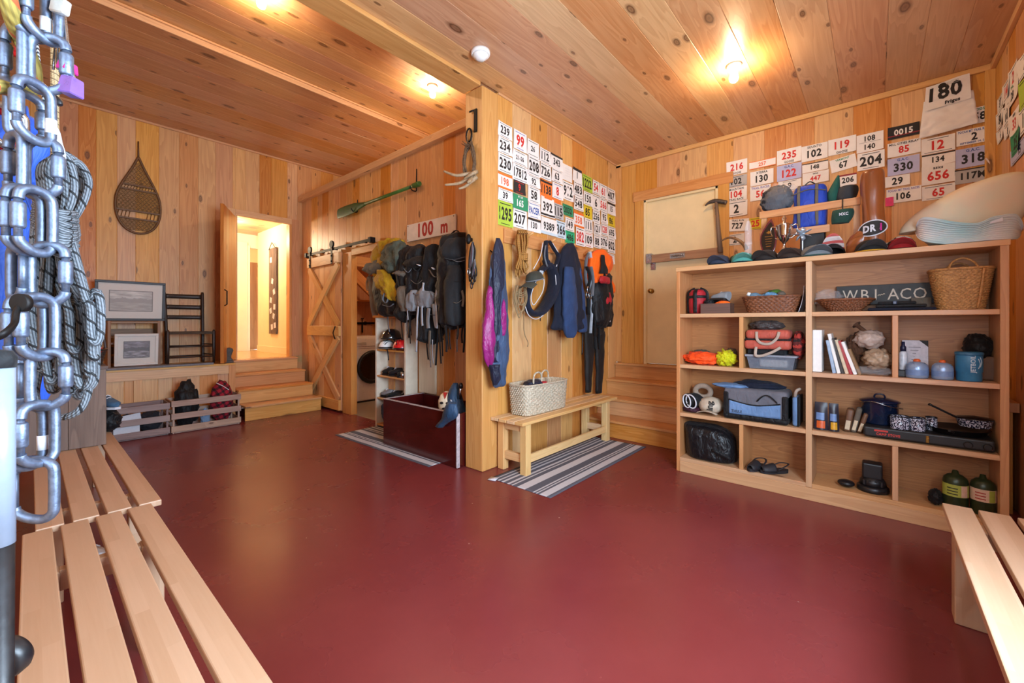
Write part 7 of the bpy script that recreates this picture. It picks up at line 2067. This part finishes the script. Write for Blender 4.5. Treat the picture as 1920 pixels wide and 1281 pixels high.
for k in range(7):
    a = k * PI / 3.5
    g = G(); d = Vector((0, math.cos(a), math.sin(a) * .8)); e = Vector((-1, 0, 0)); g.tube(curve([c, c + d * .035 + e * .03, c + d * .058 + e * .01, c + d * .03 - e * .005, c], 5), .014, 8, sq=(1, .12)); g.build('loop', SILV, t)
g = G(); g.tube(curve([c - Vector((0, 0, 0)), c + Vector((.02, .0, -.04)), Vector((c.x + .03, c.y, ZT + .004))], 4), .006, 6); g.build('tail', SILV, t)
c = P(1403, 466, x=FX + .06); hT = P(1403, 414, x=FX + .06).z - ZT
t = thing('plastic_tube', 'clear plastic bottle standing between the teal cap and the plaque', 'bottle', (c.x, c.y, ZT))
CLR = NT('clear_plastic'); CLR.b.inputs['Base Color'].default_value = (.93, .95, .97, 1); CLR.b.inputs['Alpha'].default_value = .16; CLR.b.inputs['Roughness'].default_value = .06; CLR = CLR.m
g = G(); r = .027; g.lathe([(r * .9, 0), (r, .01), (r, hT * .42), (r * 1.06, hT * .44), (r * 1.06, hT * .48), (r, hT * .5), (r, hT * .8), (r * .7, hT * .93), (r * .35, hT)], (c.x, c.y, ZT), 24, cap1=False); g.build('bottle', CLR, t)
g = G(); g.lathe([(r * 1.09, hT * .44), (r * 1.09, hT * .47)], (c.x, c.y, ZT), 24, cap0=False, cap1=False); g.build('ring', CLR, t)
g = G(); L = [P(1352, 452, x=FX + .22), P(1365, 446, x=FX + .2), P(1380, 448, x=FX + .16), P(1394, 458, x=FX + .14), P(1400, 468, x=FX + .14)]; g.tube(curve(L, 5), [.006 + .012 * i / 21 for i in range(21)], 8); g.build('horn', plain('brown_horn', '7a5536', .4, var=.2), None, 'curved brown animal horn behind the tan cap', 'horn')
# red, white and black visor cap, upside
c = P(1560, 436, x=FX + .15)
cap('black cap with red and white printed bill lying tipped against the rail', (FX + .17, c.y, ZT + .02), PI + .1, LC['black'], r=.075, bill=plaid('red_white_print', 'd8cdca', 'c75a55', 'a01f28'), pitch=R_(-28), letters='BOSTON', ink=TAPE)
bag('dark_pouch', 'dark blue pouch half hidden behind the silver bow', 'pouch', (FX + .20, sh_(1500, .2), ZT + .045), (.05, .09, .044), NAVY, 41)
# carved wooden boot with an oval sticker
zB = P(1630, 322, x=FX + .12).z - ZT
yb0, yb1, yb2 = P(1588, 420, x=FX + .12).y, P(1612, 350, x=FX + .12).y, P(1660, 350, x=FX + .12).y
BOOTW = wood('boot_wood', '9a5a34', '5c2f1a', .1, .18, .2, coat=.5)
t = thing('wooden_boot', 'carved brown wooden boot with an oval black sticker', 'boot', (FX + .12, (yb1 + yb2) / 2, ZT))
yc_, hw = (yb1 + yb2) / 2, (yb1 - yb2) / 2
rows = [(zB, yc_ - .005, hw * .62, .05), (zB * .97, yc_, hw * .92, .07), (zB * .8, yc_, hw * 1.0, .075), (zB * .5, yc_ - .004, hw * .88, .068), (zB * .36, yc_ - .006, hw * .92, .068), (zB * .2, yc_ - .004, hw * .98, .066), (.02, yc_ - .004, hw * .98, .066), (.002, yc_ - .004, hw * .95, .062)]
g = G(); g.drape([(ZT + z, FX + .12, y, dx, w) for z, y, w, dx in rows], 36, 0, .02, 3, 2.3, .004, 14, 3)
for i, f in enumerate(g.bm.faces):
    for l in f.loops: l[g.uv].uv = (l.vert.co.y + l.vert.co.x, l.vert.co.z)
g.build('shaft', BOOTW, t)
toe = yb0 + .005
g = G(); g.rings([[Vector((FX + .12 + wd * math.cos(a), y, ZT + .004 + max(0, hz_ * (.5 + .5 * math.sin(a))))) for a in [i * PI / 8 for i in range(16)]] for y, wd, hz_ in ((yc_ + hw * .3, .066, zB * .42), (yc_ + hw * .8, .07, zB * .34), (yc_ + (toe - yc_) * .62, .066, zB * .27), (yc_ + (toe - yc_) * .85, .05, zB * .22), (toe, .02, zB * .14))], True, True, True)
for f in g.bm.faces:
    for l in f.loops: l[g.uv].uv = (l.vert.co.z + l.vert.co.x, l.vert.co.y)
g.build('foot', BOOTW, t)
c = P(1636, 428, x=FX + .05)
def ov(y, z): 
    yy = c.y - y; return Vector((FX + .12 - .074 * math.sqrt(max(0, 1 - ((yy - yc_) / (hw * 1.25)) ** 2)) - .006, yy, c.z + z + .12 * y))
for nm, rx_, rz_, m, off in (('sticker_edge', .080, .056, TAPE, 0), ('sticker', .073, .049, INK, .001)):
    g = G(); g.rings([[ov(k * rx_ * math.cos(a), k * rz_ * math.sin(a)) - Vector((off, 0, 0)) for a in [i * PI / 16 for i in range(32)]] for k in (.001, .5, 1)]); g.build(nm, m, t)
g = G(); fit(g, 'DR', -.016, 0, .07, .05, lambda x, z: ov(x, z) - Vector((.003, 0, 0)), 0, .04); g.build('letters', TAPE, t)
g = G(); fit(g, 'i', .044, 0, .02, .05, lambda x, z: ov(x, z) - Vector((.003, 0, 0)), 0, .04); g.build('letter', plain('magenta_print', 'c02a8a', .5), t)
# small animal skull
c = P(1682, 428, x=FX + .14); zk = ZT
t = thing('animal_skull', 'small white animal skull with dark patches beside the straw hat', 'skull', (c.x, c.y, zk))
BONE = NT('mottled_bone'); co = BONE.n('TexCoord').outputs['Object']; BONE.set(BONE.b.inputs['Base Color'], BONE.mix(BONE.math('GREATER_THAN', BONE.noise(co, 26, 3), .54), lin('cfd2c4'), lin('26292a'))); BONE = BONE.m
g = G(); g.blob((c.x, c.y - .02, zk + .052), (.05, .062, .05), 0, .05, 2, 1, 4); g.blob((c.x - .01, c.y + .045, zk + .034), (.032, .05, .032), 0, .05, 2, 2, 3); g.build('cranium', BONE, t)
for dy, dz in ((.0, .055), (.035, .05)):
    g = G(); g.blob((c.x - .046, c.y + dy, zk + dz), (.008, .014, .014), 0, 0, 1, 1, 3); g.build('eye_socket', BLACK, t)
g = G(); 
for k in range(5): g.box(c.x - .045, c.x - .035, c.y + .01 + k * .014, c.y + .02 + k * .014, zk + .002, zk + .018)
g.build('teeth', WHITE, t)
# straw sun hat
t = thing('sun_hat', 'large pale straw sun hat, brim hanging over the top right corner', 'hat', (FX + .05, -.35, ZT))
a, b = P(1716, 440, x=FX - .02), P(1916, 430, x=FX - .02)
yh, wh = (a.y + b.y) / 2, (a.y - b.y) / 2
STR = NT('sewn_straw'); co = STR.n('UVMap').outputs[0]; sx_ = STR.n('SeparateXYZ', {0: co})
rings_ = STR.math('FRACT', STR.math('MULTIPLY', sx_.outputs[1], 11)); hue = STR.noise(STR.n('TexCoord').outputs['Object'], 3.2, 2)
STR.set(STR.b.inputs['Base Color'], STR.mix(STR.rng(hue, .35, .6, 0, 1), lin('a6cfd3'), lin('d9dbdc'))); STR.b.inputs['Roughness'].default_value = .8
STR.set(STR.b.inputs['Normal'], STR.bump(STR.math('ADD', STR.math('MULTIPLY', STR.math('ABSOLUTE', STR.math('SUBTRACT', rings_, .5)), 2), STR.math('MULTIPLY', STR.noise(vmul(STR, co, (240, 90, 1)), 1, 1), .5)), .6, .006)); STR = STR.m
TOPB = [(1717, 428), (1724, 412), (1742, 409), (1790, 418), (1832, 420), (1862, 408), (1900, 403), (1912, 412), (1917, 432)]
BOTB = [(1717, 434), (1724, 446), (1742, 452), (1790, 457), (1832, 458), (1862, 457), (1895, 453), (1910, 446), (1917, 437)]
TB, BB = refine(TOPB, 6), refine(BOTB, 6)
def brim(u, v):
    k = u * (len(TB) - 1); i = min(int(k), len(TB) - 2); f_ = k - i
    pt = [TB[i][q] * (1 - f_) + TB[i + 1][q] * f_ for q in (0, 1)]; pb = [BB[i][q] * (1 - f_) + BB[i + 1][q] * f_ for q in (0, 1)]
    x = FX + .10 - .15 * math.sin(PI * u) ** .7
    a_ = P(pb[0], pb[1], x=x); b_ = P(pt[0], pt[1], x=x); z0 = max(a_.z, ZT + .004 if u < .93 else 0)
    return Vector((x - .05 * (v - .5) + .02 * (v * (1 - v)) * 4, a_.y + (b_.y - a_.y) * v, z0 + (b_.z - z0) * v))
def brim_back(u, v):
    p, q_ = brim(u, 0), Vector((FX + .19, yh + (brim(u, 0).y - yh) * .6, ZT + .006)); return p.lerp(q_, v)
g = G(); g.sheet(brim, 60, 14, th=.004); g.sheet(brim_back, 60, 6, th=.003); g.build('brim', STR, t)
cr = plain('pale_straw_crown', 'd8c0a6', .85, var=.06, scale=4, c2='cdcdb6', bump=.15, bscale=60)
def px_(x, y, d=.2): return P(x, y, x=FX + d)
rr = []
for py_, xl, xr, dep in ((329, 1876, 1912, .03), (340, 1842, 1926, .09), (358, 1792, 1932, .12), (380, 1752, 1934, .13), (402, 1716, 1932, .13), (424, 1692, 1922, .13), (440, 1684, 1912, .12)):
    A_, B_ = px_(xl, py_), px_(xr, py_); rr.append((A_.z, FX + .19, (A_.y + B_.y) / 2, dep, abs(A_.y - B_.y) / 2))
g = G(); g.drape(rr, 48, 0, .0, 4, 2.2, .004, 5, 3); g.build('crown', cr, t)
a = P(1868, 413, x=FX - .045); g = G(); g.box(-.026, .026, -.003, 0, -.014, .014, M=T(a.x, a.y, a.z, R_(-90), 0, R_(-8))); g.build('tag', TAPE, t)
# hammer hung on the door casing
t = thing('rock_hammer', 'old pick hammer with a long wooden handle hung on the door casing', 'hammer', (XS - .05, 1.29, 2.1))
hx = XS - .06
a, b = P(1343, 383, x=hx), P(1351, 474, x=hx)
g = G(); g.tube([a + Vector((0, 0, .02)), a.lerp(b, .5), b], [.022, .027, .034], 10, sq=(.8, 1)); g.build('handle', wood('handle_grey', '8f7a68', '5d4a3c', 0, .6, .1), t)
g = G(); c = a; g.tube(curve([P(1322, 386, x=hx), P(1330, 380, x=hx), P(1341, 377, x=hx), P(1352, 378, x=hx), P(1362, 380, x=hx)], 5), [.006 + .018 * min(1, i / 8) for i in range(21)], 10); g.build('head', plain('dull_iron', '6d6a68', .4, metal=.8, var=.2), t)
g = G(); g.tube([(XS - .022, c.y, c.z - .05), (XS - .08, c.y + .01, c.z - .045)], .005, 6); g.build('nail', BLACKM, None, 'nail on the casing carrying the pick hammer', 'nail')

# ------------------------------------------------------------------ climbing gear at the left edge
def PD(px, py, D): return Vector((0, 0, EYE)) + (FW + RT * ((px - CX) / FPX) + Vector((0, 0, -(py - CY) / FPX))) * D
# the rack it hangs from, above the frame
t = thing('gear_rack', 'wooden arm on the left wall carrying the climbing gear', 'rack', (-.2, 1.0, 2.25))
g = G(); g.box(XL, .16, .93, .99, 2.22, 2.28, grain=0); g.build('arm', TRIM, t)
g = G(); g.box(XL, .16, 1.10, 1.14, 2.22, 2.26, grain=0); g.build('arm', TRIM, t)
g = G(); g.tube([(.0, .96, 1.86), (.0, .965, 2.05), (.0, .96, 2.25)], .01, 8, sq=(1, .3)); g.build('hanging_sling', REDN, t)
g = G(); g.tube([(.03, 1.12, 1.60), (.03, 1.12, 2.24)], .006, 8); g.build('hanging_cord', CORD, t)
BR = .0066
NW = Vector((0, 0, 1))
def biner(label, px, py0, py1, D, yaw, wid=.058, gate=1, tape=False, wire=False, r=BR, mat=None, sleeve=True):
    """locking carabiner: frame tube open on the gate side, gate with screw sleeve; yaw 0 faces the camera"""
    a, b = PD(px, py0, D), PD(px, py1, D); h = a.z - b.z; c = (a + b) / 2
    ax = (RT * math.cos(yaw) + FW * math.sin(yaw)) * gate
    t = thing('carabiner', label, 'carabiner', (c.x, c.y, b.z), 'carabiners of the hanging chain')
    f = lambda x, z: c + ax * x + NW * z
    hw_, hh = wid / 2 - r, h / 2 - r
    k = .30 * hh
    fr_ = [f(hw_ * .92, hh * .60), f(hw_ * .80, hh * .86), f(hw_ * .3, hh), f(-hw_ * .45, hh * .97), f(-hw_ * .92, hh * .78), f(-hw_, hh * .45), f(-hw_, -hh * .45), f(-hw_ * .92, -hh * .80), f(-hw_ * .45, -hh * .98), f(hw_ * .25, -hh * .92), f(hw_ * .80, -hh * .72), f(hw_ * .92, -hh * .55)]
    g = G(); g.tube(curve(fr_, 5), r, 12); g.build('frame', mat or ALU, t)
    g = G(); g.tube([f(hw_ * .92, hh * .62), f(hw_ * .92, -hh * .58)], r * .72, 10); gt = g.build('gate', ALU, t)
    if sleeve:
        g = G(); z1, z0 = hh * .50, -hh * .30
        g.tube([f(hw_ * .92, z1), f(hw_ * .92, z1 - .003), f(hw_ * .92, z0 + .003), f(hw_ * .92, z0)], [r * 1.05, r * 1.28, r * 1.28, r * 1.05], 14); g.build('screw_sleeve', ALU, gt)
    if tape:
        g = G(); g.tube([f(-hw_, -.002), f(-hw_, -.024)], r * 1.06, 12, cap=True); g.build('tape_band', TAPE, t)
    return t
Dc = .64
E_ = R_(86)
for a in [
    ('taped steel-grey carabiner at the very top of the chain, left of the pair', 53, -50, 74, Dc, E_, dict(tape=True, gate=-1)), ('grey carabiner at the very top of the chain, right of the pair', 79, -44, 80, Dc + .005, E_, dict(gate=-1)),
    ('locking carabiner with outward sleeve, upper left of the chain', 25, 40, 172, Dc, R_(-15), dict(gate=-1, wid=.056)), ('locking carabiner hanging upper right of the chain, beside the purple chock', 92, 62, 181, Dc + .01, R_(20), dict(wid=.058)),
    ('white-taped carabiner seen edge-on between the two upper pairs', 63, 146, 272, Dc - .01, E_, dict(tape=True, gate=-1)), ('plain carabiner edge-on behind the white-taped one', 50, 170, 272, Dc + .02, E_, {}),
    ('locking carabiner left of the chain, level with the rope top', 28, 244, 372, Dc, R_(-20), dict(gate=-1, wid=.056)), ('rounded carabiner right of the chain, in front of the rope top', 80, 256, 378, Dc + .01, R_(15), dict(wid=.056)),
    ('long plain carabiner edge-on, left of the middle pair', 44, 346, 482, Dc - .01, E_, dict(gate=-1)), ('long plain carabiner edge-on, right of the middle pair', 66, 348, 483, Dc - .01, E_, dict(gate=-1)),
    ('stamped carabiner left of the chain below the middle pair', 32, 452, 572, Dc, R_(-25), dict(gate=1, wid=.058, sleeve=False)), ('locking carabiner right of the chain over the middle of the rope', 92, 452, 580, Dc + .01, R_(20), dict(wid=.056)),
    ('taped wire carabiner edge-on, left of the lower pair', 49, 550, 680, Dc - .01, R_(-94), dict(gate=1)), ('taped carabiner edge-on, right of the lower pair', 71, 548, 680, Dc - .01, R_(-94), dict(gate=1)),
    ('carabiner at the left edge behind the pale pole, below the lower pair', 28, 652, 776, Dc + .02, R_(-25), dict(gate=1, wid=.056, sleeve=False)), ('white-taped locking carabiner right of the chain near the rope bottom', 92, 652, 772, Dc, R_(20), dict(wid=.056, tape=False)),
    ('taped carabiner edge-on at the bottom, left of the last pair', 47, 755, 887, Dc - .015, E_, dict(gate=-1, tape=True)), ('plain carabiner edge-on at the bottom, right of the last pair', 70, 750, 880, Dc - .015, E_, dict(gate=-1)),
    ('lowest carabiner of the chain, large loop over the bench slats', 63, 855, 984, Dc - .01, R_(10), dict(gate=-1, wid=.066, sleeve=False)),
]:
    biner(a[0], a[1], a[2], a[3], a[4], a[5], **a[6])
# stitched tape bands on the lower pair belong to their gates: small white bands
# climbing rope coil
ROPE = ropemat('grey_climbing_rope', '666b70', '32363b', '0e1013', 34)
t = thing('climbing_rope', 'thick coil of grey and black climbing rope hanging behind the carabiners', 'rope', PD(115, 780, .75))
rs = random.Random(11)
g = G(); rrp = .0058
def rp(x, y, d): return PD(x, y, .735 + d)
N = 21
for i in range(N):
    k = i / (N - 1)
    x0 = 66 + 62 * k + rs.uniform(-5, 5); x1 = 72 + 58 * ((k + .35) % 1) + rs.uniform(-5, 5)
    xa = 44 + 136 * k + rs.uniform(-8, 8); xb = 55 + 120 * min(1, k + .12) + rs.uniform(-8, 8)
    yb = 690 + rs.uniform(-35, 65) - 40 * (k - .5) ** 2 * 4
    d0 = rs.uniform(-.05, .06); d1 = d0 + rs.uniform(.0, .03)
    g.tube(curve([rp(x0, 415, d0 * .6), rp(x0 + (xa - x0) * .25, 470, d0), rp(xa * .75 + x0 * .25, 560, d0), rp(xa, yb - 70, d0), rp((xa * .7 + xb * .3) - 2, yb - 12, d0), rp((xa + xb) / 2 + 5, yb, (d0 + d1) / 2), rp(xb + 7, yb - 22, d1), rp(xb + 4, yb - 90, d1), rp(xb * .7 + x1 * .3, 560, d1), rp(x1 + (xb - x1) * .2, 470, d1), rp(x1, 415, d1 * .6)], 5), rrp, 8)
g.build('hanging_loops', ROPE, t)
g = G()
for i in range(10):
    k = i / 9; d = rs.uniform(-.04, .05); w = rs.uniform(.85, 1.05)
    g.tube(curve([rp(74 + 40 * k, 420, d), rp(70 + 45 * k + 8, 370, d), rp(84 + 50 * k - 8, 315 - 6 * math.sin(PI * k), d - .01), rp(108 + 40 * k, 288 + 30 * abs(k - .4), d), rp(128 + 38 * k * w, 330 + 10 * k, d + .01), rp(122 + 34 * k, 380, d), rp(98 + 34 * k, 420, d)], 5), rrp, 8)
g.build('top_loops', ROPE, t)
g = G()
for i in range(9):
    yy = 388 + i * 10
    g.tube([rp(104 + (40 - 1.0 * abs(i - 4)) * math.cos(u), yy + 16 * math.cos(u + .6) + 3 * math.sin(2 * u + i), .0 + .075 * math.sin(u)) for u in [j * PI / 10 for j in range(20)]], rrp, 8, cyc=True)
g.build('wraps', ROPE, t)
g = G(); g.tube(curve([rp(96, 420, .03), rp(160, 560, .03), rp(184, 640, .02), rp(160, 690, .0), rp(166, 730, .0), rp(150, 768, -.01), rp(115, 783, -.01), rp(80, 775, .0), rp(66, 740, .01), rp(75, 690, .02)], 6), rrp, 8); g.build('loose_end', ROPE, t)
# dark blue bag and cloth behind
BLB = cloth('bright_blue_nylon', '1f47a0', .6, .7)
t = thing('rope_bag', 'bright blue nylon bag hanging behind the carabiner chain', 'bag', PD(30, 760, .9))
g = G()
rows = []
for y, xl, xr, dp in ((215, -10, 50, .03), (260, -30, 88, .05), (330, -40, 70, .07), (420, -40, 58, .08), (500, -40, 60, .08), (600, -40, 52, .08), (690, -40, 58, .08), (745, -35, 66, .07), (768, -20, 58, .03)):
    A_, B_ = PD(xl, y, .90), PD(xr, y, .90); m_ = (A_ + B_) / 2; rows.append((m_.z, m_.x, m_.y, dp, (A_ - B_).length / 2))
rows = refine(rows, 4); out = []
for j, (z, cx_, cy_, dp, hw_) in enumerate(rows):
    out.append([Vector((cx_, cy_, z)) + RT * (hw_ * math.cos(a)) * (1 + .10 * math.sin(3 * a + j * .35)) + FW * (dp * math.sin(a) * (1 + .15 * math.sin(5 * a + j * .2))) for a in [i * 2 * PI / 32 for i in range(32)]])
g.rings(out, True, True, True); g.build('body', BLB, t)
g = G(); g.tube(curve([PD(50, 205, .85), PD(58, 300, .83), PD(40, 330, .82), PD(62, 400, .84)], 5), .012, 8, sq=(1, .25)); g.build('strap', BLB, t)
# accessory rope, slings, chocks
YR = ropemat('yellow_red_cord', '8f7d38', '7a6a30', '9c4a22', 14)
g = G(); g.tube(curve([PD(10, -30, .60), PD(18, 10, .61), PD(28, 45, .63), PD(40, 75, .66), PD(54, 105, .66), PD(62, 135, .66), PD(58, 165, .67), PD(30, 172, .65), PD(10, 165, .62), PD(-15, 160, .60)], 6), .0105, 12)
g.build('accessory_cord', YR, None, 'mottled yellow and red cord threading through the top carabiners', 'cord')
t = NT('striped_webbing'); s_ = t.n('SeparateXYZ', {0: t.n('UVMap').outputs[0]}); t.set(t.b.inputs['Base Color'], t.mix(t.math('GREATER_THAN', t.math('FRACT', t.math('MULTIPLY', s_.outputs[1], 150)), .5), lin('c7d3dc'), lin('28323c'))); STW = t.m
g = G(); g.tube(curve([PD(68, 60, .70), PD(72, 110, .70), PD(80, 170, .70), PD(83, 215, .70), PD(84, 250, .70)], 5), .0085, 8, sq=(1, .25)); g.build('webbing_sling', STW, None, 'striped black and white webbing sling behind the upper carabiners', 'sling')
g = G(); g.tube(curve([PD(92, 228, .69), PD(104, 244, .69), PD(110, 268, .69), PD(116, 290, .69), PD(116, 330, .69)], 5), .006, 8, sq=(1, .6)); g.build('pale_sling', PALEW, None, 'pale blue sling right of the chain above the rope coil', 'sling')
REDM = plain('anodised_red', 'b5202a', .25, metal=.7)
for k, (x, y0, y1, m, lab) in enumerate(((7, 205, 285, REDM, 'red anodised carabiner at the left edge behind the chain'), (16, 195, 285, STEEL, 'polished steel carabiner at the left edge beside the red one'), (12, 90, 180, REDM, 'red carabiner half hidden behind the upper left locking carabiner'))):
    biner(lab, x, y0, y1, .72 if k < 2 else .76, E_ if k < 2 else R_(20), mat=m, gate=-1, sleeve=False, r=.006)
g = G(); g.tube(curve([PD(30, -30, .8), PD(31, 20, .8), PD(30, 60, .8), PD(35, 110, .8), PD(50, 140, .8)], 5), .012, 8, sq=(1, .3)); g.build('red_sling', REDN, None, 'red webbing sling behind the top of the chain', 'sling')
PUR = plain('anodised_purple', '8a6cc0', .3, metal=.6); PNK = plain('anodised_pink', 'c2358f', .3, metal=.6)
for nm, lab, x, y, w, h, m, top in (('wired_chock', 'purple wired chock hanging at the right of the chain', 134, 163, .021, .027, PUR, 0), ('wired_chock', 'pink wired chock just above the purple one', 127, 126, .013, .015, PNK, 0)):
    t = thing(nm, lab, 'chock', PD(x, y, .66))
    c = PD(x, y, .66); M = Matrix.Translation(c) @ Matrix.Rotation(YAW - PI / 2, 4, 'Z') @ Matrix.Rotation(R_(8), 4, 'Y')
    g = G(); g.rings([[M @ Vector((sx * w / 2 * k, sy * .011 * k, z)) for sx, sy in ((-1, -1), (1, -1), (1, 1), (-1, 1))] for z, k in ((-h / 2, .92), (-h / 2 + .002, 1), (h / 2 - .002, .84), (h / 2, .78))], True, True, True, smooth=False); g.build('block', m, t)
    for s in (-1, 1):
        g = G(); g.tube(curve([c + RT * (s * w * .25) + NW * (h / 2 - .002), PD(x - 6 + s * 3, y - 60, .67), PD(x - 18 + s * 6, y - 140, .68), PD(x - 26 + s * 4, y - 230, .69)], 5), .0016, 6); g.build('wire', STEEL, t)
for k in range(5):
    g = G(); x = 94 + 5 * k; g.tube(curve([PD(x - 2, -30, .68), PD(x + 4, 30, .68), PD(x + 9, 80, .68), PD(x + 6 + 3 * k, 130, .68)], 4), .0019, 6)
    g.build('cable_loop', STEEL, None, ['leftmost steel cable', 'second steel cable', 'middle steel cable', 'fourth steel cable', 'rightmost steel cable'][k] + ' of the bunch above the chocks', 'cable', 'steel cables above the chocks')
c = PD(113, 14, .66); g = G(); g.box(-.012, .012, -.006, .006, -.010, .012, M=Matrix.Translation(c) @ Matrix.Rotation(YAW - PI / 2, 4, 'Z') @ Matrix.Rotation(R_(12), 4, 'Y'), bev=.002); g.build('swage_block', plain('pale_metal', 'c5c2b8', .4, metal=.4), None, 'pale metal block on the steel cables at the top edge', 'metal block')
g = G(); g.tube(curve([PD(92, 186, .70), PD(102, 184, .70), PD(108, 190, .70), PD(114, 197, .70)], 4), [.006] * 8 + [.006, .006, .005, .004, .003], 8); g.build('black_clip', BLACK, None, 'small black plastic clip below the purple chock', 'clip')
# pole with black grip and hook at the extreme left
t = thing('pale_pole', 'pale grey pole with black lower sleeve at the extreme lower left', 'pole', (-.045, .72, 0))
ax_ = PD(-2, 850, .50); xp, yp = ax_.x, ax_.y
zt_, zm = PD(0, 690, .50).z, PD(0, 1022, .50).z
g = G(); g.tube([(xp, yp, zm), (xp, yp, zt_)], .0135, 16); g.build('shaft', plain('pale_grey_tube', '7e8a9c', .35, var=.04), t)
g = G(); g.tube([(xp, yp, .003), (xp - .0, yp, .3), (xp, yp, zm)], [.008, .010, .0128], 14); g.build('sleeve', BLACK, t)
g = G(); g.lathe([(.014, 0), (.015, .012), (.011, .02), (.001, .022)], (xp, yp, zt_), 16); g.build('cap', CHAR, t)
g = G(); g.tube(curve([PD(-25, 640, .52), PD(5, 628, .52), PD(26, 608, .54), PD(31, 585, .55), PD(40, 568, .56)], 6), [.006] * 24 + [.009], 10, sq=(1, .6)); g.lathe([(.012, -.004), (.012, .004)], M=Matrix.Translation(PD(40, 568, .555)) @ Matrix.Rotation(YAW, 4, 'Z') @ Matrix.Rotation(R_(90), 4, 'Y'), n=16)
g.build('hook_arm', BLACKM, None, 'dark curved iron hook with an eye at the left edge', 'hook')
c = PD(14, 1232, .62); t = thing('castor', 'small black castor wheel at the lower left corner', 'wheel', c)
MW2 = Matrix.Translation(c) @ Matrix.Rotation(YAW, 4, 'Z') @ Matrix.Rotation(R_(80), 4, 'Y')
g = G(); g.lathe([(.012, -.012), (.026, -.012), (.030, -.006), (.030, .006), (.026, .012), (.012, .012)], M=MW2, n=26); g.build('tyre', BLACK, t)
g = G(); g.lathe([(.012, -.014), (.013, .014), (.001, .014)], M=MW2, n=16); g.build('hub', GREYPLASTIC, t)
# pale panel and dark strip at the left border
a, b = PD(-20, 462, .95), PD(9, 590, .95); g = G(); 
g.box(-.05, .0, 0, .02, b.z, a.z, M=Matrix.Translation((b.x, b.y, 0)) @ Matrix.Rotation(YAW - PI / 2, 4, 'Z')); g.build('pale_board', plain('pale_panel', 'b4bcc4', .6), None, 'pale grey board edge at the left border behind the blue bag', 'board')
# gear behind the weathered crate and under the benches
bag('black_bundle', 'black boots and straps bundled behind the weathered crate', 'gear', (.415, 4.62, .535), (.07, .10, .085), BKC, 43, .25, ridge=.35)
shoe('blue and white sneaker on the black bundle behind the weathered crate', (.41, 4.62, .63), R_(-70), cloth('sneaker_blue', '3f5f7c', .7, .4), TAPE, .25)
shoe('white shoe under the near bench, seen between the slats', (.17, 1.35, 0), R_(80), plain('shoe_white', 'cfcfd2', .6), TAPE, .28)
shoe('grey shoe under the near bench by the front leg', (.06, 1.15, 0), R_(100), GREYN, BLACK, .28)
shoe('pale shoe under the far bench, seen between the slats', (.23, 3.2, 0), R_(95), plain('shoe_white', 'cfcfd2', .6), BLACK, .28)
